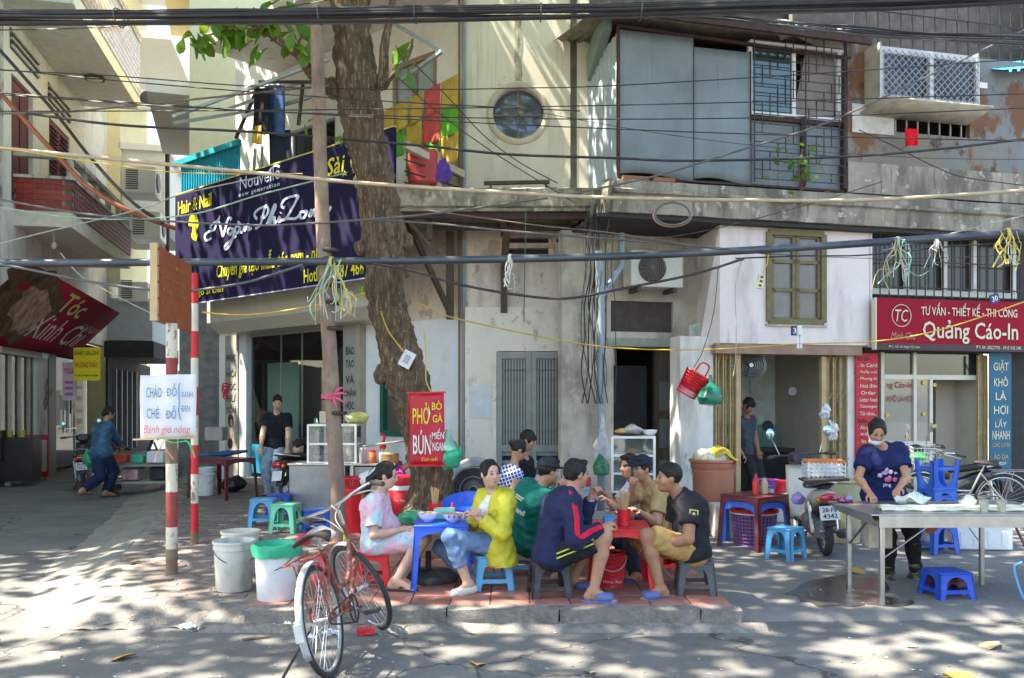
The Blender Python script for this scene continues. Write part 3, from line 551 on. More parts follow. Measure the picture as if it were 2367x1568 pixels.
MB().bar((cx0-.5, -.5, 4.78), (cx0+.45, -.5, 4.80), .05).bar((cx0-.4, -.5, 4.68), (cx0+.55, -.5, 4.69), .05).bar((cx0-.4, -.5, 4.68), (cx0-.4, -.5, 4.8), .03).bar((cx0+.4, -.5, 4.68), (cx0+.4, -.5, 4.8), .03).build('old_rail', mwood, cb)
# ---------------------------------------------------------------- salon wing, turned towards the alley
Wf = Frame((-.74, 13.0), -40); wb = thing('salon_wing', 'angled wing of the corner building with a glass fronted hair salon', 'building', Wf.o, Wf.rz)
wwh = M('chalky_white_plaster', (.78, .79, .80), .9, var=.08, scale=1.5, bump=.2, bscale=22, layers=[((.50, .47, .43), 1.8, (1, 1, .5), .55, .75, .6)])
ush = Wf.u(845); uL = Wf.u(520)
wallm(ush, 0, .1, 2.9, [Wf.rect(886, 990, 868, 1003)], 0, .2).build('white_wall', wwh, wb, smooth=False)
wallm(uL-.2, 0, 2.9, 4.5, [], 0, .2).build('salon_upper_wall', pw, wb, smooth=False)
gw = Wf.rect(886, 990, 868, 1003); b = MB(); grn = M('green_window_paint', (.015, .12, .075), .5, var=.2)
for p, q_ in (((gw[0], gw[2]), (gw[1], gw[2])), ((gw[0], gw[3]), (gw[1], gw[3])), ((gw[0], gw[2]), (gw[0], gw[3])), ((gw[1], gw[2]), (gw[1], gw[3])), (((gw[0]+gw[1])/2, gw[2]), ((gw[0]+gw[1])/2, gw[3]))): b.bar((p[0], .0, p[1]), (q_[0], .0, q_[1]), .08, .09)
g = b.build('window_frame', grn, wb); bx('pane', M('dim_pane', (.10, .10, .08), .3, coat=.4), g, *gw[:2], .05, .055, *gw[2:])
# upper storey
hw = [Wf.rect(912, 1006, 148, 300), (Wf.u(590), Wf.u(560)+1.15, 4.5, 6.6)]
um0 = Wf.u(560)
hw = [Wf.rect(912, 1006, 140, 300), (Wf.u(628), Wf.u(775), 4.5, 6.55)]
upm = M('shaded_cream_plaster', (.80, .76, .68), .85, var=.06, layers=[((.5, .46, .4), 1.5, (1, 1, .4), .55, .75, .5)])  # cream plaster of the wing, a tone of its own
wallm(Wf.u(545), 0, 4.5, 9, hw, 0, .15).build('upper_wall', upm, wb, smooth=False)
bx('upper_room_back', M('dim_room', (.16, .17, .18), .9), wb, Wf.u(545), 0, 1.2, 1.25, 4.5, 7.2)
h = hw[0]; b = MB()
for p, q_ in (((h[0], h[2]), (h[1], h[2])), ((h[0], h[3]), (h[1], h[3])), ((h[0], h[2]), (h[0], h[3])), ((h[1], h[2]), (h[1], h[3])), (((h[0]+h[1])/2, h[2]), ((h[0]+h[1])/2, h[3]))): b.bar((p[0], .03, p[1]), (q_[0], .03, q_[1]), .07, .08)
g = b.build('window_frame', M('brown_window', (.30, .22, .16), .6), wb); bx('pane', M('pale_reflecting_pane', (.35, .40, .45), .08, coat=1), g, h[0], h[1], .05, .055, h[2], h[3])
h = hw[1]; b = MB()
for t in (0, .33, .66, 1): b.bar((h[0]+(h[1]-h[0])*t, .05, h[2]), (h[0]+(h[1]-h[0])*t, .05, h[3]), .07)
b.bar((h[0], .05, h[3]), (h[1], .05, h[3]), .09); b.bar((h[0], .05, 5.4), (h[1], .05, 5.4), .06); g = b.build('balcony_door', M('grey_door', (.30, .32, .33), .6), wb); bx('pane', gld, g, h[0], h[1], .06, .065, h[2], h[3])
# balcony
bL = Wf.u(500, 1.25); bal = MB().bb(bL, .05, -1.22, 0, 4.28, 4.52); bal.build('balcony_slab', lm, wb, smooth=False)
b = MB(); railm = M('cream_rail', (.55, .5, .42), .8)
for x in (Wf.u(930, 1.2), Wf.u(1000, .6)): bx('rail_post', railm, wb, x-.05, x+.06, -1.22 if x < -.5 else -.6, -1.1 if x < -.5 else -.48, 4.52, 5.25)
MB().bar((Wf.u(930, 1.2), -1.16, 5.22), (.1, -.1, 5.0), .09, .1).build('rail_top', railm, wb)
for z in (4.7, 4.86, 5.02): MB().bar((Wf.u(930, 1.2), -1.16, z), (.08, -.1, z-.06), .018).build('rail_bar', mgrill, wb)
# upper slab (soffit of the next storey) and its struts
sL = Wf.u(468, 1.5); MB().bb(sL, .1, -1.5, 0, 7.72, 7.92).build('upper_slab', M('stained_slab', (.60, .57, .52), .9, var=.1, layers=[((.3, .28, .25), 3, (1, 1, 1), .58, .72, .7)]), wb, smooth=False)
sm = M('pale_steel', (.42, .47, .50), .5, metal=.3, var=.15)
for (x0, y0, w0, x1, y1, w1) in ((400, 270, 2.2, 760, 138, .6), (560, 270, 1.2, 925, 165, .2), (400, 285, 2.0, 625, 250, .3), (520, 255, 1.6, 700, 190, .1), (930, 185, .4, 1022, 118, 1.1), (905, 52, .6, 1020, 118, 1.0)):
    a_, c_ = Wf.px(x0, y0, w0), Wf.px(x1, y1, w1); MB().bar((a_[0], -w0, a_[1]), (c_[0], -w1, c_[1]), .05).build('awning_strut', sm, wb)
for (x0, y0, x1, y1, w0) in ((600, 190, 720, 190, .9), (545, 320, 600, 195, 1.0), (700, 195, 690, 290, .9)): a_, c_ = Wf.px(x0, y0, w0), Wf.px(x1, y1, w0); MB().bar((a_[0], -w0, a_[1]), (c_[0], -w0, c_[1]), .045).build('awning_post', mgrill, wb)
for k in range(2): MB().tube([(Wf.u(575+k*22, .3), -.3, 4.5), (Wf.u(590+k*16, .3), -.3, 6.3)], .03, 6).build('drain_pipe', M('grey_drain', (.42, .42, .4), .6), wb)
# salon canopy and front
cm = M('beige_panel', (.58, .54, .44), .45, var=.05, coat=.2); c0, c1 = Wf.u(478, .75), Wf.u(860, .75); zc1, zc0 = Wf.z(660, 660, .75), Wf.z(660, 752, .75)
nk = 3
for i in range(nk):
    a_ = c0+(c1-c0)*i/nk+.006; e_ = c0+(c1-c0)*(i+1)/nk-.006
    q = MB(); q.add([(a_, -.75, zc0+.18), (e_, -.75, zc0+.18), (e_, -.75, zc1), (a_, -.75, zc1), (a_, -.52, zc0), (e_, -.52, zc0), (e_, .0, zc0), (a_, .0, zc0), (e_, 0, zc1), (a_, 0, zc1)], [(0, 1, 2, 3), (4, 5, 1, 0), (7, 6, 5, 4), (3, 2, 8, 9), (0, 3, 9, 7, 4), (1, 5, 6, 8, 2)]); q.build('canopy_panel', cm, wb, smooth=False)
b = MB(); 
for i in range(5): xx = c0+.3+(c1-c0)*i/5; b.bar((xx, -.1, zc1+.05), (xx+.5, -1.2, 4.28), .05)
b.build('canopy_stay', mwood, wb)
gL, gR = Wf.u(582), Wf.u(806); stone = M('grey_stone_slab', (.34, .33, .29), .5, var=.1)
pl0, pl1 = Wf.u(533), Wf.u(562); pr0, pr1 = Wf.u(806), Wf.u(838)
p_l = bx('lettered_pillar', stone, wb, pl0, pl1, -.12, .1, .1, zc0); p_r = bx('lettered_pillar', stone, wb, pr0, pr1, -.12, .1, .1, zc0)
bx('side_pillar', wwh, wb, Wf.u(517), pl0, -.1, .3, .1, zc0); bx('corner_pillar', M('tan_pillar', (.40, .36, .27), .7), wb, pr1, Wf.u(846), -.14, .1, .1, zc0)
bx('door_jamb', M('pale_jamb', (.60, .66, .66), .4), wb, pl1+.02, gL-.04, -.1, .1, .1, zc0)
blk = M('black_lettering', (.02, .02, .025), .5, var=0)
wl = pl1-pl0; xm = (pl0+pl1)/2
for tx, y in (('PHỤC', 830), ('HỒI', 862), ('TÓC', 893), ('HƯ', 920), ('TỔN', 945)): txt(wb, tx, xm, Wf.z(548, y), wl*.72, .17, blk, y=-.124, off=.03)
wr = pr1-pr0; xm = (pr0+pr1)/2
for tx, y in (('ĐÀO', 810), ('TẠO', 844), ('VÀ', 876), ('NHẬN', 909), ('HỌC', 940), ('VIÊN', 972)): txt(wb, tx, xm, Wf.z(822, y), wr*(.85 if len(tx) > 3 else .6), .17, blk, y=-.124, off=.03)
bx('poster', M('poster_paper', (.48, .42, .34), .6), wb, pl0+.02, pl1-.02, -.13, -.122, Wf.z(545, 1040), Wf.z(545, 958))
MB().ell((( pl0+pl1)/2, -.131, Wf.z(545, 972)), (.10, .004, .13)).build('poster_print', M('poster_dark', (.04, .03, .03), .6), wb); MB().ell(((pl0+pl1)/2-.02, -.131, Wf.z(545, 1025)), (.09, .004, .11)).build('poster_print', M('poster_dark', (.04, .03, .03), .6), wb)
MB().ell(((pl0+pl1)/2+.02, -.135, Wf.z(545, 977)), (.045, .004, .07)).build('poster_print', M('poster_skin', (.45, .30, .22), .6), wb); MB().ell(((pl0+pl1)/2+.0, -.135, Wf.z(545, 1003)), (.07, .004, .10)).build('poster_print', M('poster_skin', (.45, .30, .22), .6), wb)
b = MB()
for t in (0, .33, .55, 1): b.bar((gL+(gR-gL)*t, 0, .1), (gL+(gR-gL)*t, 0, zc0), .018)
b.bar((gL, 0, zc0-.03), (gR, 0, zc0-.03), .05); b.build('glass_clip_frame', M('steel_trim', (.45, .47, .45), .3, metal=.6), wb)
bx('salon_glass', glassmat('salon_glass', (.72, .88, .80), .03, .98), wb, gL, Wf.u(618), -.006, .0, .1, zc0); bx('salon_glass', MATS['salon_glass'], wb, Wf.u(690), gR, -.006, .0, .1, zc0)
bx('salon_glass', MATS['salon_glass'], wb, Wf.u(618), Wf.u(690), -.006, 0, 2.35, zc0)
zb_ = Wf.z(590, 1027); bx('blue_dado', M('blue_film', (.02, .22, .36), .4), wb, gL, Wf.u(640), -.02, -.01, .28, zb_); bx('door_step', M('step_stone', (.38, .35, .3), .6), wb, gL-.3, gR, -.35, 0, .1, .2)
MB().add(roomm(pl1, pr0+.3, .15, 3.0, .16, zc0+.1).v, roomm(0, 1, 0, 1, 0, 1).f).build('salon_room', M('salon_wall', (.74, .88, .80), .7, var=.06), wb, smooth=False)
bx('salon_band', M('salon_black', (.02, .022, .025), .3), wb, pl1+1.6, pr0+.2, 2.85, 2.95, 1.5, 2.3); bx('salon_dark_door', mdark, wb, gL+1.2, gL+2.1, 2.7, 2.8, .16, 2.1)
bx('salon_partition', M('green_partition', (.10, .32, .22), .4), wb, gL+.1, gL+1.1, 2.0, 2.1, .16, 1.9); bx('salon_cabinet', mdark, wb, gL+.05, gL+.5, 1.2, 1.8, .16, 1.3)
txt(wb, 'Nouvelle', gR-1.0, 2.05, .8, .2, M('dim_white', (.6, .6, .6), .5), y=2.84)
bx('red_poster', M('red_print', (.55, .03, .03), .4), wb, gR-1.25, gR-.1, 1.4, 1.42, 1.0, 1.9); bx('poster_band', M('yellow_print', (.7, .5, .05), .4), wb, gR-1.25, gR-.1, 1.38, 1.395, 1.30, 1.42); bx('poster_band', M('pale_print', (.5, .5, .45), .4), wb, gR-1.0, gR-.3, 1.38, 1.395, 1.6, 1.85)  # red panel and bands stand in for a reflection in the salon glass
# blue-teal shed beside the wing
t0, t1 = Wf.u(418, .9), Wf.u(556, .9); corr(t0, t1, 4.3, 6.16, -.9, .085, .02).build('teal_sheet', M('teal_sheet', (.015, .26, .38), .45, var=.12), wb); MB().bar((t0-.15, -.95, 6.17), (t1+.05, -.95, 6.17), .08, .1).build('teal_fascia', M('teal_fascia', (.02, .30, .36), .45), wb)

# the salon's big sign
sg = Frame((-1.64, 12.0), -41.0); sr = thing('salon_signboard', 'large dark navy hair salon signboard with yellow and white lettering', 'sign', sg.o, sg.rz)
navy = M('navy_vinyl', (.020, .017, .055), .75, var=.12, scale=.6, spec=.1); s0 = sg.u(405); z0, z1 = 3.40, 5.44
bx('board', navy, sr, s0, 0, 0, .05, z0, z1); bx('edge_trim', M('pale_edge', (.5, .48, .7), .5), sr, s0, 0, -.006, 0, z0-.012, z0+.004); bx('edge_trim', M('yellow_edge', (.6, .5, .1), .5), sr, s0, 0, .0, .06, z1, z1+.02)
yl = M('yellow_vinyl', (.80, .70, .03), .45, var=0); wh = M('lilac_white_vinyl', (.62, .66, .86), .45, var=0)
def st(body, x0, x1, y0, y1, mat, **k):
    a_, e_ = sg.u(x0), sg.u(x1); xm = (x0+x1)/2; p0, p1 = sg.z(xm, y1), sg.z(xm, y0); return txt(sr, body, (a_+e_)/2, (p0+p1)/2, e_-a_, p1-p0, mat, **k)
st('Hair & Nail', 413, 490, 456, 487, yl, off=.02)
st('Nouvelle', 556, 648, 397, 427, wh); st('new generation', 554, 648, 434, 446, wh, off=.01, space=1.2); strokes(sr, [[(sg.u(620), sg.z(620, 400)), (sg.u(636), sg.z(636, 384)), (sg.u(648), sg.z(648, 386))]], .05, wh)
st('Sài Gòn', 756, 880, 350, 392, yl, off=.02, shear=.2); [st('★', 790+24*i, 806+24*i, 394-8*i, 408-8*i, yl) for i in range(4)]
st('Chuyên gia tạo mẫu tóc nam - nữ', 502, 745, 578, 632, yl, off=.015, shear=.25, rot=0)
st('Hotline: 0987 466 388', 704, 880, 608, 642, yl, off=.02); st('Số 30 Ngõ Sĩ Liên', 412, 517, 662, 688, yl, off=.01)
def sp(*q): return [(sg.u(x), sg.z(x, y)) for x, y in q]
# flower mark
strokes(sr, [sp((447, 515), (452, 530), (448, 545), (456, 552)), sp((452, 500), (456, 520), (450, 535), (457, 550)), sp((440, 505), (446, 512), (452, 505)), sp((438, 515), (445, 518), (450, 512)), sp((444, 498), (447, 508), (454, 500))], .13, yl)
# flowing name: Ngàn Phi Long
nm = [sp((490, 552), (478, 556), (475, 545), (484, 536), (496, 532), (503, 515), (510, 500)), sp((490, 530), (488, 522), (497, 516), (506, 512), (512, 530), (516, 546), (522, 530), (528, 508), (534, 504), (536, 510)),
      sp((540, 530), (532, 528), (528, 536), (534, 543), (541, 530), (541, 545), (534, 565), (524, 577), (521, 570), (535, 556), (548, 545)), sp((556, 525), (548, 524), (545, 533), (550, 540), (557, 527), (556, 536), (562, 538)), sp((551, 513), (557, 519)),
      sp((564, 535), (568, 520), (567, 534), (574, 520), (578, 522), (576, 532), (584, 528)), sp((600, 525), (592, 529), (604, 519), (614, 480), (620, 476)), sp((596, 508), (590, 496), (600, 484), (618, 478), (622, 490), (612, 504), (604, 502)),
      sp((618, 522), (628, 495), (636, 475), (639, 480), (630, 502), (624, 520), (634, 504), (637, 506), (635, 517), (642, 512)), sp((644, 514), (648, 502), (647, 513), (654, 508)), sp((650, 494), (651, 491)),
      sp((660, 482), (652, 476), (660, 462), (676, 455), (690, 454), (688, 462), (672, 492), (662, 507), (653, 510), (668, 506), (684, 506), (694, 498)), sp((706, 490), (697, 492), (696, 503), (704, 504), (710, 494), (706, 489), (714, 490)),
      sp((716, 502), (722, 486), (720, 500), (728, 486), (732, 488), (729, 499), (738, 495)), sp((752, 484), (744, 486), (742, 496), (750, 494), (755, 484), (752, 505), (742, 520), (738, 514), (754, 500), (768, 478))]
strokes(sr, nm, .062, wh, n=8)

# ---------------------------------------------------------------- alley buildings on the left
Lf = Frame((-9.7, 16.4), 102.4); lb = thing('alley_house', 'weathered alley house with brick tiled balconies and a barber shop below', 'building', Lf.o, Lf.rz)
lw = M('grey_cream_plaster', (.76, .75, .70), .9, var=.08, layers=[((.34, .32, .28), 1.4, (1, 1, .4), .5, .7, .7)]); lwd = M('weathered_plaster', (.52, .52, .50), .95, var=.2, scale=3, bump=.4, bscale=20, layers=[((.14, .14, .12), 3.5, (1, 1, .6), .52, .64, .85), ((.60, .60, .57), 6, (1, 1, 1), .6, .7, .6)])
mar = M('maroon_wood', (.16, .03, .035), .6, var=.2); Ln = 8.5
dz0, dz1 = 6.1, 8.4
wallm(-.2, Ln, 3.2, 14, [(.6, 1.9, 5.6, 8.1), (3.0, 4.6, 6.4, 8.0)], 0, .2).build('alley_wall', lw, lb, smooth=False)
bx('front_wall', lwd, lb, -.2, 0, .0, 8, 3.0, 14); bx('front_pilaster', lwd, lb, -.35, -.2, -.12, .9, 5.3, 14)
d_ = bx('balcony_door', mar, lb, .62, 1.88, .08, .14, 5.6, 8.1); bx('door_panel', M('maroon_dark', (.10, .02, .022), .6), d_, .75, 1.2, .06, .08, 5.8, 7.9); bx('door_panel', MATS['maroon_dark'], d_, 1.3, 1.75, .06, .08, 5.8, 7.9)
sh = bx('shutter_frame', mar, lb, 3.02, 4.58, .02, .1, 6.4, 8.0)
for k in range(2):
    for i in range(14): MB().box((3.42+k*.78, .0, 6.55+i*.1), (.6, .05, .015), rot=Euler((.6, 0, 0))).build('louvre', MATS['maroon_dark'], sh)
for (x, z) in ((.5, 8.6), (2.9, 8.4)):
    for i in range(3): MB().bar((x, -.03, z+.14*i), (x+1.7, -.03, z+.14*i), .06, .05).build('vent_slat', M('pale_vent', (.5, .5, .47), .8), lb)
    bx('vent_dark', mdark, lb, x, x+1.7, -.012, -.006, z-.05, z+.36)
# tiled balcony: front and side in brick tiles
def balcony(u0, u1, wd, z0, z1, tm1, tm2, name, rows, front=True, top=.5):
    e = bpy.data.objects.new(name, None); COL.objects.link(e); e.parent = lb
    bx('balcony_floor', M('balcony_soffit', (.72, .70, .64), .9, var=.12), e, u0, u1, -wd, 0, z0-.32, z0-.02)
    bx('parapet_core', M('tile_grout', (.30, .27, .25), .9), e, u0, u1, -wd, -wd+.12, z0-.02, z1); bx('parapet_core', MATS['tile_grout'], e, u0, u0+.12, -wd, 0, z0-.02, z1-.002)
    h = (z1-z0)/rows; tw = .34; b0 = MB().box((0, 0, 0), (tw-.016, .02, h-.014)).build('brick_tile', tm1, e, bev=.003); first = True
    for r in range(rows):
        x = u0+(tw/2 if r % 2 else 0)
        while x < u1-.05:
            w_ = min(tw, u1-x)
            o = b0 if first else b0.copy()
            if not first: COL.objects.link(o)
            first = False; o.location = (x+w_/2, -wd-.008, z0+h*(r+.5)); o.scale = (w_/tw, 1, 1); o.rotation_euler = (0, 0, random.uniform(-.004, .004)); x += tw
        if front:
            y = -wd+(tw/2 if r % 2 else 0)
            while y < -.05:
                w_ = min(tw, -y); o = b0.copy(); COL.objects.link(o); o.data = ft; o.location = (u0-.008, y+w_/2, z0+h*(r+.5)); o.scale = (1, w_/tw, 1); y += tw
    if top:
        MB().bb(u0-.05, u1+.02, -wd-.05, -wd+.16, z1+.0, z1+.06).build('coping', lwd, e); MB().bb(u0-.05, u1, -wd-.04, -wd+.14, z1+top-.1, z1+top).build('top_rail', lwd, e)
        MB().bb(u0-.05, u0+.14, -wd+.14, .0, z1+.0, z1+.06).build('coping', lwd, e); MB().bb(u0-.05, u0+.12, -wd+.14, 0, z1+top-.1, z1+top).build('top_rail', lwd, e)
        for i in range(6): bx('baluster', lwd, e, u0+(u1-u0-.15)*i/5, u0+(u1-u0-.15)*i/5+.12, -wd-.01, -wd+.1, z1+.06, z1+top-.1)
    return e
bt1 = M('brick_red_tile', (.30, .04, .03), .35, var=.15, rand=.2); bt2 = M('plum_tile', (.15, .032, .045), .5, var=.15, rand=.2); bt3 = M('slate_tile', (.28, .25, .34), .15, var=.15, rand=.25, coat=.5)
ft = MB().box((0, 0, 0), (.02, .318, .10)).build('t', bt1); fm = ft.data; bpy.data.objects.remove(ft); ft = fm
balcony(.75, 6.2, 1.05, 5.45, 6.08, bt2, None, 'tiled_balcony', 6, top=.52)
balcony(-.3, 5.8, 1.35, 9.5, 10.9, bt3, None, 'upper_tiled_balcony', 10, front=False, top=.25)
lamp = M('frosted_lamp', (.6, .6, .58), .4)
for (u, w_, z) in ((3.6, .8, 9.17),): MB().lathe([(.19, 0), (.17, -.06), (.05, -.1), (0, -.1)], 20, (u, -w_, z)).build('ceiling_lamp', lamp, lb); MB().lathe([(.22, 0.01), (.22, -.05), (.19, -.05)], 20, (u, -w_, z)).build('lamp_ring', mdark, lb)
MB().tube([(1.2, -.6, 5.15), (1.2, -.6, 4.9)], .008, 6).ell((1.2, -.6, 4.83), (.05, .05, .08)).build('light_bulb', lamp, lb)
# ground floor of the barber
bx('shop_fascia', M('beige_stone_fascia', (.36, .34, .29), .6, var=.1), lb, -.2, 2.2, -.1, .1, 2.55, 3.2)
bx('shop_wall', lw, lb, 1.9, 2.7, -.06, .2, .0, 2.6); bx('dark_pillar', M('dark_green_paint', (.01, .05, .045), .5), lb, 2.7, 3.25, -.08, .2, 0, 2.9)
MB().add(roomm(-.2, 2.0, .3, 3, 0, 2.6).v, roomm(0, 1, 0, 1, 0, 1).f).build('barber_room', M('barber_room', (.65, .66, .55), .8), lb, smooth=False)
bx('shop_glass', glassmat('alley_glass', (.7, .82, .72), .03, .97), lb, 0, 1.9, .0, .006, .5, 2.55)
for x in (.4, .95, 1.5): bx('door_post', M('cream_post', (.5, .46, .36), .6), lb, x, x+.07, -.05, .05, 0, 2.55)
MB().add(roomm(3.25, 6.2, .3, 2, 0, 2.9).v, roomm(0, 1, 0, 1, 0, 1).f).build('salon_room', M('alley_salon', (.72, .78, .6), .8), lb, smooth=False)
bx('shop_glass', MATS['alley_glass'], lb, 3.25, 6.2, .0, .006, .1, 2.9)
bx('glass_sign_panel', M('cream_glass_panel', (.60, .58, .40), .5), lb, 5.0, 5.8, -.02, -.006, .3, 2.9)
b = MB(); b.bar((4.3, -.06, .9), (4.3, -.06, 1.9), .03); b.bar((4.6, -.06, .9), (4.6, -.06, 1.9), .03); b.bar((3.9, -.06, 1.0), (5.0, -.06, 1.0), .02); b.bar((3.9, -.06, 1.75), (4.7, -.06, 1.75), .02); b.build('door_handle', M('steel_trim2', (.5, .55, .5), .3, metal=.6), lb)
bx('window_poster', M('maroon_poster', (.10, .02, .04), .5), lb, 4.65, 5.0, -.02, -.01, 1.35, 1.9); bx('window_poster', M('pale_poster', (.35, .42, .5), .5), lb, 3.3, 3.8, -.02, -.01, 1.1, 1.9); bx('window_poster', M('olive_poster', (.2, .3, .12), .5), lb, 3.7, 4.25, -.02, -.01, 1.45, 1.8)
for i, tx in enumerate(('NHẬN', 'DẠY', 'NGHỀ', 'TRANG')): txt(lb, tx, 5.4, 2.0-i*.28, .5, .14, M('orange_print', (.5, .12, .02), .5), y=-.025, off=.02)
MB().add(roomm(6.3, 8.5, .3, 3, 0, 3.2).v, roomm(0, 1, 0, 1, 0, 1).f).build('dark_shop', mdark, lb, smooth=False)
bx('far_wall', lw, lb, 6.2, Ln, 0, .2, 3.2, 6); 
# second house: cream and white with a bay
hb = thing('bay_house', 'pale cream house with a white bay and sloped parapet deeper in the alley', 'building', Lf.W(8.4, 0, 0), Lf.rz); cy = M('pale_yellow_plaster', (.80, .72, .46), .85, var=.05); wp = M('white_house_paint', (.82, .82, .79), .8, var=.04)
bx('house_wall', cy, hb, 0, 6, .05, 4, 0, 22); bx('front_return', cy, hb, -.05, 0, -.35, .5, 5, 22)
q = MB(); q.add([(.1, -.35, 7.0), (.1, -1.5, 7.0), (3.6, -1.5, 7.0), (.1, -.35, 8.9), (.1, -1.5, 8.9), (3.6, -1.5, 8.9), (3.6, 0, 7.0), (3.6, 0, 8.9), (1.6, 0, 5.6), (3.4, 0, 5.6), (1.6, -.6, 5.6), (3.4, -.6, 5.6)], [(0, 1, 4, 3), (1, 2, 5, 4), (2, 6, 7, 5), (0, 1, 2, 6), (3, 4, 5, 7)]); q.build('bay', wp, hb, smooth=False)
MB().bar((.05, -1.55, 8.95), (3.7, -1.55, 8.95), .2, .18).bar((.05, -1.5, 8.95), (.05, -.3, 8.95), .2, .18).build('bay_cornice', wp, hb)
bx('bay_soffit', M('grey_soffit', (.30, .31, .32), .9), hb, .1, 3.6, -1.5, 0, 6.6, 6.99)
bx('awning_slab', wp, hb, .0, 5.5, -1.7, 0, 12.1, 12.3); bx('awning_slab', wp, hb, .0, 5, -1.8, 0, 15.2, 15.5)
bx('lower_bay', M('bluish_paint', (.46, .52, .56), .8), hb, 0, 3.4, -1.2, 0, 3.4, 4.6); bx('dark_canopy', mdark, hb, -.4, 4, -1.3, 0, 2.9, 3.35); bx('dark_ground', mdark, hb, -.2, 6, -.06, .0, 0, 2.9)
for i in range(5): MB().bar((.4+i*.7, -.1, .2), (.4+i*.7, -.1, 2.6), .12).build('shutter_bar', M('grey_shutter', (.16, .17, .18), .6), hb)
MB().tube([(.3, -1.56, 5), (.3, -1.56, 9.5)], .06, 8).build('drain_pipe', mwire, hb)
# far white house at the alley's end and the shaded houses on its right
fb = thing('far_house', 'bright white house closing the far end of the alley', 'building', (-9.5, 33, 0)); bx('house_wall', wp, fb, -3.5, 6, 0, 4, 0, 24)
for i in range(4): bx('floor_band', M('band_cream', (.7, .62, .42), .8), fb, -3.5, 6, -.1, 0, 5+i*4, 5.3+i*4); bx('window', M('far_window', (.12, .14, .16), .3), fb, 1.0, 2.2, -.02, .0, 6+i*4, 8+i*4)
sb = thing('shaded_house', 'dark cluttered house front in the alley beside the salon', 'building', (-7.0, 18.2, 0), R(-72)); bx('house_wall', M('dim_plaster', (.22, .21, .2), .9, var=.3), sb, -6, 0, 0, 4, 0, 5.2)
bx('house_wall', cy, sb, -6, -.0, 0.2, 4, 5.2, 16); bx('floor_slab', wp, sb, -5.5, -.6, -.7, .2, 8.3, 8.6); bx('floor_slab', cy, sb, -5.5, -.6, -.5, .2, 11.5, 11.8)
for i in range(3): bx('shutter', M('worn_grey_shutter', (.36, .36, .35), .7, var=.2), sb, -1.0-i*1.2, -.3-i*1.2, -.04, 0, .1, 2.3)
ch = thing('corner_house', 'plain plastered house on the near corner beyond the left edge', 'building', (-10.1, 8.7, 0)); bx('house_wall', lw, ch, -6, 0, 0, 6.4, 0, 10.5); bx('roof_slab', lwd, ch, -6.2, .25, -.25, 6.5, 10.5, 10.75)  # unseen house added so its shadow darkens the alley mouth
for i in range(3):
    for j in range(2): bx('window', M('far_window', (.12, .14, .16), .3), ch, .0, .03, .8+1.9*i, 1.9+1.9*i, 4+3*j, 5.6+3*j)
# ---------------------------------------------------------------- trees
from mathutils import noise as nz
bark = M('bark', (.125, .083, .052), .95, var=.45, scale=14, stretch=(1, 1, .25), bump=1.0, bscale=22, layers=[((.34, .25, .155), 46, (1, 1, .13), .55, .62, .8), ((.06, .045, .035), 12, (1, 1, .2), .55, .7, .8), ((.25, .24, .19), 3, (1, 1, .6), .6, .75, .5)])
leafm = M('leaf_green', (.10, .22, .018), .45, var=.25, scale=5, rand=.3)
n_ = MATS['leaf_green'].node_tree; bs = n_.nodes['Principled BSDF']; tr = n_.nodes.new('ShaderNodeBsdfTranslucent'); tr.inputs[0].default_value = (.26, .36, .03, 1); mx = n_.nodes.new('ShaderNodeMixShader'); mx.inputs[0].default_value = .28
n_.links.new(bs.outputs[0], mx.inputs[1]); n_.links.new(tr.outputs[0], mx.inputs[2]); n_.links.new(mx.outputs[0], n_.nodes['Material Output'].inputs[0])
TY = 10.0
tp = [(905, 1240, 190), (985, 1215, 165), (992, 1180, 140), (998, 1130, 118), (990, 1060, 104), (962, 960, 96), (938, 870, 112), (915, 780, 102), (892, 680, 92), (890, 600, 100), (888, 545, 112), (880, 480, 102), (862, 400, 96), (842, 310, 100), (828, 215, 108), (818, 120, 94), (811, 30, 90), (806, -80, 86), (800, -200, 80)]
tp[0] = (985, 1245, 200)
tr_ = thing('street_tree', 'leaning street tree with rough brown bark carrying the red noodle sign', 'tree', at(985, 1229, TY)*1)
o_ = V(tr_.location); cen = cr([at(x, y, TY)-o_ for x, y, _ in tp], 10); rad = [v.x for v in cr([(w_/2/FP*TY*.88, 0, 0) for _, _, w_ in tp], 10)]
b = MB(); n = 56; vs = []
L0 = 0; rows = []
for i in range(len(cen)-1):
    for j in range(2): rows.append((cen[i].lerp(cen[i+1], j/2), rad[i]*(1-j/2)+rad[i+1]*j/2))
for (c, r) in rows:
    for j in range(n):
        a = 2*pi*j/n; d = V((cos(a), sin(a), 0)); p = c+d*r
        k = nz.noise(V((p.x*6, p.y*6, p.z*3)))*.016+abs(nz.noise(V((p.x*26, p.y*26, p.z*3))))*.075-.015+nz.noise(V((p.x*50, p.y*50, p.z*9)))*.02
        if p.z < .35: k += .10*max(0, .35-p.z)*(1+sin(a*5+1))*2
        vs.append(p+d*k)
m = len(rows); b.add(vs, [(i*n+j, i*n+(j+1) % n, (i+1)*n+(j+1) % n, (i+1)*n+j) for i in range(m-1) for j in range(n)]); b.build('trunk', bark, tr_, ang=80)
for k, (x, y, r) in enumerate(((882, 868, .11), (770, 205, .12), (838, 575, .10), (938, 560, .10), (884, 190, .09))):
    q = MB().ell(at(x, y, TY-.02)-o_, (r*.8, r*.8, r), 18, 12); q.noise(.035, 9, k); q.build('burl', bark, tr_)
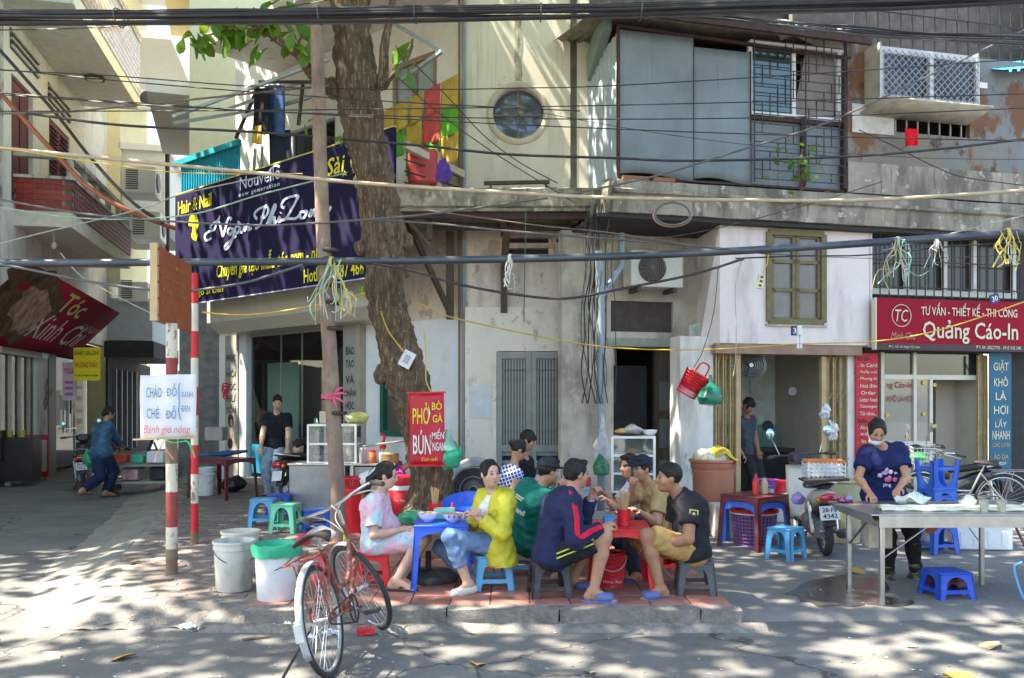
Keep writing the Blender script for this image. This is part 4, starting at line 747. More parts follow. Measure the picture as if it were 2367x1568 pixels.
def branch(pts, r0, r1, nm='branch', root=None, o=None):
    c = cr([at(*p) for p in pts], 5); q = MB(); k = len(c); q.tube([v-(o or o_) for v in c], [r0+(r1-r0)*i/(k-1) for i in range(k)], 9); q.noise(.008, 14); return q.build(nm, bark, root or tr_)
branch([(790, 225, 10), (745, 190, 9.8), (718, 168, 9.7), (692, 128, 9.6), (650, 98, 9.5), (600, 62, 9.5), (560, 45, 9.4)], .075, .03)
branch([(872, 205, 10), (886, 170, 9.95), (888, 110, 9.9), (900, 50, 9.9), (912, -30, 9.9)], .07, .035); branch([(880, 200, 9.9), (905, 178, 9.7), (930, 150, 9.6), (948, 118, 9.6), (955, 90, 9.6)], .035, .012)
branch([(718, 168, 9.7), (715, 178, 9.6), (735, 160, 9.5), (745, 140, 9.4)], .02, .008); branch([(935, 145, 9.6), (925, 125, 9.55), (915, 105, 9.5)], .012, .005); branch([(692, 128, 9.6), (690, 100, 9.5), (700, 80, 9.5)], .022, .008); branch([(600, 62, 9.5), (570, 72, 9.5), (535, 68, 9.45), (480, 82, 9.4)], .03, .008)
LM = None
def leafmesh():
    q = MB(); k = 6; pr = [(0, .0), (.12, .018), (.35, .05), (.6, .075), (.85, .055), (1, .0)]
    vs = []
    for t, w_ in pr: vs += [(-w_, t*.27, -.05*t*t+.012), (0, t*.27, -.05*t*t), (w_, t*.27, -.05*t*t+.012)]
    q.add(vs, [(i*3+j, i*3+j+1, i*3+j+4, i*3+j+3) for i in range(k-1) for j in range(2)]); return q
lf0 = leafmesh().build('leaf', leafm, tr_)
first = True
random.seed(21)
for (x, y, Y, cnt, sp_) in ((440, 88, 9.4, 5, 22), (475, 80, 9.4, 6, 25), (520, 70, 9.4, 6, 28), (560, 68, 9.45, 6, 25), (590, 40, 9.5, 7, 30), (630, 45, 9.5, 7, 30), (610, 100, 9.45, 3, 16), (668, 85, 9.45, 5, 22), (690, 95, 9.5, 6, 22), (700, 60, 9.5, 5, 25), (655, 15, 9.5, 8, 32), (500, 30, 9.4, 6, 35), (560, 15, 9.5, 6, 30), (912, 120, 9.5, 2, 10), (945, 95, 9.6, 2, 9), (948, 140, 9.6, 2, 9), (655, 200, 9.5, 1, 5), (700, 268, 9.4, 3, 8), (720, 270, 9.4, 3, 8), (830, 645, 9.6, 3, 8), (838, 660, 9.6, 2, 6), (790, 300, 9.4, 2, 8)):
    for i in range(cnt):
        o = lf0 if first else lf0.copy()
        if not first: COL.objects.link(o)
        first = False; o.location = at(x+random.gauss(0, sp_*.6), y+random.gauss(0, 10), Y+random.uniform(-.15, .15))-o_
        o.rotation_euler = (random.uniform(-1.6, -.3), random.uniform(-.9, .9), random.uniform(0, 6.28)); s_ = random.uniform(.65, 1.1)*(.45 if y > 180 else 1); o.scale = (s_, s_, s_)
# crowns above the street, out of the picture, that dapple the light
def invis(p): return p[1] < .3 or abs(p[0]) > .5918*p[1]+.7 or p[2]-1.6 > .4665*p[1]+.75
def crown(root, cents, per, rad_, nm='crown', size=.24):
    rs = np.random.RandomState(5); o = np.array(root.location); V_ = []; F_ = []
    for c in cents:
        for _ in range(per):
            p = np.array(c)+rs.normal(0, rad_, 3)*np.array((1, 1, .55))
            if not invis(p): continue
            a = rs.uniform(0, 6.28); tl = rs.uniform(-.7, .7); t2 = rs.uniform(-.6, .6); s_ = size*rs.uniform(.7, 1.3); d = np.array((cos(a), sin(a), tl*.6))*s_; e = np.array((-sin(a), cos(a), t2))*s_*.32; p = p-o; k = len(V_)
            V_ += [p, p+d*.45+e, p+d+np.array((0, 0, -.04)), p+d*.45-e]; F_.append((k, k+1, k+2, k+3))
    q = MB(); q.add(V_, F_); return q.build(nm, leafm, root, smooth=False)
rs = np.random.RandomState(12)
def clusters(n, zlo, zhi, want):
    out = []
    while len(out) < n:
        gx, gy = rs.uniform(-12, 9), rs.uniform(3.2, 18); z = rs.uniform(zlo, zhi)
        if rs.rand() > want(gx, gy): continue
        out.append((gx+SUN.x/SUN.z*z, gy+SUN.y/SUN.z*z, z))
    return out
def want(gx, gy):
    if gy < 7.9 and gx < -2.5: return .06
    if gy < 8.6 and gx < -3.2: return .12
    if gx < -3.0: return .75
    if gy > 10.5: return .55
    if gy < 6.1: return .40
    return .58
cl = [c for c in clusters(1100, 7.6, 10.8, want) if invis(c)]
near = [c for c in cl if c[1] > 4.6]; far = [c for c in cl if c[1] <= 4.6]
crown(tr_, near, 30, .42)
for k in range(7):
    t = near[k*len(near)//7]; p0 = V((at(800, -200, TY))); q = MB(); q.tube(cr([p0-o_, p0.lerp(V(t), .4)+V((0, 0, .5))-o_, V(t)-o_], 5), [.09-.006*i for i in range(11)], 7); q.build('branch', bark, tr_)
t2 = thing('street_tree', 'broad street tree on the opposite pavement shading the road', 'tree', (-5.2, .2, 0)); crown(t2, far, 30, .42)
q = MB(); q.tube(cr([(0, 0, 0), (.1, .2, 3), (.2, .6, 6), (.4, 1, 8)], 6), [.32-.009*i for i in range(19)], 16); q.noise(.03, 6); q.build('trunk', bark, t2)
for k in range(8):
    t = V(far[k*len(far)//8]); q = MB(); q.tube(cr([V((.4, 1, 7.6)), (V((.4, 1, 8))+t-V(t2.location))/2+V((0, 0, .4)), t-V(t2.location)], 5), [.1-.007*i for i in range(11)], 7); q.build('branch', bark, t2)

# ---------------------------------------------------------------- poles and posts
polem = M('rusty_painted_pole', (.26, .18, .135), .8, var=.3, scale=9, bump=.4, bscale=30, stretch=(1, 1, .5), layers=[((.36, .29, .20), 5, (1, 1, .4), .52, .66, .8), ((.12, .09, .07), 9, (1, 1, .5), .58, .7, .8)])
pb_ = gp(783, 1252, .12); up = thing('utility_pole', 'tall rusty brown utility pole beside the tree with pink ribbon tied round it', 'pole', pb_)
b = MB(); PY = pb_.y; pts = [at(x, y, PY)-pb_ for x, y in ((783, 1252), (778, 1100), (768, 920), (757, 720), (748, 560), (741, 380), (735, 160), (730, -60), (728, -150))]
b.tube(cr(pts, 8), [.085-.0003*i for i in range(65)], 20); b.noise(.004, 12); b.build('shaft', polem, up)
for y in (580, 600, 660, 700, 760, 955): p = at(735+(y-160)*.0505+6, y, PY)-pb_; MB().lathe([(.09, -.02), (.098, -.01), (.098, .01), (.09, .02)], 18, p).build('clamp_band', mgrill, up)
p = at(765, 918, PY)-pb_; rib = M('pink_ribbon', (.75, .12, .24), .5, var=.15)
b = MB(); 
for k in range(4): b.tube([p+V((cos(a)*.095, sin(a)*.095, .012*k-.02+.01*sin(a*2+k))) for a in [2*pi*i/20 for i in range(20)]], .009, 6, closed=True)
b.build('ribbon', rib, up)
for d in ((.10, .10), (.12, -.07), (.03, -.11), (.05, .02), (.13, .03)): MB().tube(cr([p+V((.05, -.1, 0)), p+V((.05+d[0]*.5, -.13, d[1]*.6+.02)), p+V((.06+d[0], -.12, d[1]))], 4), [.008]*3+[.013]*3+[.009]*3, 6).build('ribbon', rib, up)
red = M('red_post_paint', (.55, .02, .025), .5, var=.15); wcr = M('cream_post_paint', (.60, .54, .42), .7, var=.1, scale=5, layers=[((.20, .14, .08), 16, (1, 1, .6), .54, .6, .95)]); dred = M('faded_red_paint', (.28, .045, .04), .6, var=.2); rst = M('rusted_steel', (.22, .15, .10), .85, var=.3, scale=10, bump=.3)
def post(name, label, bx_, by_, r, bands, z=.1):
    o = gp(bx_, by_, z); t = thing(name, label, 'post', o)
    for (y0, y1, m_) in bands:
        z1, z0 = at(bx_, y0, o.y).z-o.z, at(bx_, y1, o.y).z-o.z; MB().lathe([(r, z0), (r, (z0+z1)/2), (r, z1)], 20, caps=(True, True)).build('band', m_, t)
    return t, o
wcl = M('clean_cream_paint', (.62, .58, .48), .6, var=.1)
p1, p1o = post('sign_post', 'rusty sign post with peeling dark red and cream bands', 397, 1332, .049, ((748, 828, wcr), (828, 872, dred), (872, 1072, rst), (1072, 1137, wcr), (1137, 1218, dred), (1218, 1268, wcr), (1268, 1333, rst)))
p2, p2o = post('striped_post', 'bright red and cream striped steel post behind the handwritten sign', 450, 1262, .038, ((632, 702, red), (702, 766, wcl), (766, 828, red), (828, 895, wcl), (895, 961, red), (961, 1029, wcr), (1029, 1096, red), (1096, 1163, wcr), (1163, 1230, red), (1230, 1263, rst)))
# rust-orange street sign on the first post
y1_ = p1o.y; c0 = at(357, 650, y1_-.1); c1 = at(440, 690, y1_+1.1); d = (c1-c0); an = math.atan2(d.y, d.x); ln = math.hypot(d.x, d.y)
os_ = thing('street_sign', 'faded rust orange sign board edge mounted on the rusty post', 'sign', (c0.x, c0.y, 0), an); zA, zB = at(357, 742, y1_-.1).z, at(357, 563, y1_-.1).z
bx('board', M('orange_faded', (.33, .085, .03), .7, var=.15, layers=[((.24, .07, .04), 2, (1, 1, 1), .5, .7, .7)]), os_, 0, ln, -.012, .012, zA, zB); bx('wood_edge', M('pale_wood', (.55, .38, .2), .7), os_, -.03, .02, -.03, .03, zA, zB)
for i in range(5): MB().ell((-.005, -.035, zA+.05+i*(zB-zA-.1)/4), (.008, .008, .008), 8, 5).build('nail', mdark, os_)
fy = M('faded_yellow_print', (.50, .22, .05), .7)
for i, (tx, w_) in enumerate((('PHƯỜNG', .5), ('VĂN MIẾU', .9), ('KHU PHỐ', .8), ('số 30 Ngô Sĩ Liên', .95), ('HÀ NỘI', .4))): txt(os_, tx, ln*.5, zB-.12-i*.12, ln*w_*.85, .06, fy, y=-.016)
# handwritten paper sign
hy = y1_-.08; a0 = at(324, 1015, hy); a1 = at(453, 868, hy); hs = thing('handwritten_sign', 'white vinyl sign with blue and red handwritten dishes tied to the rusty post', 'sign', (a0.x, hy, 0)); W_ = a1.x-a0.x; z0, z1 = a0.z, a1.z
b = MB(); b.grid(12, 10, lambda s, t: V((W_*s, .012*sin(s*9)+.008*sin(t*7+s*3), z0+(z1-z0)*t+.012*s*(1 if t > .5 else 1)))); b.build('sheet', M('white_vinyl', (.66, .66, .68), .45, var=.06), hs, solid=.003)
MB().bar((-.06, .0, z0-.005), (W_+.01, .0, z0+.01), .014).build('bamboo_stick', M('bamboo_thin', (.5, .36, .18), .7), hs)
bl = M('blue_marker', (.03, .18, .36), .6, var=0); rd = M('red_marker', (.62, .10, .12), .6, var=0)
hh = z1-z0
for tx, cx_, cz_, w_, h_, m_, k in (('CHÁO', .27, .75, .27, .2, bl, 0), ('DỖ', .59, .77, .17, .2, bl, 0), ('CHÈ', .25, .42, .22, .2, bl, 0), ('DỖ', .58, .42, .17, .2, bl, 0), ('XANH', .86, .70, .2, .09, bl, 0), ('DEN', .84, .48, .14, .09, bl, 0), ('Bánh giò nóng', .5, .135, .84, .16, rd, .3)): txt(hs, tx, W_*cx_, z0+hh*cz_, W_*w_, hh*h_, m_, y=-.026, off=-.006 if k == 0 else -.004, shear=k)
strokes(hs, [[(W_*(x-.02), z0+hh*z), (W_*(x+.04), z0+hh*z)] for x, z in ((.5, .735), (.49, .385), (.765, .475))], .008, bl, y=-.0265)
strokes(hs, [[(W_*.74, z0+hh*.88), (W_*.715, z0+hh*.82), (W_*.72, z0+hh*.55), (W_*.71, z0+hh*.45), (W_*.74, z0+hh*.3)]], .008, bl, y=-.026)
gst = M('green_string', (.05, .45, .16), .5); pst = M('pink_string', (.55, .25, .22), .6)
for pts, m_ in ((((.22, -.03, 0), (.3, -.05, -.03), (.42, -.04, -.02), (.46, -.04, -.08), (.49, -.05, -.16)), gst), (((.40, -.03, -.01), (.44, -.05, -.04), (.46, -.05, -.1)), gst), (((.22, -.03, -.0), (.2, -.06, -.07), (.16, -.05, -.14), (.15, -.05, -.2)), pst), (((.23, -.03, -.0), (.25, -.07, -.08), (.31, -.06, -.17)), pst)):
    MB().tube(cr([(x, y, z0+z) for x, y, z in pts], 5), .006, 6).build('string', m_, hs)

# ---------------------------------------------------------------- overhead cables
cb1 = M('black_rubber_cable', (.035, .033, .035), .45, var=.3, scale=3); cb2 = M('grey_cable', (.11, .11, .11), .5, var=.2, scale=4); cbl = M('pale_cable', (.34, .33, .3), .5, var=.2); cyl_ = M('yellow_cord', (.62, .40, .05), .5); cgr = M('pale_green_wire', (.30, .42, .32), .5); cor_ = M('orange_hose', (.33, .10, .045), .5, var=.2); cbb = M('bamboo_pole', (.45, .36, .24), .6, var=.2, scale=6); cbk = M('brown_wire', (.18, .13, .10), .6)
def wire(name, label, pts, r, m_, cat='cable', group=None, n=7, sm=8):
    r *= 1.05; c = cr([at(*p) for p in pts], sm); o = c[0]; b = MB(); b.tube([v-o for v in c], r, n); ob = b.build(name, m_); ob.location = o; return tag(ob, label, cat, group)
bun = thing('cable_bundle', 'thick bundle of black cables sagging across the top of the street', 'cable bundle', at(-80, 42, 8))
rs2 = random.Random(4); bo = V(bun.location)
for i in range(22):
    dy = rs2.uniform(-17, 15); dY = rs2.uniform(-.1, .1); ph = rs2.uniform(0, 6); am = rs2.uniform(1, 4)
    c = cr([at(x, y+dy*(1-.12*(x > 1500))+am*sin(x*.006+ph), 8+dY)-bo for x, y in ((-80, 42), (200, 43), (500, 42), (900, 36), (1183, 31), (1440, 27), (1760, 18), (2080, 8), (2450, -8))], 7)
    MB().tube(c, rs2.choice((.008, .011, .013, .015)), 7).build('cable', cb1 if i % 5 else cb2, bun)
for x in (275, 740, 960, 1250, 1480): p = at(x, 42-(x-275)*.013, 8)-bo; MB().tube([p+V((0, cos(a)*.12, sin(a)*.075)) for a in [2*pi*i/16 for i in range(16)]], .006, 5, closed=True).build('tie_wire', cb2, bun)
b2 = thing('cable_bundle', 'loose second bundle of thin cables drooping at the upper right', 'cable bundle', at(1500, 35, 8.6)); bo = V(b2.location)
for i in range(10):
    dy = rs2.uniform(-12, 14); c = cr([at(x, y+dy*f+rs2.uniform(-3, 3), 8.6+rs2.uniform(-.1, .1))-bo for x, y, f in ((1500, 35, .3), (1660, 40, .5), (1830, 58, 1), (1990, 72, 1.2), (2150, 84, 1.4), (2450, 92, 2.2))], 6); MB().tube(c, rs2.choice((.005, .007, .01)), 6).build('cable', cb1 if i % 3 else cb2, b2)
b3 = thing('loose_cables', 'sparse fan of thin dark cables crossing the street at many slopes', 'cables', at(-80, 120, 8.4)); bo = V(b3.location)
for i in range(7):
    y0 = rs2.uniform(70, 640); y1 = y0+rs2.uniform(-170, 170); sg2 = rs2.uniform(5, 45); x0, x1 = ((-80, 2450), (-80, rs2.uniform(800, 1400)), (rs2.uniform(900, 1500), 2450))[i % 3]; c = cr([at(x0+(x1-x0)*t, y0+(y1-y0)*t+sg2*4*t*(1-t), 8.4+.02*i)-bo for t in (0, .25, .5, .75, 1)], 6); MB().tube(c, rs2.choice((.003, .004, .006)), 5).build('cable', cb1, b3)
wire('steel_conduit', 'long dark grey pipe spanning the street at mid height hung with string', [(-60, 609, 9.1), (300, 607, 9.1), (700, 605, 9.1), (1183, 599, 9.1), (1500, 590, 9.1), (1850, 572, 9.1), (2150, 552, 9.1), (2450, 533, 9.1)], .038, M('pipe_paint', (.075, .088, .105), .35, metal=.3, var=.35, scale=1.5), 'pipe', n=14)
wire('bamboo_pole', 'long pale bamboo pole tied level across the street above the ledge', [(-60, 336, 8.9), (200, 362, 8.9), (592, 400, 8.9), (832, 423, 8.9), (1183, 446, 8.9), (1440, 458, 8.9), (1923, 464, 8.9), (2200, 452, 8.9), (2450, 434, 8.9)], .019, cbb, 'pole', n=10)
wire('orange_hose', 'orange brown hose curving down from the upper left balcony', [(-60, 150, 11), (0, 215, 11), (75, 298, 11), (166, 396, 11), (211, 438, 11), (302, 490, 11), (404, 528, 11.5)], .028, cor_, 'hose', n=10)
wire('black_cable', 'heavy black cable slanting down past the tiled balcony', [(-60, 60, 10.6), (0, 117, 10.6), (130, 264, 10.8), (207, 362, 11), (302, 464, 11), (380, 518, 11.2)], .02, cb1, n=9)
wire('black_cable', 'black cable from the washing across the whole facade below the round window', [(60, 262, 9.5), (283, 290, 9.5), (592, 306, 9.5), (961, 336, 9.5), (1172, 357, 9.5), (1424, 366, 9.5), (1595, 372, 9.5), (1923, 364, 9.5), (2152, 347, 9.5), (2450, 312, 9.5)], .014, cb1)
wire('thin_wire', 'thin black wire running level through the round window', [(-60, 160, 9.6), (250, 175, 9.6), (592, 200, 9.6), (961, 207, 9.6), (1200, 204, 9.6), (1424, 198, 9.6), (1923, 168, 9.6), (2450, 130, 9.6)], .006, cb1)
wire('grey_cable', 'grey cable crossing the navy sign towards the ledge', [(-60, 452, 9.2), (0, 462, 9.2), (189, 494, 9.2), (377, 511, 9.2), (592, 521, 9.2), (710, 517, 9.2), (832, 509, 9.2), (1002, 494, 9.2), (1266, 458, 9.2)], .011, cb2)
wire('grey_cable', 'grey cable sloping from the tree down to the pink block', [(832, 508, 9.3), (1002, 517, 9.3), (1172, 534, 9.3), (1424, 554, 9.5), (1640, 572, 9.8), (1780, 588, 10.5)], .011, cb2)
wire('brown_wire', 'brown wire sloping under the ledge towards the pink block', [(940, 480, 9.3), (1100, 502, 9.3), (1250, 522, 9.4), (1424, 540, 9.5), (1620, 570, 9.8)], .007, cbk)
wire('green_wire', 'pale green wire arching over the top of the navy sign', [(-60, 470, 9.4), (0, 479, 9.4), (151, 502, 9.4), (302, 507, 9.4), (453, 494, 9.4), (592, 453, 9.4), (700, 425, 9.4), (800, 400, 9.4)], .008, cgr)
wire('pale_wire', 'pale wire rising from the awning to the sign corner', [(-60, 580, 9.4), (60, 548, 9.4), (189, 517, 9.4), (330, 482, 9.4), (425, 448, 9.5), (600, 410, 9.6)], .007, cbl)
wire('pale_wire', 'pale wire slanting down in front of the barber awning', [(140, 585, 10), (190, 640, 10), (280, 690, 10), (380, 740, 10)], .007, cbl)
wire('yellow_cable', 'thin yellow cord running just above the bamboo pole', [(-60, 333, 8.8), (0, 341, 8.8), (226, 377, 8.8), (430, 400, 8.85), (700, 402, 9)], .006, cyl_)
wire('grey_cable', 'grey cable sagging below the pipe at the handwritten sign', [(-40, 605, 9.0), (60, 622, 9.0), (200, 650, 9.0), (330, 668, 9.0), (440, 672, 9.0), (560, 655, 9.0), (640, 632, 9.0), (700, 612, 9.0)], .014, cb2, n=9)
wire('dark_cable', 'dark cable sagging below the pipe in front of the cream wall', [(860, 608, 9.05), (960, 628, 9.05), (1050, 655, 9.05), (1183, 680, 9.05), (1310, 690, 9.05), (1450, 665, 9.05), (1600, 635, 9.05), (1720, 598, 9.05)], .013, cb1, n=9)
wire('grey_cable', 'grey cable climbing from the recess to the upper right corner', [(1290, 456, 9.4), (1331, 447, 9.4), (1520, 406, 9.4), (1720, 345, 9.4), (1923, 279, 9.4), (2200, 150, 9.4), (2450, 30, 9.4)], .011, cb2)
wire('yellow_cable', 'yellow cord stretched from the tree across gate and shops', [(960, 700, 9.6), (1000, 715, 9.8), (1060, 738, 10), (1300, 788, 11), (1450, 806, 11), (1640, 808, 11), (1850, 795, 11), (2035, 788, 11), (2200, 755, 11), (2450, 668, 11)], .008, cyl_)
wire('yellow_cable', 'yellow cord looping under the salon sign to the tree', [(468, 722, 9.6), (540, 728, 9.6), (620, 724, 9.6), (740, 704, 9.5), (845, 678, 9.6)], .009, cyl_)
wire('black_wire', 'thin black wire falling diagonally past the washing', [(960, 150, 9.8), (1040, 230, 9.8), (1118, 313, 9.8), (1200, 375, 9.8), (1289, 424, 9.8)], .006, cb1)
wire('black_wire', 'second thin black wire falling diagonally beside the first', [(920, 180, 9.9), (1000, 250, 9.9), (1090, 318, 9.9), (1180, 378, 9.9), (1330, 470, 10)], .006, cb1)
wire('black_wire', 'thin wire dropping from the metal grille to the rusty wall', [(1985, 300, 10.5), (2060, 335, 10.5), (2160, 385, 10.5), (2240, 412, 10.5), (2450, 438, 10.5)], .006, cb1)
wire('black_wire', 'thin wire climbing past the balcony washing to the upper left', [(-60, 263, 9.7), (132, 260, 9.7), (302, 245, 9.7), (592, 215, 9.7), (760, 198, 9.7)], .011, cbk)
wire('black_wire', 'thin wire rising through the potted sapling towards the right edge', [(1400, 560, 10.5), (1600, 540, 10.5), (1850, 478, 10.5), (2040, 420, 10.5)], .005, cb1)
wire('pale_wire', 'pale wire above the barred window at the right edge', [(2040, 580, 9.3), (2200, 540, 9.3), (2300, 515, 9.3), (2450, 480, 9.3)], .007, cbl)
wire('black_wire', 'thin black wires twisted below the pipe over the olive window', [(1700, 598, 9.2), (1850, 592, 9.2), (2000, 590, 9.2), (2200, 570, 9.2), (2450, 556, 9.2)], .008, cb1)
wire('pale_wire', 'white wire hanging down the pink wall to the folding gate', [(1715, 600, 9.3), (1700, 660, 9.3), (1702, 760, 9.3), (1700, 830, 9.3), (1695, 870, 9.3)], .005, cbl)
wire('green_wire', 'straight green wire hanging beside the vents above the gate', [(1215, 490, 11.2), (1214, 580, 11.2), (1212, 680, 11.2), (1211, 745, 11.2)], .007, M('dark_green_wire', (.02, .12, .06), .5))
for k, (x, y, s_) in enumerate(((1555, 498, 40),)):
    co = thing('cable_coil', 'coil of spare grey cable hanging from the bamboo pole', 'cable coil', at(x, y, 8.9)); b = MB()
    for j in range(4): MB().tube([V(((s_+j*1.5)/FP*8.9*cos(a), .01*j, (s_*.72+j)/FP*8.9*sin(a)+.03*abs(sin(a)) if sin(a) < 0 else (s_*.72+j)/FP*8.9*sin(a))) for a in [2*pi*i/28 for i in range(28)]], .009, 6, closed=True).build('cable_loop', cb2 if j < 2 else (cgr if j == 2 else M('red_wire', (.45, .06, .05), .5)), co)
def raffia(x, y, Y, drop, cols, lab, n=9, seed=1, spread=14):
    r_ = random.Random(seed); t = thing('raffia_string', lab, 'string', at(x, y, Y)); o = V(t.location)
    for i in range(n):
        xx = x+r_.gauss(0, spread*.4); p = [(xx, y-6)]
        for k in range(4): p.append((p[-1][0]+r_.gauss(0, spread*.5), y+drop*(k+1)/4*r_.uniform(.5, 1)))
        MB().tube(cr([at(q[0], q[1], Y+r_.uniform(-.05, .05))-o for q in p], 4), r_.choice((.004, .006, .009)), 5).build('strand', M(*cols[i % len(cols)]), t)
    for k in range(2): MB().tube([V((.012*k-.01+.01*cos(a), cos(a)*.05, sin(a)*.05)) for a in [2*pi*i/14 for i in range(14)]], .01, 5, closed=True).build('knot', M(*cols[0]), t)
cw = ('raffia_white', (.62, .6, .52), .7); cg = ('raffia_green', (.25, .5, .4), .7); cy_ = ('raffia_yellow', (.6, .48, .12), .6); cx_ = ('raffia_grey', (.4, .38, .33), .8)
raffia(768, 606, 9.05, 150, (cy_, cg, cw), 'tangle of white green and yellow string hanging beside the pole', 14, 2, 22); raffia(800, 680, 9.2, 70, (cw, cw, cy_), 'knot of white string tied against the tree trunk', 8, 8, 16); raffia(1180, 600, 9.05, 90, (cw, cx_, cw), 'frayed white string hanging from the pipe before the gate', 7, 3, 9)
raffia(2075, 560, 9.05, 125, (cx_, cy_, cw, cg), 'frayed pale strings hanging from the pipe beside the shop sign', 12, 4, 26); raffia(2330, 540, 9.05, 95, (cy_, cy_, cw), 'yellow ribbon knot hanging from the pipe at the right edge', 11, 5, 20); raffia(2165, 565, 9.05, 60, (cw, cx_), 'short white string ends hanging over the barred window', 5, 9, 16)
# ---------------------------------------------------------------- plastic furniture
def P(name, c, rough=.4, **k): return M(name, c, rough, **{**dict(var=.1, scale=4, coat=.08, layers=[(tuple(v*.55+.14 for v in c), 7, (1, 1, 1), .52, .75, .45), (tuple(v*.5 for v in c), 23, (1, 1, .5), .62, .72, .4)]), **k})
def furniture(t, w, d, h, m_, lw=.07, ap=.04, arch=.08, splay=.03, stretch=True, th=.012, seatin=.0, slots=True):
    hw, hd = w/2, d/2
    def corner(z): k = splay*(1-z/h); return hw+k, hd+k
    N = 6
    for sx in (-1, 1):
        for sy in (-1, 1):
            b = MB()
            for ax in (0, 1):
                L = (w if ax == 0 else d)/2
                prof = [(0, 0), (0, h-.01), (L, h-.01), (L, h-ap)]
                for i in range(1, N+1): a = pi/2*i/N; prof.append((L-(L-lw)*sin(a), h-ap-arch*(1-cos(a))))
                prof.append((lw*.8, 0))
                def mp(s, z, off, ax=ax):
                    cx_, cy_ = corner(z)
                    f = 1-s/L
                    return (sx*(cx_-s*cx_/hw), sy*(cy_-off), z) if ax == 0 else (sx*(cx_-off), sy*(cy_-s*cy_/hd), z)
                n = len(prof); vs = [mp(s, z, 0) for s, z in prof]+[mp(s, z, th) for s, z in prof]
                b.add(vs, [tuple(range(n)), tuple(range(2*n-1, n-1, -1))]+[(i, n+i, n+(i+1) % n, (i+1) % n) for i in range(n)])
            b.build('leg', m_, t, smooth=False)
    b = MB(); b.box((0, 0, h-.008), (w+.012, d+.012, .02)); s = b.build('seat' if h < .42 else 'table_top', m_, t, bev=.006)
    if stretch:
        for (ax, sg_) in ((0, 1), (0, -1), (1, 1), (1, -1)):
            z = h*.28; cx_, cy_ = corner(z)
            bb_ = MB().box((0, sg_*(cy_-.008), z), (2*cx_-.02, .014, .032)) if ax == 0 else MB().box((sg_*(cx_-.008), 0, z), (.014, 2*cy_-.02, .032)); bb_.build('stretcher', m_, t)
    return t
lbl = P('light_blue_plastic', (.10, .36, .62)); mint = P('mint_plastic', (.16, .60, .36)); dbl = P('royal_blue_plastic', (.015, .08, .50)); redp = P('red_plastic', (.60, .012, .022)); blkp = P('black_plastic', (.035, .033, .038), .4); maro = P('maroon_plastic', (.13, .018, .025)); cobalt = P('cobalt_plastic', (.03, .12, .55)); greyp = P('dark_grey_plastic', (.06, .065, .075), .45)
def stool(x, y, z, lab, m_, w=.27, h=.28, rz=0, d=None, Y=None, grp='plastic stools on the pavement', rx=0):
    p = gp(x, y, z) if Y is None else V(((x-CX)/FP*Y, Y, z)); t = thing('plastic_stool', lab, 'stool', p, rz, grp); furniture(t, w, d or w*.92, h, m_, lw=.055, ap=.035, arch=.10*h/.28, splay=.025)
    return t
stool(608, 1216, .12, 'light blue plastic stool standing beside the mint green one', lbl, .27, .33, .1); stool(662, 1230, .12, 'mint green plastic stool near the steel food cart', mint, .27, .33, -.15)
stool(643, 1196, .12, 'dark blue plastic stool half hidden behind the light blue stool', dbl, .27, .3, .3); stool(733, 1225, .12, 'dark blue plastic stool half hidden behind the utility pole', dbl, .3, .24, .2)
stool(860, 1352, .125, 'red plastic stool under the woman in the pale dress', redp, .26, .26, .15); stool(1140, 1358, .125, 'light blue plastic stool under the woman in yellow', lbl, .27, .27, .1)
stool(1205, 1326, .125, 'light blue plastic stool under the man in green', lbl, .27, .27, -.1); stool(1270, 1376, .125, 'black plastic stool under the man in the navy tracksuit', blkp, .27, .27, .12)
stool(1606, 1370, .125, 'dark grey plastic stool under the man in khaki shorts', greyp, .26, .26, -.1); stool(1532, 1322, .125, 'red plastic stool half hidden behind the khaki shorts', redp, .26, .26, .4)
stool(1816, 1290, .05, 'light blue plastic stool standing alone in front of the purple basket', lbl, .27, .31, .75)
stool(2188, 1378, .05, 'low royal blue plastic stool in front of the noodle table', dbl, .27, .21, .12); stool(2186, 1372, .05, 'small dark red stool nested inside the low blue stool', maro, .19, .13, .12)
def ptable(lab, x, y, w, d, h, m_, rz=0, loc=None): t = thing('plastic_table', lab, 'table', loc if loc is not None else (x, y, .125), rz); return furniture(t, w, d, h, m_, lw=.05, ap=.055, arch=.06, splay=.03, stretch=False)
ptable('blue plastic table with two noodle bowls under the tree', -.57, 7.05, .42, .55, .52, P('blue_table', (.02, .10, .62)), .06); ptable('red plastic table between the seated men', .86, 6.88, .44, .55, .51, redp, -.05)
mt_ = V((2.62, 9.35, .05)); ptable('maroon plastic table stacked over a blue one by the purple basket', 0, 0, .5, .5, .57, maro, .62, mt_); ptable('blue plastic table nested under the maroon table', 0, 0, .475, .475, .50, cobalt, .62, mt_)
ut = thing('plastic_table', 'light blue plastic table turned upside down on a concrete block', 'table', (2.45, 10.05, 1.02-.25), rot=(pi, 0, .5)); furniture(ut, .5, .5, .5, P('sky_blue_table', (.06, .22, .62)), lw=.05, ap=.055, arch=.06, splay=.03, stretch=False); ut.location = (2.52, 10.1, .42); ut.rotation_euler = (pi, 0, .5)
tag(MB().box((0, 0, .185), (.42, .42, .37)).noise(.015, 6).build('concrete_block', mcon, loc=(2.55, 10.1, .05), bev=.015), 'weathered concrete block under the upside down blue table', 'block')
t = ptable('maroon plastic table with a folded blue umbrella by the salon', 0, 0, .8, .6, .62, maro, -.5, gp(515, 1150, .12)); so_ = V(t.location)
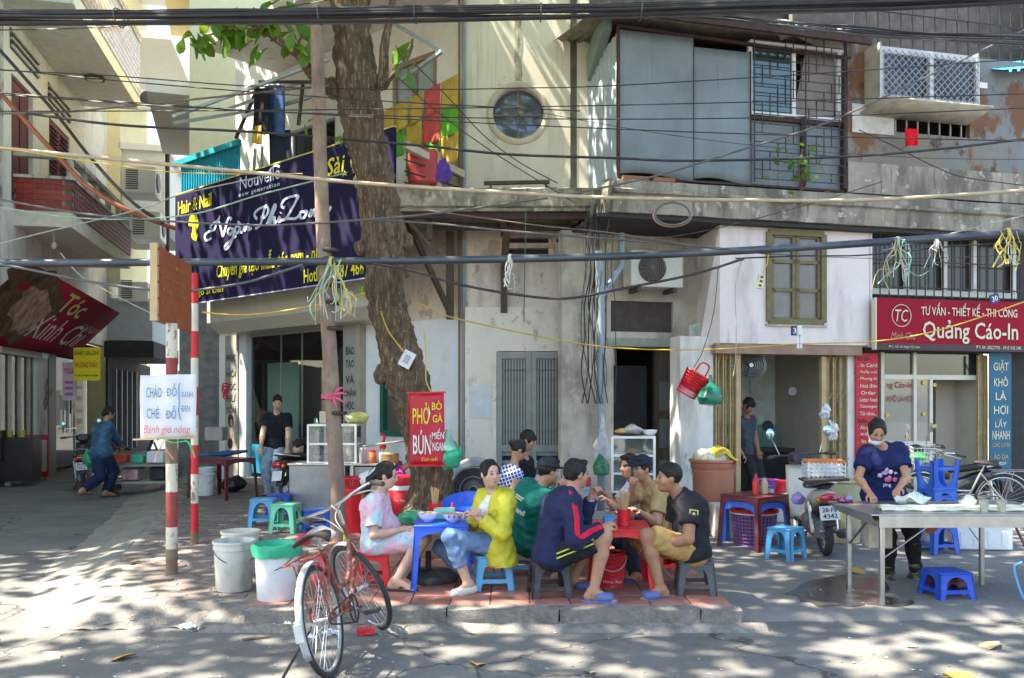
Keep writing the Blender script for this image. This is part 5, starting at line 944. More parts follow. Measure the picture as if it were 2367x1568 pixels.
# ---------------------------------------------------------------- buckets, bins, baskets
def lath(name, lab, cat, prof, m_, loc, n=28, group=None, solid=0, rot=None): o = MB().lathe(prof, n, caps=(True, False)).build(name, m_, solid=solid); o.location = loc; o.rotation_euler = rot or (0, 0, 0); return tag(o, lab, cat, group)
dirty = M('dirty_white_plastic', (.58, .57, .50), .5, var=.1, layers=[((.25, .24, .19), 5, (1, 1, .4), .5, .66, .75)]); wpl = P('white_plastic', (.72, .73, .72)); 
def bucket(x, y, lab, r, h, m_, z=.125, ang=0, loc=None, tilt=None):
    t = thing('bucket', lab, 'bucket', loc if loc is not None else gp(x, y, z), rot=tilt or (0, 0, ang)); b = MB()
    b.lathe([(r*.86, 0), (r*.88, .004), (r*.97, h*.82), (r*1.03, h*.83), (r*1.03, h*.87), (r*.99, h*.875), (r*1.0, h*.94), (r*1.06, h*.95), (r*1.06, h), (r*.99, h), (r*.95, h*.9), (r*.84, .02), (0, .02)], 32); b.build('pail', m_, t)
    a = [pi*i/14 for i in range(15)]; MB().tube([V((r*1.05*cos(q), -r*.98*sin(q)*.9-.0, h*.84-r*.95*sin(q)*.75)) for q in a], .0035, 6).build('wire_handle', mgrill, t); return t
bucket(541, 1362, 'grimy white bucket with a wire handle in front of the cleaner one', .158, .39, dirty, ang=.6); bucket(556, 1325, 'cream bucket behind the grimy white bucket', .16, .37, M('cream_bucket', (.62, .58, .46), .5, layers=[((.4, .37, .28), 6, (1, 1, .5), .5, .7, .5)]), ang=.2)
gb = bucket(640, 1383, 'white bucket with a green bag liner by the bicycle', .165, .40, wpl, ang=-.5)
grb = M('green_film', (.02, .42, .22), .3, var=.25, scale=12, alpha=.82); MB().lathe([(.182, .325), (.187, .37), (.18, .415), (.165, .42), (.14, .37), (.08, .36), (0, .35)], 36, caps=(False, False)).noise(.012, 16).build('bag_liner', grb, gb)
bucket(475, 1145, 'white bucket on the pavement beside the striped post', .15, .34, wpl); bucket(478, 1128, 'white bucket behind the table with the umbrella', .15, .36, wpl)
red2 = tag(MB().box((0, 0, .045), (.3, .2, .09)).build('red_lid', P('dull_red', (.35, .03, .035)), loc=gp(622, 1285, .125), rz=.2, bev=.02), 'dull red plastic tub upside down behind the buckets', 'tub')
def slatted(t, r0, r1, h, m_, n=26, rows=7, rim=.012, sx=1, sy=1):                        # open woven plastic basket
    for i in range(rows+1):
        k = i/rows; r = r0+(r1-r0)*k; MB().tube([V((r*cos(a)*sx, r*sin(a)*sy, h*k)) for a in [2*pi*j/30 for j in range(30)]], rim if i in (0, rows) else .006, 5, closed=True).build('rim' if i in (0, rows) else 'hoop', m_, t)
    b = MB()
    for j in range(n): a = 2*pi*j/n; b.bar((r0*cos(a)*sx, r0*sin(a)*sy, 0), (r1*cos(a)*sx, r1*sin(a)*sy, h), .016, .005)
    b.build('ribs', m_, t); MB().lathe([(0, 0), (r0, 0)], 24, sx=sx, sy=sy, caps=(False, False)).build('base', m_, t); return t
pu = P('purple_plastic', (.22, .10, .26)); pk = thing('laundry_basket', 'purple woven plastic basket with red rim under the maroon table', 'basket', (2.66, 9.52, .055)); slatted(pk, .20, .245, .36, pu, 34, 9); MB().tube([V((.25*cos(a), .25*sin(a), .375)) for a in [2*pi*j/30 for j in range(30)]], .022, 6, closed=True).build('red_rim', redp, pk); MB().tube([V((.25*cos(a), .25*sin(a), .35)) for a in [2*pi*j/30 for j in range(30)]], .012, 6, closed=True).build('white_rim', wpl, pk); MB().lathe([(.19, .01), (.236, .33)], 26, caps=(False, False)).build('lining', M('basket_shadow_lining', (.10, .04, .07), .8), pk)  # dark inner sleeve paints the shade inside the basket
rbk = thing('waste_basket', 'red plastic waste basket under the red table', 'basket', gp(1412, 1352, .13)); slatted(rbk, .09, .115, .26, redp, 30, 8); MB().tube([V((.118*cos(a), -.05-.07*sin(a), .24-.11*sin(a))) for a in [pi*i/12 for i in range(13)]], .006, 6).build('handle', M('pink_handle', (.7, .3, .35), .4), rbk); MB().lathe([(.086, .005), (.108, .25)], 26, caps=(False, False)).build('lining', P('dark_red_lining', (.25, .008, .012)), rbk)
txt(rbk, 'Mong đẹp', 0, .045, .15, .03, M('pale_print_red', (.65, .45, .45), .5), y=-.11)
co_ = thing('colander', 'red plastic colander on a red bin beside the pole', 'colander', V((-1.82, 9.9, .62))); slatted(co_, .10, .165, .13, redp, 30, 5, rim=.014)
lath('waste_bin', 'red plastic bin carrying the colander', 'bin', [(.10, 0), (.135, .47), (.15, .475), (.15, .497), (.13, .497), (.1, .02), (0, .02)], redp, V((-1.80, 9.92, .12)))
bucket(0, 0, 'white pail lying tilted in the red colander', .10, .22, wpl, loc=V((-1.70, 9.85, .72)), tilt=(.2, 1.25, 0))
cl_ = thing('water_cooler', 'red and white insulated drink cooler beside the tree trunk', 'cooler', V((-1.42, 11.2, .12))); MB().lathe([(.15, 0), (.165, .02), (.172, .36), (.165, .37)], 28).build('body', redp, cl_); MB().lathe([(.176, .37), (.178, .42), (.17, .43)], 28).build('band', wpl, cl_); MB().lathe([(.175, .43), (.18, .47), (.17, .53), (.1, .55), (0, .55)], 28).build('lid', redp, cl_); MB().box((.0, -.18, .06), (.03, .05, .05)).build('tap', wpl, cl_); txt(cl_, 'Phú Thịnh', 0, .24, .15, .04, wpl, y=-.178)
terr = P('terracotta_plastic', (.46, .17, .10), .5, var=.15); tb = thing('dough_bin', 'large terracotta plastic bin heaped with pale noodle dough', 'bin', V((2.50, 10.75, .05))); MB().lathe([(.22, 0), (.235, .02), (.255, .7), (.265, .70), (.265, .74), (.275, .75), (.28, .82), (.30, .83), (.30, .86), (.27, .86), (.24, .7), (0, .7)], 34).build('body', terr, tb)
MB().ell((0, 0, .84), (.255, .255, .14), 24, 14).noise(.05, 9).build('dough_heap', M('pale_dough', (.66, .60, .42), .7, var=.2, scale=20, bump=.6, bscale=40), tb)
b = MB(); b.grid(12, 12, lambda s, t: V((-.1+.36*s, -.24+.42*t, .93+.09*sin(s*3.0)-.25*(abs(t-.5))**1.5-.18*max(0, s-.6)))).noise(.035, 9); b.build('yellow_cover', M('yellow_film', (.55, .40, .04), .4, var=.25, bump=.3), tb, solid=.004)
# ---------------------------------------------------------------- bicycle and scooters
def wheel(t, c, r, tyre, rimm, ax='Y', tw=.018, spokes=28, rot=None, nm='wheel'):
    w_ = bpy.data.objects.new(nm, None); COL.objects.link(w_); w_.parent = t; w_.location = c; w_.rotation_euler = rot or (0, 0, 0); A = [2*pi*i/40 for i in range(40)]
    MB().tube([V((r*cos(a), 0, r*sin(a))) for a in A], tw, 10, closed=True).build('tyre', tyre, w_); MB().tube([V(((r-tw-.004)*cos(a), 0, (r-tw-.004)*sin(a))) for a in A], tw*.62, 6, closed=True).build('rim', rimm, w_)
    b = MB()
    for i in range(spokes): a = 2*pi*i/spokes; e = a+(.5 if i % 2 else -.5); b.bar((.02*cos(e), .03*(1 if i % 4 < 2 else -1), .02*sin(e)), ((r-tw)*cos(a), 0, (r-tw)*sin(a)), .003 if spokes > 10 else .03)
    b.build('spokes', rimm, w_); MB().lathe([(.022, -.045), (.016, -.02), (.016, .02), (.022, .045)], 12, mat=Matrix.Rotation(pi/2, 4, 'X')).build('hub', rimm, w_); return w_
rub = M('tyre_rubber', (.04, .038, .036), .8, var=.2, scale=20, bump=.3, layers=[((.20, .18, .16), 6, (1, 1, 1), .55, .75, .5)]); chrome = M('dull_chrome', (.55, .54, .52), .28, metal=.85, var=.2, scale=10); steelw = M('spoke_steel', (.5, .5, .5), .35, metal=.7)
def bicycle(lab, loc, head, lean, fr, fend, steer, basket=None, rnd=None):
    t = thing('bicycle', lab, 'bicycle', loc); t.rotation_euler = (Matrix.Rotation(head, 4, 'Z') @ Matrix.Rotation(lean, 4, 'X')).to_euler(); r = .33; WB = .98; tw = .018; RR = r-tw
    wheel(t, (0, 0, r), RR, rub, steelw); hd = V((WB-.20, 0, .72)); fk = V((WB, 0, r)); ax = (V((WB-.24, 0, .86))-V((WB-.10, 0, .45))).normalized()
    fr_ = bpy.data.objects.new('front_fork', None); COL.objects.link(fr_); fr_.parent = t; piv = V((WB-.115, 0, .50)); fr_.location = piv; q = Matrix.Rotation(steer, 4, ax); fr_.rotation_euler = q.to_euler()
    b = MB()
    for s in (-1, 1): b.tube(cr([V((WB-.13, s*.03, .53))-piv, V((WB-.07, s*.055, .45))-piv, V((WB-.02, s*.055, .36))-piv, fk+V((0, s*.055, 0))-piv], 4), .011, 8)
    b.build('fork_blades', fr, fr_); wheel(fr_, fk-piv, RR, rub, steelw)
    def fender(c, a0, a1, par, m_):
        A = [a0+(a1-a0)*i/18 for i in range(19)]; b = MB(); rr_ = r+.012; vs = []
        for a in A:
            for k in range(6): e = pi*(k/5); vs.append(V((c[0]+(rr_+.014*sin(e))*cos(a), .021*cos(e)+c[1], c[2]+(rr_+.014*sin(e))*sin(a))))
        b.add(vs, [(i*6+j, i*6+j+1, (i+1)*6+j+1, (i+1)*6+j) for i in range(18) for j in range(5)]); return b.build('mudguard', m_, par, solid=.002)
    rearf = fender((0, 0, r), R(70), R(205), t, fend[0]); fender(fk-piv, R(-20), R(110), fr_, fend[1])
    MB().box((-r-.035, 0, r+.02), (.02, .05, .10)).build('reflector_plate', M('grey_plate', (.4, .42, .42), .5), t)
    bb_ = V((.43, 0, .29)); st = V((.24, 0, .72)); b = MB(); b.tube([bb_, st], .016, 10); b.tube([V((WB-.225, 0, .80)), V((WB-.13, 0, .53))], .019, 10); b.tube(cr([V((WB-.14, 0, .56)), V((.62, 0, .36)), bb_], 5), .018, 10); b.tube(cr([V((WB-.19, 0, .70)), V((.62, 0, .47)), bb_.lerp(st, .35)], 5), .015, 10)
    for s in (-1, 1): b.tube([bb_+V((0, s*.035, 0)), V((0, s*.055, r))], .009, 7); b.tube([st.lerp(bb_, .12)+V((0, s*.015, 0)), V((0, s*.06, r))], .008, 7)
    b.build('frame', fr, t)
    MB().tube([st, st+V((-.03, 0, .09))], .013, 8).build('seat_post', chrome, t); b = MB(); b.grid(8, 6, lambda s, v: V((st.x-.16+.27*s, (v-.5)*2*(.095*(1-s)**.6+.02), st.z+.11-.05*((v-.5)*2)**2*(1.1-s)-.015*s))); b.build('saddle', M('worn_saddle', (.05, .04, .035), .6), t, solid=.02)
    rk = MB(); zk = r+.40-.02
    for s in (-.06, .06): rk.bar((-.26, s, zk), (.16, s, zk), .010); rk.bar((-.10, s*1.1, zk), (0, s, r), .007)
    for x in (-.26, -.16, -.06, .04): rk.bar((x, -.06, zk), (x, .06, zk), .008)
    rk.build('rear_rack', fr, t)
    # chainset
    b = MB(); b.tube([V((bb_.x+.085*cos(a), -.06, bb_.z+.085*sin(a))) for a in [2*pi*i/24 for i in range(24)]], .006, 6, closed=True)
    for i in range(4): a = 2*pi*i/4; b.bar(bb_+V((0, -.06, 0)), bb_+V((.085*cos(a), -.06, .085*sin(a))), .008)
    b.build('chainring', mgrill, t); b = MB(); b.tube(cr([bb_+V((0, -.06, .088)), V((.2, -.06, .37)), V((0, -.06, r+.03)), V((-.03, -.06, r)), V((0, -.06, r-.03)), V((.2, -.06, .25)), bb_+V((0, -.06, -.088))], 4), .006, 5); b.build('chain', mgrill, t)
    for s, a in ((-1, -.4), (1, pi-.4)):
        e = bb_+V((.17*cos(a), s*.075, .17*sin(a))); MB().bar(bb_+V((0, s*.07, 0)), e, .016).build('crank', chrome, t); MB().box(e+V((0, s*.05, 0)), (.085, .09, .024)).build('pedal', M('pedal_rubber', (.07, .06, .05), .7), t)
    hb_ = bpy.data.objects.new('handlebar', None); COL.objects.link(hb_); hb_.parent = t; hp = V((WB-.235, 0, .84)); hb_.location = hp; hb_.rotation_euler = Matrix.Rotation(steer, 4, ax).to_euler()
    MB().tube([V((.03, 0, -.06)), V((0, 0, .06)), V((.05, 0, .11))], .013, 8).build('stem', chrome, hb_); MB().tube(cr([V((-.16, -.29, .10)), V((-.06, -.28, .13)), V((.05, -.2, .12)), V((.06, -.06, .10)), V((.06, .06, .10)), V((.05, .2, .12)), V((-.06, .28, .13)), V((-.16, .29, .10))], 5), .011, 8).build('bar', chrome, hb_)
    for s in (-1, 1): MB().tube([V((-.06, s*.282, .13)), V((-.19, s*.29, .09))], .018, 8).build('grip', blkp, hb_); MB().tube(cr([V((.03, s*.2, .1)), V((-.05, s*.25, .085)), V((-.15, s*.26, .05))], 4), .006, 6).build('brake_lever', chrome, hb_); MB().tube(cr([V((.03, s*.2, .1)), V((.14, s*.14, .1)), V((.16, s*.03, .02)), V((.06, 0, -.12)), V((.02, 0, -.25))], 5), .004, 5).build('brake_cable', cbl, hb_)
    MB().bar((-.02, .06, r-.02), (-.24, .26, .03), .013).bar((-.24, .26, .03), (-.29, .27, .03), .02, .008).build('kickstand', mgrill, t)
    if basket:
        bk = bpy.data.objects.new('basket', None); COL.objects.link(bk); bk.parent = t; bk.location = (WB-.02, 0, .78); b = MB(); w0, w1, l0, l1, h_ = .13, .17, .10, .13, .22
        for i in range(5):
            k = i/4; W1, L1 = w0+(w1-w0)*k, l0+(l1-l0)*k
            for p_, q_ in (((-L1, -W1), (L1, -W1)), ((L1, -W1), (L1, W1)), ((L1, W1), (-L1, W1)), ((-L1, W1), (-L1, -W1))): b.bar((p_[0], p_[1], h_*k), (q_[0], q_[1], h_*k), .006)
        for i in range(7):
            f = i/6*2-1
            for s in (-1, 1): b.bar((s*l0, w0*f, 0), (s*l1, w1*f, h_), .005); b.bar((l0*f, s*w0, 0), (l1*f, s*w1, h_), .005)
        b.build('wire_basket', wpl, bk)
    return t
obk = M('worn_orange_frame', (.27, .055, .035), .5, var=.3, scale=12, layers=[((.30, .25, .22), 14, (1, 1, 1), .5, .6, .85), ((.10, .06, .045), 20, (1, 1, 1), .58, .66, .8)]); fgr = M('worn_grey_mudguard', (.42, .43, .42), .5, metal=.2, var=.25, scale=8, layers=[((.16, .14, .13), 12, (1, 1, 1), .56, .66, .7)])
rc_ = V((-1.05, 5.08, 0)); bike = bicycle('old orange bicycle leaning on its stand at the kerb', rc_, math.atan2(.93, .10), R(-12), obk, (M('pale_mudguard', (.44, .45, .45), .5, var=.25, scale=8, layers=[((.2, .17, .15), 12, (1, 1, 1), .54, .64, .7)]), fgr), R(46))
def bagmb(c, r, seed, amp=.25, sc=6):
    b = MB().ell(c, r, 30, 20); k = max(r); b.v = [((p[0]-c[0])*(1-.45*max(0, (p[2]-c[2])/r[2]))+c[0], (p[1]-c[1])*(1-.45*max(0, (p[2]-c[2])/r[2]))+c[1], p[2]) for p in b.v]
    b.sa = 80; b.noise(min(r)*amp*1.7, sc, seed); return b.noise(min(r)*amp*.9, max(16, sc*2.6), seed+4)
film = lambda nm, c, a=.6: M(nm, c, .22, var=.3, scale=15, alpha=a, spec=.6)
tag(bagmb((0, 0, 0), (.10, .07, .05), 3).build('plastic_bag', film('clear_film', (.6, .55, .55), .55), loc=at(742, 1232, 5.75)), 'crumpled clear plastic bag on the orange bicycle frame', 'bag'); tag(bagmb((0, 0, 0), (.06, .05, .04), 5).build('plastic_bag', M('crimson_film', (.6, .02, .08), .4), loc=at(702, 1245, 5.75)), 'crimson plastic bag tucked on the bicycle saddle', 'bag')
tag(bagmb((0, 0, 0), (.045, .03, .10), 7).build('plastic_bag', film('red_film', (.75, .08, .08), .75), loc=at(735, 1315, 5.25)), 'small red plastic bag hanging from the bicycle rack', 'bag')
sb_ = bicycle('silver bicycle with white wire basket at the right edge', V((4.62+1.55, 10.9, .055)), R(168), R(-5), chrome, (chrome, chrome), R(10), True)
tag(bagmb((0, 0, 0), (.12, .1, .06), 2).build('plastic_bag', M('lime_film', (.05, .55, .08), .4), loc=V(sb_.location)+V((-.97, .2, .86))), 'bright green bag in the white bicycle basket', 'bag')
def scooter(lab, loc, head, body, seat=None, plate=None, crate=False, lean=0, shield=None, moto=False):
    t = thing('motor_scooter' if not moto else 'motorcycle', lab, 'scooter' if not moto else 'motorcycle', loc); t.rotation_euler = (Matrix.Rotation(head, 4, 'Z') @ Matrix.Rotation(lean, 4, 'X')).to_euler(); r = .245; WB = 1.22; seat = seat or M('black_vinyl', (.025, .025, .028), .45); eng = M('engine_alloy', (.22, .22, .23), .5, metal=.5, var=.3, scale=20)
    wheel(t, (0, 0, r), r-.042, rub, chrome, tw=.042, spokes=16); wheel(t, (WB, 0, r), r-.04, rub, chrome, tw=.036, spokes=16)
    def loft(secs, m_, nm, par=t, n=14, sub=0):
        b = MB(); vs = []
        for (x, z, w_, h_) in secs:
            for j in range(n): a = 2*pi*j/n; c_, s_ = cos(a), sin(a); vs.append((x, w_*abs(c_)**.7*(1 if c_ > 0 else -1), z+h_*abs(s_)**.7*(1 if s_ > 0 else -1)))
        k = len(secs); b.add(vs, [(i*n+j, i*n+(j+1) % n, (i+1)*n+(j+1) % n, (i+1)*n+j) for i in range(k-1) for j in range(n)]+[tuple(range(n-1, -1, -1)), tuple((k-1)*n+j for j in range(n))]); return b.build(nm, m_, par, ang=50)
    loft([(-.28, .66, .03, .03), (-.2, .64, .09, .06), (-.02, .60, .115, .09), (.2, .54, .11, .10), (.42, .46, .09, .09), (.55, .40, .06, .06)], body, 'rear_body')
    loft([(-.2, .72, .05, .02), (-.12, .735, .10, .035), (.1, .73, .12, .045), (.3, .70, .11, .045), (.52, .68, .07, .04), (.58, .66, .03, .02)], seat, 'seat')
    if not moto:
        sh = shield or body; b = MB(); b.grid(8, 10, lambda s, v: V((.80+.22*v-.05*cos((s-.5)*pi), (s-.5)*.40*(1-.35*v), .28+.58*v))); b.build('leg_shield', sh, t, solid=.02); bx('footboard', blkp, t, .45, .85, -.13, .13, .27, .31)
    else: loft([(.5, .62, .06, .06), (.62, .66, .10, .10), (.8, .68, .10, .10), (.92, .64, .05, .05)], body, 'fuel_tank')
    loft([(WB-.02, .40, .02, .02), (WB+.02, .52, .06, .04), (WB-.12, .53, .07, .05), (WB-.25, .46, .05, .03)], body, 'front_mudguard'); b = MB()
    for s in (-1, 1): b.tube([V((WB, s*.06, r)), V((WB-.2, s*.06, .80))], .02, 8)
    b.build('front_fork', eng, t); loft([(WB-.15, .90, .05, .05), (WB-.2, .93, .11, .07), (WB-.30, .95, .13, .07), (WB-.38, .95, .08, .05)], blkp, 'headset')
    MB().ell((WB-.13, 0, .89), (.04, .08, .06)).build('headlight', chrome, t); b = MB(); b.tube(cr([V((WB-.48, -.36, .98)), V((WB-.34, -.25, .98)), V((WB-.3, 0, .97)), V((WB-.34, .25, .98)), V((WB-.48, .36, .98))], 4), .012, 8); b.build('handlebar', chrome if moto else blkp, t)
    for s in (-1, 1):
        MB().tube([V((WB-.38, s*.27, .98)), V((WB-.49, s*.365, .98))], .019, 8).build('grip', blkp, t); MB().tube(cr([V((WB-.34, s*.22, .99)), V((WB-.33, s*.26, 1.10)), V((WB-.36, s*.30, 1.18))], 4), .006, 6).build('mirror_stem', chrome, t); m_ = MB().ell((0, 0, 0), (.012, .045, .065)).build('mirror', M('mirror_glass', (.35, .5, .52), .05, metal=.8), t); m_.location = (WB-.37, s*.31, 1.23)
        MB().tube([V((-.02, s*.12, r)), V((.02, s*.13, .56))], .022, 8).build('shock_absorber', chrome, t); MB().ell((-.24, s*.09, .60), (.03, .03, .03)).build('indicator', M('amber_lens', (.6, .2, .02), .2), t)
    MB().ell((-.285, 0, .62), (.03, .085, .045)).build('tail_light', M('red_lens', (.45, .01, .02), .15, coat=1), t); b = MB(); b.grid(5, 6, lambda s, v: V((-.16-.10*v, (s-.5)*.13, .55-.22*v))); b.build('rear_mudguard', blkp, t, solid=.01)
    pl = thing('plate', 'l', 'x') if False else None
    pr = bpy.data.objects.new('number_plate', None); COL.objects.link(pr); pr.parent = t; pr.location = (-.285, 0, .47); pr.rotation_euler = (R(-14), 0, R(-90)); bx('plate', M('plate_white', (.62, .62, .62), .45), pr, -.095, .095, 0, .006, -.07, .07)
    if plate:
        for i, tx in enumerate(plate): txt(pr, tx, 0, .031-.062*i, .14, .046, blk, y=-.003, off=.02)
    loft([(.02, .27, .10, .10), (.25, .28, .13, .11), (.5, .30, .12, .10), (.62, .32, .06, .06)], eng, 'engine'); MB().tube(cr([V((.5, -.12, .25)), V((.2, -.17, .2)), V((-.05, -.18, .22)), V((-.32, -.19, .28))], 4), [.02]*6+[.05]*7, 10).build('exhaust', eng, t)
    MB().tube([V((-.22, -.09, .76)), V((-.28, 0, .78)), V((-.22, .09, .76)), V((.05, .13, .72))], .012, 7).tube([V((-.22, -.09, .76)), V((.05, -.13, .72))], .012, 7).build('grab_rail', chrome, t); MB().bar((.35, .1, .2), (.25, .2, .02), .02).build('side_stand', mgrill, t)
    return t
creamb = P('cream_scooter', (.50, .46, .38), .35, var=.15, coat=.4)
s1 = scooter('cream scooter with a plastic crate on its rack parked by the shop', V((3.2, 8.82, .05)), R(84), creamb, plate=('28-F8', '4342'), lean=R(-4))
def incrate(t0, loc, rz, w, d, h, m_, lab, rimm=None):
    t = thing('plastic_crate', lab, 'crate', loc, rz); bx('base', m_, t, -w/2, w/2, -d/2, d/2, 0, .012); hw, hd = w/2, d/2
    for i in range(5):
        z = .02+(h-.03)*i/4; hh_ = .022 if i < 4 else .03
        for s in (-1, 1): bx('slat', rimm if (rimm and i == 4) else m_, t, -hw, hw, s*hd-.005, s*hd+.005, z, z+hh_); bx('slat', rimm if (rimm and i == 4) else m_, t, s*hw-.005, s*hw+.005, -hd, hd, z, z+hh_)
    for i in range(9):
        f = -1+2*i/8
        for s in (-1, 1): bx('upright', m_, t, hw*f-.006, hw*f+.006, s*hd-.008, s*hd+.008, 0, h)
    return t
incrate(None, V((3.22, 8.94, .80)), R(-6), .36, .28, .20, P('grey_white_crate', (.55, .57, .58)), 'grey white plastic crate carried on the cream scooter', P('orange_rim', (.55, .18, .05)))
MB().box((-.12, 0, .79), (.42, .40, .02)).build('rear_rack', mgrill, s1)
tag(bagmb((0, 0, 0), (.075, .06, .07), 4).build('plastic_bag', film('violet_film', (.35, .25, .6), .85), loc=at(1845, 1150, 8.9)), 'violet plastic bag hanging on the cream scooter', 'bag')
s2 = scooter('black scooter parked in the alley beside the dark green pillar', V((-7.85, 15.9, 0)), R(113), P('black_scooter', (.02, .02, .022), .25, coat=.6), plate=('29-K1', '590.21'), lean=R(-5))
s3 = scooter('white and blue step through scooter behind the goods cart', V((-8.3, 17.4, 0)), R(25), P('grey_blue_scooter', (.35, .42, .48), .3, coat=.5), shield=P('navy_shield', (.03, .05, .09), .3), lean=R(-4))
s4 = scooter('dark scooter seen from behind parked at the salon door', V((-3.10, 12.3, .12)), R(58), P('dark_red_scooter', (.10, .012, .015), .3, coat=.6), lean=R(-5))
s5 = scooter('black motorcycle parked sideways behind the noodle table', V((6.15, 11.2, .055)), R(182), P('black_motor', (.03, .03, .03), .3, coat=.4), moto=True, lean=R(4))
# ---------------------------------------------------------------- stainless noodle table
inox = M('stainless_steel', (.50, .49, .47), .32, metal=.85, var=.12, scale=5, layers=[((.30, .28, .25), 4, (1, 1, 1), .55, .75, .5)])
nt_ = thing('noodle_table', 'stainless steel work table covered with strips of noodle dough', 'table', (2.75, 6.62, .05)); X1, D1, H1 = 1.62, .93, .70
bx('table_top', inox, nt_, 0, X1, 0, D1, H1-.012, H1, bev=.004); bx('apron', inox, nt_, .06, X1, -.002, .012, H1-.10, H1-.013); MB().add([(0, 0, H1-.012), (.06, -.002, H1-.1), (.06, .012, H1-.1), (.0, D1, H1-.012), (.1, D1, H1-.09)], [(0, 1, 4, 3)]).build('apron', inox, nt_, smooth=False)
for (x, y) in ((.10, .05), (.12, D1-.18), (1.25, D1-.18), (1.27, .08)): bx('leg', inox, nt_, x-.018, x+.018, y-.018, y+.018, 0, H1-.012, bev=.004)
for (a_, e_) in (((.12, D1-.18, .35), (.12, .25, H1-.02)), ((1.25, D1-.18, .35), (1.0, D1-.18, H1-.02)), ((.10, .05, .35), (.45, .05, H1-.1)), ((1.27, .08, .35), (1.27, .4, H1-.02))): MB().bar(a_, e_, .02, .006).build('brace', inox, nt_)
dg = M('noodle_dough', (.70, .68, .50), .6, var=.12, scale=12, bump=.4, bscale=30); tz_ = .05+H1
for i in range(3):
    b = MB(); b.grid(40, 5, lambda s, v, i=i: V((.12*i*.3+1.28*s, .075*(v-.5)+.012*sin(s*14+i), .022*(1-(2*v-1)**2)+.003*sin(s*40)))); tag(b.build('dough_strip', dg, loc=(2.92, 6.86+.085*i, tz_+.004), solid=.006), 'long %s strip of rolled noodle dough along the steel table' % ('front', 'middle', 'back')[i], 'dough', 'dough strips on the steel table')
tag(bagmb((0, 0, 0), (.14, .08, .045), 2, .5, 14).build('dough_pile', M('torn_dough', (.62, .66, .60), .6, var=.15), loc=(3.36, 7.28, tz_+.045)), 'torn heap of pale dough in front of the noodle woman', 'dough'); tag(bagmb((0, 0, 0), (.07, .07, .05), 5, .2, 8).build('dough_ball', M('white_dough', (.74, .72, .62), .6), loc=(3.74, 7.1, tz_+.05)), 'white ball of dough at the right of the steel table', 'dough'); tag(bagmb((0, 0, 0), (.13, .06, .035), 8, .4, 12).build('dough_pile', dg, loc=(4.2, 6.95, tz_+.03)), 'lumpy dough at the right end of the steel table', 'dough')
for i, x in enumerate((3.72, 3.86)): lath('plastic_cup', ('left' if i == 0 else 'right')+' one of two cloudy plastic cups on the steel table', 'cup', [(.028, 0), (.036, .085), (.040, .088), (.036, .085), (.027, .004), (0, .004)], film('cloudy_cup', (.6, .58, .45), .75), V((x, 6.82, tz_)), 20)
tag(bagmb((0, 0, 0), (.09, .06, .03), 9, .6, 18).build('rag', M('patterned_rag', (.45, .04, .12), .8, var=.5, scale=20, layers=[((.2, .3, .45), 15, (1, 1, 1), .5, .55, 1)]), loc=(2.86, 7.45, tz_+.03)), 'pink and blue rag on the corner of the steel table', 'rag')
tag(MB().box((0, 0, 0), (.20, .16, .24)).build('tin', M('stained_tin', (.48, .44, .34), .5, var=.2, layers=[((.28, .2, .1), 6, (1, 1, .4), .55, .7, .8)]), loc=(3.10, 7.35, .50), bev=.01), 'stained square tin hanging under the steel table', 'tin')
stf = M('styrofoam', (.72, .73, .74), .7, var=.05, bump=.1, bscale=120); sx_ = thing('styrofoam_box', 'white styrofoam box on the ground behind the noodle table', 'box', V((4.98, 9.3, .055)), -.08); bx('body', stf, sx_, -.3, .3, -.2, .2, 0, .26, bev=.02); bx('lid', stf, sx_, -.31, .31, -.21, .21, .262, .32, bev=.015)
for i in range(4): bx('rib', stf, sx_, -.24+i*.14, -.20+i*.14, -.207, -.2, .04, .2)
tag(bagmb((0, 0, .13), (.16, .12, .13), 3).build('plastic_bag', film('grey_film', (.5, .48, .48), .75), loc=(4.4, 9.2, .06)), 'grey translucent bag beside the styrofoam box', 'bag'); tag(bagmb((0, 0, 0), (.09, .07, .13), 8).build('plastic_bag', film('coral_film', (.7, .18, .16), .8), loc=(3.42+.28, 7.62, .58)), 'coral plastic bag hanging under the steel table', 'bag')
tag(MB().tube(cr([at(x, y, 6.6) for x, y in ((2362, 1300), (2345, 1310), (2350, 1340), (2362, 1375), (2372, 1390))], 5), .009, 7).build('hose', lbl), 'light blue hose end at the right edge', 'hose')
bn = thing('bin', 'yellowish plastic bin standing behind the cream scooter', 'bin', V((3.72, 9.7, .055))); MB().lathe([(.17, 0), (.2, .66), (.22, .67), (.22, .70), (.19, .70), (.16, .03), (0, .03)], 24).build('body', P('straw_plastic', (.48, .43, .24), .5), bn)
# stools piled behind the table
for i, (h, up_) in enumerate(((.0, False), (.30, False), (.36, False))): stool(2166, 0, .055+h, ('lowest', 'second', 'third')[i]+' blue stool in the stack behind the steel table', cobalt, .27, .30, .2, Y=9.0)
si = stool(2166, 0, .05, 'blue stool upside down on top of the stack behind the steel table', cobalt, .27, .30, .2, Y=9.0); si.rotation_euler = (pi, 0, .2); si.location.z = .05+.36+.30+.015+.29
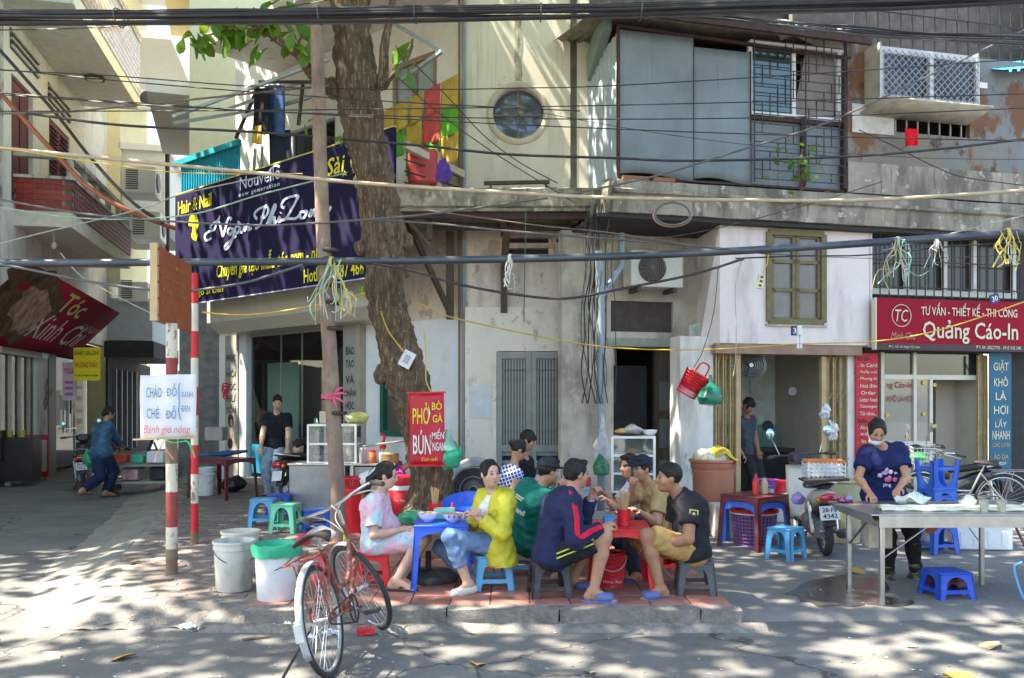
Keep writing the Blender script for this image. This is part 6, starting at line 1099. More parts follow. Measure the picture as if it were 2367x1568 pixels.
# ---------------------------------------------------------------- food stall on the left, cabinets, table things
alu = M('aluminium_frame', (.62, .63, .64), .35, metal=.6, var=.06); gcl = glassmat('cabinet_glass', (.9, .95, .94), .06, .92)
stl = M('dull_inox', (.30, .31, .32), .38, metal=.7, var=.2, scale=3)
fc = thing('food_cart', 'stainless steel noodle stall cart behind the utility pole', 'cart', V((-2.95, 11.45, .12)), R(-3)); bx('cabinet_body', stl, fc, 0, .75, 0, .55, .06, .66, bev=.008); bx('counter', inox, fc, -.02, 1.42, -.02, .57, .66, .69, bev=.006); bx('side_panel', stl, fc, .8, 1.4, .05, .5, .12, .64); 
for (x, y) in ((.84, .02), (1.38, .02), (.84, .52), (1.38, .52)): bx('leg', inox, fc, x-.018, x+.018, y-.018, y+.018, 0, .66)
for x in (.1, .65): MB().lathe([(.05, -.02), (.05, .02)], 14, (x, .1, .05), Matrix.Rotation(pi/2, 4, 'X')).build('castor', rub, fc)
MB().tube([V((1.0, -.05, .69)), V((1.02, -.12, .92)), V((1.6, -.02, 1.0)), V((1.56, .1, .72))], .016, 8).build('push_handle', inox, fc)
def glasscab(lab, loc, rz, w, d, h, shelves=1):
    t = thing('display_cabinet', lab, 'cabinet', loc, rz); e = .028; b = MB()
    for x in (0, w):
        for y in (0, d): MB().bar((x, y, 0), (x, y, h), e).build('post', alu, t)
    for z in [0, h]+[h*(i+1)/(shelves+1) for i in range(shelves)]:
        for p_, q_ in (((0, 0), (w, 0)), ((w, 0), (w, d)), ((w, d), (0, d)), ((0, d), (0, 0))): MB().bar((*p_, z), (*q_, z), e*.9).build('rail', alu, t)
        bx('shelf', alu if z in (0, h) else gcl, t, .01, w-.01, .01, d-.01, z-.004, z+.004)
    for (a_, c_, e_, g_) in ((0, w, -.003, .001), (0, w, d-.001, d+.003)): bx('pane', gcl, t, a_, c_, e_, g_, 0, h)
    bx('pane', gcl, t, -.002, .002, 0, d, 0, h); bx('pane', gcl, t, w-.002, w+.002, 0, d, 0, h); return t
glasscab('small glass display cabinet on the steel noodle stall', V((-2.72, 11.55, .81)), R(-3), .64, .36, .50)
def jar(lab, loc, r, h, m_, lid, cat='jar'):
    t = thing('jar', lab, cat, loc); MB().lathe([(r*.9, 0), (r, .01), (r, h*.8), (r*.85, h*.85), (r*.85, h*.86)], 18).build('body', m_, t); MB().lathe([(r*.92, h*.86), (r*.92, h), (0, h)], 18).build('lid', lid, t); return t
jar('jar with green lid inside the stall cabinet', V((-2.6, 11.68, 1.07)), .065, .17, film('clear_jar', (.6, .65, .62), .6), P('green_lid', (.05, .5, .3))); jar('jar with red lid inside the stall cabinet', V((-2.44, 11.68, 1.07)), .07, .18, M('chilli_jar', (.5, .12, .06), .4), redp); jar('dark jar inside the stall cabinet', V((-2.22, 11.7, 1.07)), .06, .14, M('dark_jar', (.05, .05, .05), .3), blkp)
por = M('porcelain', (.74, .76, .80), .2, var=.03, coat=.4)
bowlp = [(.035, 0), (.04, .008), (.055, .012), (.08, .04), (.092, .068), (.097, .07), (.09, .066), (.075, .04), (.05, .018), (0, .014)]
for i in range(3): lath('bowl', ('left', 'middle', 'right')[i]+' white bowl on the lower shelf of the stall cabinet', 'bowl', bowlp, por, V((-2.6+.16*i, 11.7, .83)), 20)
tag(bagmb((0, 0, 0), (.17, .12, .08), 3).build('plastic_bag', film('yellow_bag', (.6, .58, .2), .85), loc=(-2.14+.05, 11.7, 1.41)), 'bag of yellow bread rolls on top of the stall cabinet', 'bag'); tag(MB().box((0, 0, .08), (.15, .10, .16)).build('cutlery_box', M('cream_plastic', (.6, .5, .33), .5), loc=(-2.52, 11.7, 1.335), bev=.01), 'cream chopstick box on top of the stall cabinet', 'box')
for i in range(3): jar(('first', 'second', 'third')[i]+' seasoning jar on the stall counter beside the woven basket', V((-1.98+.13*i, 11.5, .81)), .05, .2-.03*i, (film('clear_jar2', (.6, .6, .55), .6), M('orange_jar', (.6, .15, .03), .4), M('grey_jar', (.4, .4, .4), .5))[i], (wpl, redp, wpl)[i])
tag(MB().ell((0, 0, .04), (.05, .05, .06)).tube([V((0, 0, .06)), V((.03, 0, .16)), V((-.03, 0, .2))], .02, 8).build('ladle_holder', redp, loc=(-1.72, 11.5, 1.0)), 'red plastic ladle sticking up on the stall counter', 'ladle')
wk = thing('woven_basket', 'small woven bamboo basket of lime on the stall counter', 'basket', V((-1.62, 11.5, .81))); slatted(wk, .10, .11, .12, M('bamboo_weave', (.42, .26, .11), .7), 22, 5, rim=.008); MB().ell((0, 0, .11), (.095, .095, .06)).noise(.02, 20).build('contents', M('pale_lime', (.6, .6, .3), .6), wk); MB().lathe([(.095, .005), (.104, .11)], 20, caps=(False, False)).build('lining', MATS['bamboo_weave'], wk)
# display cabinet in the middle
gc = glasscab('tall aluminium glass cabinet of fried food behind the seated men', V((1.16, 10.0, .58)), R(-8), .48, .40, .63, 2); ty_ = .58+.63
tag(MB().lathe([(.16, 0), (.19, .012), (.0, .012)], 24).build('tray', mdark, loc=(1.38, 10.18, ty_+.02)), 'black tray on top of the aluminium cabinet', 'tray'); tag(bagmb((0, 0, 0), (.11, .09, .06), 4).build('plastic_bag', film('bread_bag', (.6, .58, .55), .6), loc=(1.42, 10.16, ty_+.10)), 'clear bag of bread on the black tray', 'bag'); tag(bagmb((0, 0, 0), (.08, .06, .035), 7).build('bread_heap', M('bread_crust', (.55, .3, .1), .7, var=.3), loc=(1.28, 10.16, ty_+.06)), 'small heap of fried bread on the black tray', 'bread'); lath('bowl', 'white bowl on the right corner of the aluminium cabinet', 'bowl', bowlp, por, V((1.61, 10.12, ty_+.01)), 20)
for i in range(3): tag(bagmb((0, 0, 0), (.10, .07, .03), 3+i, .4, 14).build('fried_snack', M('fried_gold', (.45, .26, .05), .6, var=.3), loc=(1.35+.03*i, 10.2, .62+.21*i)), ('lower', 'middle', 'upper')[i]+' shelf of golden fried snacks in the aluminium cabinet', 'snack')
ct = thing('cabinet_stand', 'dark low stand under the aluminium cabinet', 'stand', V((1.16, 10.0, .125)), R(-8)); bx('body', mdark, ct, 0, .48, 0, .4, 0, .44)
tag(MB().lathe([(.0, -.3), (.12, -.28), (.13, -.12), (.06, .0), (.02, .22), (.03, .3)], 16).noise(.02, 8).build('plastic_bag', film('clear_bag', (.6, .57, .58), .5), loc=at(1393, 1010, 11.2)), 'clear bag hanging beside the grey downpipe', 'bag'); tag(MB().lathe([(0, -.14), (.1, -.12), (.11, 0), (.04, .1), (.02, .15)], 16).noise(.02, 8, 3).build('plastic_bag', film('dark_green_film', (.03, .2, .08), .8), loc=at(1390, 1075, 11.1)), 'dark green bag hanging below the clear bag', 'bag')
# drinks counter
dc = thing('drinks_counter', 'pale blue drinks counter with bottles in front of the grey gate', 'counter', V((0.0, 10.4, .125))); bl_ = P('pale_blue_paint', (.36, .50, .60), .5, var=.1); bx('front', bl_, dc, 0, 1.02, 0, .04, 0, .44); bx('top', bl_, dc, -.02, 1.04, -.02, .46, .44, .47); bx('side', bl_, dc, 0, .03, .04, .42, 0, .44); bx('side', bl_, dc, .99, 1.02, .04, .42, 0, .44)
def bottle(lab, x, y, m_, h=.26, r=.033, lab_m=None, cap=None, z=.60):
    t = thing('bottle', lab, 'bottle', V((x, y, z))); MB().lathe([(r*.9, 0), (r, .01), (r, h*.55), (r*.8, h*.66), (r*.38, h*.78), (r*.36, h*.96), (r*.42, h*.97)], 16).build('glass', m_, t); MB().lathe([(r*.45, h*.965), (r*.45, h), (0, h)], 12).build('cap', cap or wpl, t)
    if lab_m: MB().lathe([(r*1.02, h*.16), (r*1.02, h*.46)], 16, caps=(False, False)).build('paper_label', lab_m, t); MB().lathe([(r*.42, h*.80), (r*.40, h*.9)], 12, caps=(False, False)).build('neck_label', lab_m, t)
    return t
br = M('brown_glass', (.05, .018, .008), .08, coat=.6); gr_ = M('green_glass', (.015, .12, .03), .08, coat=.6); lw_ = M('beer_label', (.55, .55, .6), .5, var=.3, scale=40)
bottle('green beer bottle beside the brown beer bottles', .10, 10.5, gr_, .24, .033, M('green_label', (.02, .2, .06), .5)); bottle('left one of two brown beer bottles on the drinks counter', .20, 10.5, br, .30, .034, lw_); bottle('right one of two brown beer bottles on the drinks counter', .31, 10.5, br, .30, .034, lw_); bottle('orange soda bottle with green cap on the drinks counter', .42, 10.52, M('orange_soda', (.65, .25, .02), .15), .28, .036, None, P('green_cap', (.02, .35, .08))); bottle('blue capped water bottle on the drinks counter', .56, 10.55, film('water_bottle', (.5, .6, .7), .6), .30, .036, None, P('blue_cap', (.02, .15, .6))); bottle('red capped cola bottle on the drinks counter', .68, 10.55, M('cola', (.04, .01, .008), .1), .30, .036, M('red_label', (.6, .02, .02), .5), redp)
tag(MB().box((0, 0, .05), (.2, .12, .1)).build('drink_carton', P('red_carton', (.55, .03, .05)), loc=(.86, 10.55, .60), bev=.006), 'red and white drink carton at the end of the drinks counter', 'carton')
# grey air cooler
ac = thing('air_cooler', 'large grey floor fan standing behind the yellow jacket', 'fan', V((-.46, 10.9, .125)), R(-6)); gh_ = P('grey_fan_plastic', (.36, .38, .39), .5); b = MB(); b.prism([(.36*cos(a)*(1 if abs(cos(a)) < .8 else .97), .40+.40*sin(a)) for a in [2*pi*i/40 for i in range(40)]], .22, Matrix.Translation((0, .0, 0))); b.build('housing', gh_, ac, bev=.03); MB().lathe([(.30, 0), (.27, .06)], 32, (0, -.125, .40), Matrix.Rotation(pi/2, 4, 'X')).build('grille_ring', blkp, ac); b = MB()
for i in range(5): a = 2*pi*i/5; b.add([(.03*cos(a), -.14, .40+.03*sin(a)), (.25*cos(a-.3), -.155, .40+.25*sin(a-.3)), (.26*cos(a+.25), -.135, .40+.26*sin(a+.25))], [(0, 1, 2)])
b.build('blades', M('grey_blade', (.3, .32, .33), .4), ac); b = MB()
for i in range(40): a = 2*pi*i/40; b.bar((.05*cos(a), -.19, .40+.05*sin(a)), (.29*cos(a+.2), -.17, .40+.29*sin(a+.2)), .003)
for r_ in (.05, .17, .29): b.tube([V((r_*cos(a), -.185, .40+r_*sin(a))) for a in [2*pi*i/30 for i in range(30)]], .004, 4, closed=True)
b.build('guard', alu, ac)
tag(MB().box((0, 0, .1), (.28, .2, .2)).build('tub', P('green_tub', (.03, .35, .2)), loc=(-.42, 10.2, .125), bev=.03), 'green plastic tub in front of the grey floor fan', 'tub')
# things on the blue table
T1 = .125+.52+.004
def bowl(lab, x, y, z, food, r=1.0):
    t = thing('bowl', lab, 'bowl', V((x, y, z))); MB().lathe([(a*r*.92, b_) for a, b_ in bowlp], 28).build('dish', por, t); MB().ell((0, 0, .052), (.074, .074, .02)).noise(.012, 40).build('noodles', food, t); return t
food = M('noodle_food', (.48, .36, .20), .6, var=.5, scale=60, layers=[((.12, .2, .04), 50, (1, 1, 1), .6, .65, .8)]); bw1 = bowl('plain white noodle bowl with chopsticks on the blue table', -.675, 6.97, T1, food); bw2 = bowl('flowered white noodle bowl on the blue table', -.475, 6.95, T1, food)
for i in range(2): MB().bar((-.02+.02*i, -.06, .075), (.2, .03+.01*i, .07), .005).build('chopstick', M('bamboo_stick', (.48, .32, .14), .6), bw1)
MB().bar((-.15, .08, .08), (.05, .0, .07), .005).build('chopstick', MATS['bamboo_stick'], bw1)
for a in (.3, .8, 1.3): MB().ell((.086*cos(a-2.2), .086*sin(a-2.2), .052), (.008, .008, .012), 8, 6).build('flower_print', M('plum_print', (.4, .03, .12), .4), bw2)
tag(MB().box((0, 0, .045), (.17, .10, .09)).build('tissue_box', P('mint_box', (.26, .62, .50)), loc=(-.555, 7.13, T1), bev=.008), 'mint green tissue box on the blue table', 'tissue box')
def holder(lab, x, y, z, m_, n=10, hh=.11, r=.045, tall=.24, seed=1):
    t = thing('chopstick_holder', lab, 'holder', V((x, y, z))); rr_ = random.Random(seed); MB().lathe([(r*.85, 0), (r, hh), (r*.93, hh), (r*.8, .01), (0, .01)], 20).build('cup', m_, t)
    for i in range(n): a = rr_.uniform(0, 6.28); q = rr_.uniform(0, r*.6); MB().bar((q*cos(a)*.6, q*sin(a)*.6, .02), (q*cos(a)*1.6+rr_.uniform(-.02, .02), q*sin(a)*1.6, tall+rr_.uniform(-.03, .01)), .006).build('chopstick', MATS['bamboo_stick'], t)
    return t
holder('red chopstick holder behind the mint tissue box', -.64, 7.22, T1, redp, 12, .12, .06, .25, 3); tag(MB().lathe([(.03, 0), (.032, .07), (.012, .085), (.01, .12), (0, .12)], 14).build('sauce_bottle', P('orange_sauce', (.6, .08, .03)), loc=(-.50, 7.25, T1)), 'orange chilli sauce bottle on the blue table', 'bottle'); tag(MB().box((0, 0, .035), (.15, .12, .07)).build('sauce_tray', P('dark_red_tray', (.3, .015, .02)), loc=(-.60, 7.23, T1), bev=.006), 'dark red condiment tray on the blue table', 'tray')
gbag = tag(bagmb((0, 0, 0), (.14, .09, .06), 5, .35, 10).build('plastic_bag', film('green_bag', (.06, .42, .22), .8), loc=at(955, 1195, 7.6)), 'green plastic bag of herbs behind the blue table', 'bag')
tag(MB().lathe([(.16, 0), (.24, .10), (.25, .10), (.165, -.01)], 30).build('basin', dbl, loc=(-.42+.02, 8.05, .78), rz=.3), 'blue plastic basin on the blue crate', 'basin'); tb_ = bpy.data.objects['basin']; tb_.rotation_euler = (.35, -.1, 0); tb_.location = (-.42, 8.1, .58); incrate(None, V((-.42, 8.1, .125)), .1, .36, .28, .42, P('blue_crate', (.03, .10, .42)), 'tall blue plastic crate behind the blue table')
ub = thing('parasol_stand', 'round black parasol stand with a stub pole under the blue table', 'base', gp(990, 1340, .13)); MB().lathe([(.24, 0), (.245, .02), (.24, .055), (.2, .075), (.05, .085), (.04, .09)], 36).build('disc', M('dusty_black_plastic', (.05, .048, .045), .5, var=.3, layers=[((.2, .18, .16), 8, (1, 1, 1), .5, .7, .5)]), ub); MB().lathe([(.024, .085), (.024, .24), (.018, .24)], 14).build('stub', blkp, ub)
tag(MB().box((0, 0, .13), (.30, .26, .27)).noise(.03, 5).build('stone_block', M('brown_stone', (.25, .18, .11), .9, var=.3, bump=.5), loc=(-.72, 8.35, .12), bev=.03), 'brown stone block at the foot of the tree', 'stone')
# things on the red table
T2 = .125+.51+.004; holder('tall red chopstick holder on the red table', .88, 6.80, T2, redp, 26, .13, .055, .27, 6); tag(MB().box((0, 0, .035), (.08, .08, .07)).build('tissue_box', P('bright_blue_box', (.03, .25, .65)), loc=(.76, 6.82, T2), bev=.005), 'small blue paper box on the red table', 'box'); tag(MB().ell((0, 0, .10), (.028, .028, .02)).tube([V((0, 0, .0)), V((0, 0, .1))], .006, 6).build('spoon', chrome, loc=(.83, 6.84, T2)), 'steel spoon standing beside the chopstick holder', 'spoon')
# low metal table of the second group
lt = thing('low_table', 'low grey table of the diners behind the red table', 'table', V((.72, 7.75, .125))); furniture(lt, .6, .5, .48, P('grey_table', (.25, .25, .27)), lw=.05, ap=.05, arch=.06, stretch=False); T3 = .125+.485
holder('small red chopstick cup on the grey low table', .62, 7.62, T3, redp, 9, .11, .04, .22, 9); tag(MB().lathe([(.03, 0), (.033, .09), (.012, .11), (.01, .15), (0, .15)], 14).build('sauce_bottle', redp, loc=(.50, 7.8, T3)), 'red chilli bottle on the grey low table', 'bottle'); tag(MB().lathe([(.04, 0), (.04, .12), (.0, .12)], 16).build('sauce_jar', M('jar_label', (.6, .45, .1), .5, var=.4, scale=30), loc=(.44, 7.65, T3)), 'yellow labelled jar on the grey low table', 'jar')
# bottles on the maroon table
MZ = .05+.575; tag(MB().lathe([(.034, 0), (.036, .12), (.03, .15), (.022, .16), (.008, .22), (.0, .22)], 16).build('sauce_bottle', P('ketchup', (.6, .03, .02)), loc=(2.62, 9.30, MZ)), 'red ketchup bottle on the maroon table', 'bottle'); tag(MB().lathe([(.036, 0), (.038, .12), (.02, .15), (.018, .17), (0, .17)], 16).build('sauce_bottle', M('vinegar', (.55, .42, .26), .3), loc=(2.73, 9.36, MZ)), 'cloudy vinegar bottle on the maroon table', 'bottle')
tag(MB().lathe([(0, 0), (.035, .0), (.04, .08), (.034, .11), (.014, .13), (.016, .16), (0, .16)], 16, sy=.6).build('soap_bottle', P('soap_yellow', (.62, .60, .03)), loc=V((-1.72, 9.0, .125))), 'yellow dish soap bottle at the foot of the pole', 'bottle')
MB().lathe([(.017, .16), (.012, .19), (0, .19)], 12).build('cap', P('soap_green', (.03, .4, .1)), bpy.data.objects['soap_bottle'])
# red noodle sign and green bag on the tree
ys = 9.42; a0 = at(944, 1076, ys); a1 = at(1026, 909, ys); ns = thing('noodle_sign', 'red hanging sign with yellow and white noodle lettering on the tree', 'sign', (a0.x, ys, 0)); W2 = a1.x-a0.x; z0, z1 = a0.z, a1.z; hh = z1-z0
b = MB(); b.grid(8, 12, lambda s, t: V((W2*s+.03*(1-t)*.5, .01*sin(s*6+t*4), z0+hh*t))); b.build('sheet', M('red_sign_vinyl', (.52, .015, .035), .4, var=.08), ns, solid=.004); MB().bar((-.02, -.0, z1), (W2+.02, 0, z1+.01), .02).build('top_rod', redp, ns); MB().bar((-.0, -.0, z0), (W2+.04, 0, z0+.0), .02).build('bottom_rod', redp, ns)
yv = M('sign_yellow', (.78, .62, .03), .45, var=0); wv = M('sign_white', (.78, .76, .74), .45, var=0)
for tx, cx_, cz_, w_, h_, m_ in (('PHỞ', .33, .72, .46, .30, yv), ('BÒ', .78, .83, .28, .13, yv), ('GÀ', .80, .66, .28, .13, yv), ('BÚN', .36, .32, .50, .34, wv), ('MIẾN', .81, .44, .34, .15, wv), ('NGAN', .83, .26, .34, .12, wv)): txt(ns, tx, W2*cx_+.01, z0+hh*cz_, W2*w_, hh*h_, m_, y=-.014, off=.03)
txt(ns, 'Kính mời', W2*.6, z0+hh*.09, W2*.46, hh*.06, yv, y=-.014, shear=.3); MB().add([(W2*.58, -.014, z0+hh*.62), (W2*.62, -.014, z0+hh*.72), (W2*.58, -.014, z0+hh*.82)], [(0, 1, 2)]).build('triangle_mark', wv, ns); MB().add([(W2*.62, -.014, z0+hh*.22), (W2*.66, -.014, z0+hh*.32), (W2*.62, -.014, z0+hh*.42)], [(0, 1, 2)]).build('triangle_mark', yv, ns)
gbg = thing('plastic_bag', 'large green plastic bag hanging on the tree behind the red sign', 'bag', at(1040, 1050, 9.5)); bagmb((0, 0, 0), (.15, .11, .17), 3, .2, 9).build('bag_body', film('sea_green_film', (.03, .50, .26), .72), gbg); MB().lathe([(.12, .05), (.05, .2), (.03, .27)], 14, (-.02, 0, 0), caps=(False, False)).noise(.02, 12).build('bag_neck', film('sea_green_film2', (.3, .55, .42), .6), gbg)
sk = thing('wall_socket', 'white power socket box nailed tilted on the tree trunk', 'socket', at(941, 831, 9.68), rot=(0, R(28), 0)); bx('plate', wpl, sk, -.07, .07, -.02, .01, -.095, .095, bev=.006); bx('outlet', M('socket_grey', (.5, .5, .48), .5), sk, -.035, .035, -.028, -.02, -.05, .05)
for i in range(3):
    for s in (-1, 1): bx('slot', mdark, sk, s*.015-.004, s*.015+.004, -.031, -.028, -.035+i*.03, -.02+i*.03)
wire('yellow_cable', 'short yellow cord from the trunk down to the tilted socket', [(880, 720, 9.7), (895, 760, 9.66), (915, 790, 9.64), (935, 815, 9.64)], .007, cyl_); wire('yellow_cable', 'yellow cord hanging down the trunk to the red noodle sign', [(980, 760, 9.7), (985, 830, 9.6), (985, 880, 9.5), (998, 908, 9.45)], .007, cyl_)
es = thing('extension_socket', 'cream extension socket dangling from the pipe on yellow cord', 'socket', at(1758, 652, 9.1), rot=(0, R(12), 0)); bx('block', M('cream_socket', (.6, .56, .38), .5), es, -.035, .035, -.015, .015, -.075, .075, bev=.005)
for i in range(3): bx('slot', mdark, es, -.015, .015, -.019, -.015, -.05+i*.045, -.03+i*.045)
MB().tube([V((.0, 0, .075)), V((.03, 0, .2)), V((.02, 0, .3))], .005, 6).build('cord', cyl_, es)
cf = thing('light_bulb', 'white energy saving lamp hanging under the olive window', 'lamp', at(1848, 775, 11.0)); MB().lathe([(.03, .12), (.04, .06), (.035, 0), (.0, 0)], 14).build('base', wpl, cf); [MB().tube([V((x, y, 0)), V((x, y, -.17)), V((x+.012, y, -.17)), V((x+.012, y, 0))], .009, 6).build('tube', M('lamp_tube', (.72, .74, .78), .3), cf) for x, y in ((-.025, 0), (.012, .0), (-.005, .02))]
for (x, y, s_, tx, lab) in ((2298, 691, .13, '30', 'tilted dark blue house number plate reading 30'), (1840, 765, .13, '30', 'dark blue house number plate under the olive window')):
    Yp = 12.2 if x > 2000 else 11.6; hp = thing('number_plate', lab, 'plate', at(x, y, Yp), rot=(0, R(-15 if x > 2000 else 0), R(13.7))); bx('plate', M('enamel_blue', (.02, .03, .14), .4), hp, -s_/2*1.2, s_/2*1.2, -.01, .0, -s_/2, s_/2); txt(hp, tx, 0, 0, .1, .075, wv, y=-.014, off=.02)
# hanging shopping basket and green bag by the pillar
hbk = thing('shopping_basket', 'red plastic shopping basket hanging tilted from a wire', 'basket', at(1600, 888, 10.9), rot=(R(20), R(25), .4)); slatted(hbk, .13, .17, .30, redp, 34, 8, rim=.012, sx=1, sy=.7); hbk_ = [c for c in hbk.children]; MB().lathe([(.12, .01), (.158, .28)], 26, sy=.7, caps=(False, False)).build('inner_wall', P('deep_red_plastic', (.45, .01, .02)), hbk); MB().tube(cr([V((.1, 0, .3)), V((.08, 0, .44)), V((-.04, 0, .44)), V((-.06, 0, .3))], 3), .011, 6).build('handle', redp, hbk); MB().lathe([(.135, -.01), (.14, .07)], 26, sy=.72, caps=(False, False)).build('pink_band', M('pink_band', (.65, .3, .35), .5), hbk)
for c in hbk.children: c.location = (0, 0, -.15)
tag(MB().lathe([(0, -.17), (.13, -.15), (.165, -.06), (.12, .04), (.03, .12), (.02, .22)], 20).noise(.015, 9).build('plastic_bag', film('bottle_green_film', (.01, .16, .10), .9), loc=at(1642, 907, 10.8)), 'dark green bag hanging beside the red shopping basket', 'bag'); wire('black_wire', 'thin wire holding the red shopping basket', [(1660, 620, 10.9), (1650, 720, 10.9), (1625, 810, 10.9), (1603, 850, 10.9)], .005, cb1)
# air conditioner units
def acunit(lab, fr_, x0, x1, y0, y1, wd, turn=0):
    a, e, z0, z1 = fr_.rect(x0, x1, y0, y1, wd); t = thing('air_conditioner', lab, 'air conditioner', fr_.W(a, wd, z0), fr_.rz+turn); w_, h_ = abs(e-a), z1-z0; m_ = M('ac_casing', (.58, .56, .48), .5, var=.1, layers=[((.4, .37, .3), 4, (1, 1, .4), .55, .75, .5)]); bx('casing', m_, t, 0, w_, 0, .3, 0, h_, bev=.015); MB().lathe([(.40*h_, 0), (.36*h_, .02), (.05, .03)], 26, (w_*.4, -.005, h_*.52), Matrix.Rotation(pi/2, 4, 'X')).build('fan_recess', mdark, t); b = MB()
    for i in range(7): b.tube([V((w_*.4+h_*.055*(i+1)*cos(q), -.04, h_*.52+h_*.055*(i+1)*sin(q))) for q in [2*pi*k/24 for k in range(24)]], .004, 4, closed=True)
    for i in range(16): q = 2*pi*i/16; b.bar((w_*.4, -.04, h_*.52), (w_*.4+.38*h_*cos(q), -.04, h_*.52+.38*h_*sin(q)), .004)
    b.build('guard', M('guard_brown', (.2, .16, .12), .6), t); bx('bracket', mwood, t, .1, .16, 0, .35, -.06, -.001); bx('bracket', mwood, t, w_-.16, w_-.1, 0, .35, -.06, -.001); return t
acunit('old cream air conditioner unit in the dark recess', Rf, 1458, 1580, 580, 664, -.55)
for (u, w_, z, sc, lab) in ((6.5, .8, 7.2, 1, 'upper white air conditioner beyond the tiled balcony'), (7.6, .75, 6.2, 1.05, 'lower white air conditioner beyond the tiled balcony'), (8.3, .3, 4.5, .8, 'small air conditioner under the balcony shade')):
    t = thing('air_conditioner', lab, 'air conditioner', Lf.W(u, w_, z), Lf.rz-R(90)); bx('casing', wp, t, 0, .8, 0, .95, 0, .72*sc, bev=.02)
    for i in range(9): bx('louvre', greyp, t, .08, .38, -.012, -.004, .1+i*.06, .13+i*.06)
    MB().lathe([(.26, 0), (.25, .02), (.02, .03)], 24, (.812, .45, .38), Matrix.Rotation(pi/2, 4, 'Y')).build('fan_guard', greyp, t)
t = thing('air_conditioner', 'white air conditioner high on the cream bay house', 'air conditioner', at(318, 248, 26), R(20)); bx('casing', wp, t, 0, .75, 0, .35, 0, .58, bev=.02); MB().lathe([(.24, 0), (.2, .02), (.02, .03)], 24, (.3, -.005, .29), Matrix.Rotation(pi/2, 4, 'X')).build('fan_guard', greyp, t)
# ---------------------------------------------------------------- people
import openvdb
def npv(v): return np.array(v, dtype=np.float32)
def field(prims, vox, fold=0, seed=0):
    lo = np.min([np.minimum(p['a'], p.get('b', p['a']))-p['R'] for p in prims if p['op'] > 0], 0)-vox*4; hi = np.max([np.maximum(p['a'], p.get('b', p['a']))+p['R'] for p in prims if p['op'] > 0], 0)+vox*4
    n = np.ceil((hi-lo)/vox).astype(int)+1; D = np.ones(n, np.float32); T = np.zeros(n, np.int8); H = np.ones(n, np.float32)
    for p in prims:
        k = p['k']; mg = p['R']+k+vox*3; a0 = np.minimum(p['a'], p.get('b', p['a']))-mg; a1 = np.maximum(p['a'], p.get('b', p['a']))+mg
        i0 = np.clip(((a0-lo)/vox).astype(int), 0, n-1); i1 = np.clip(np.ceil((a1-lo)/vox).astype(int)+1, 1, n)
        if np.any(i1 <= i0): continue
        ax = [lo[q]+vox*np.arange(i0[q], i1[q], dtype=np.float32) for q in range(3)]; X = np.stack(np.meshgrid(*ax, indexing='ij'), -1)
        if 'b' in p:
            ba = p['b']-p['a']; L = float(ba @ ba)+1e-9; pa = X-p['a']; t = np.clip(pa @ ba/L, 0, 1); d = np.linalg.norm(pa-t[..., None]*ba, axis=-1)-(p['ra']+(p['rb']-p['ra'])*t)
        else:
            q = (X-p['a']) @ p['M']; r = p['r']; k0 = np.linalg.norm(q/r, axis=-1); k1 = np.linalg.norm(q/(r*r), axis=-1)+1e-6; d = k0*(k0-1)/k1
        for (pt, nn) in p['clip']: d = np.maximum(d, (X-pt) @ nn)
        sl = tuple(slice(i0[q], i1[q]) for q in range(3)); o = D[sl]
        if p['op'] > 0:
            h = np.clip(.5+.5*(o-d)/k, 0, 1); T[sl] = np.where(d < H[sl], p['tag'], T[sl]); H[sl] = np.minimum(H[sl], d); D[sl] = o*(1-h)+d*h-k*h*(1-h)
        else:
            d = -d; h = np.clip(.5-.5*(o-d)/k, 0, 1); D[sl] = o*(1-h)+d*h+k*h*(1-h)
    if fold:
        g = [lo[q]+vox*np.arange(n[q], dtype=np.float32) for q in range(3)]; X, Y_, Z = np.meshgrid(*g, indexing='ij')
        w1 = np.sin(X*9+Y_*7+seed)+np.sin(Z*11-Y_*8+seed*2); D += fold*(1.6*np.abs(np.sin(X*17+Z*26+w1*1.3+seed))-1.2*np.abs(np.sin(Y_*21-Z*19+X*13+w1*1.7))+.6*np.sin(X*63-Z*57+Y_*22+w1*2)*np.sin(Z*33+X*18+w1))
    return D, T, lo
def sdfmesh(prims, vox, name, mats, parent, fold=0, seed=0):
    D, T, lo = field(prims, vox, fold, seed); g = openvdb.FloatGrid(1.0); g.copyFromArray(D); pts, quads = g.convertToQuads(0.0)
    if len(pts) == 0: return None
    ij = np.clip(np.round(pts).astype(int), 0, np.array(T.shape)-1); tv = T[ij[:, 0], ij[:, 1], ij[:, 2]]; me = bpy.data.meshes.new(name); w_ = pts*vox+lo
    me.vertices.add(len(w_)); me.vertices.foreach_set('co', w_.astype(np.float32).ravel()); nq = len(quads); me.loops.add(nq*4); me.loops.foreach_set('vertex_index', quads[:, ::-1].astype(np.int32).ravel()); me.polygons.add(nq); me.polygons.foreach_set('loop_start', np.arange(0, nq*4, 4, dtype=np.int32)); me.polygons.foreach_set('loop_total', np.full(nq, 4, np.int32))
    me.polygons.foreach_set('material_index', tv[quads[:, 0]].astype(np.int32)); me.polygons.foreach_set('use_smooth', np.ones(nq, bool))
    for m_ in mats: me.materials.append(m_)
    me.update(); me.validate(); o = bpy.data.objects.new(name, me); COL.objects.link(o); o.parent = parent; return o
def rc(a, b, ra, rb, tag=0, k=.02, op=1, clip=()): return dict(a=npv(a), b=npv(b), ra=ra, rb=rb, R=max(ra, rb), tag=tag, k=k, op=op, clip=[(npv(p), npv(n)) for p, n in clip])
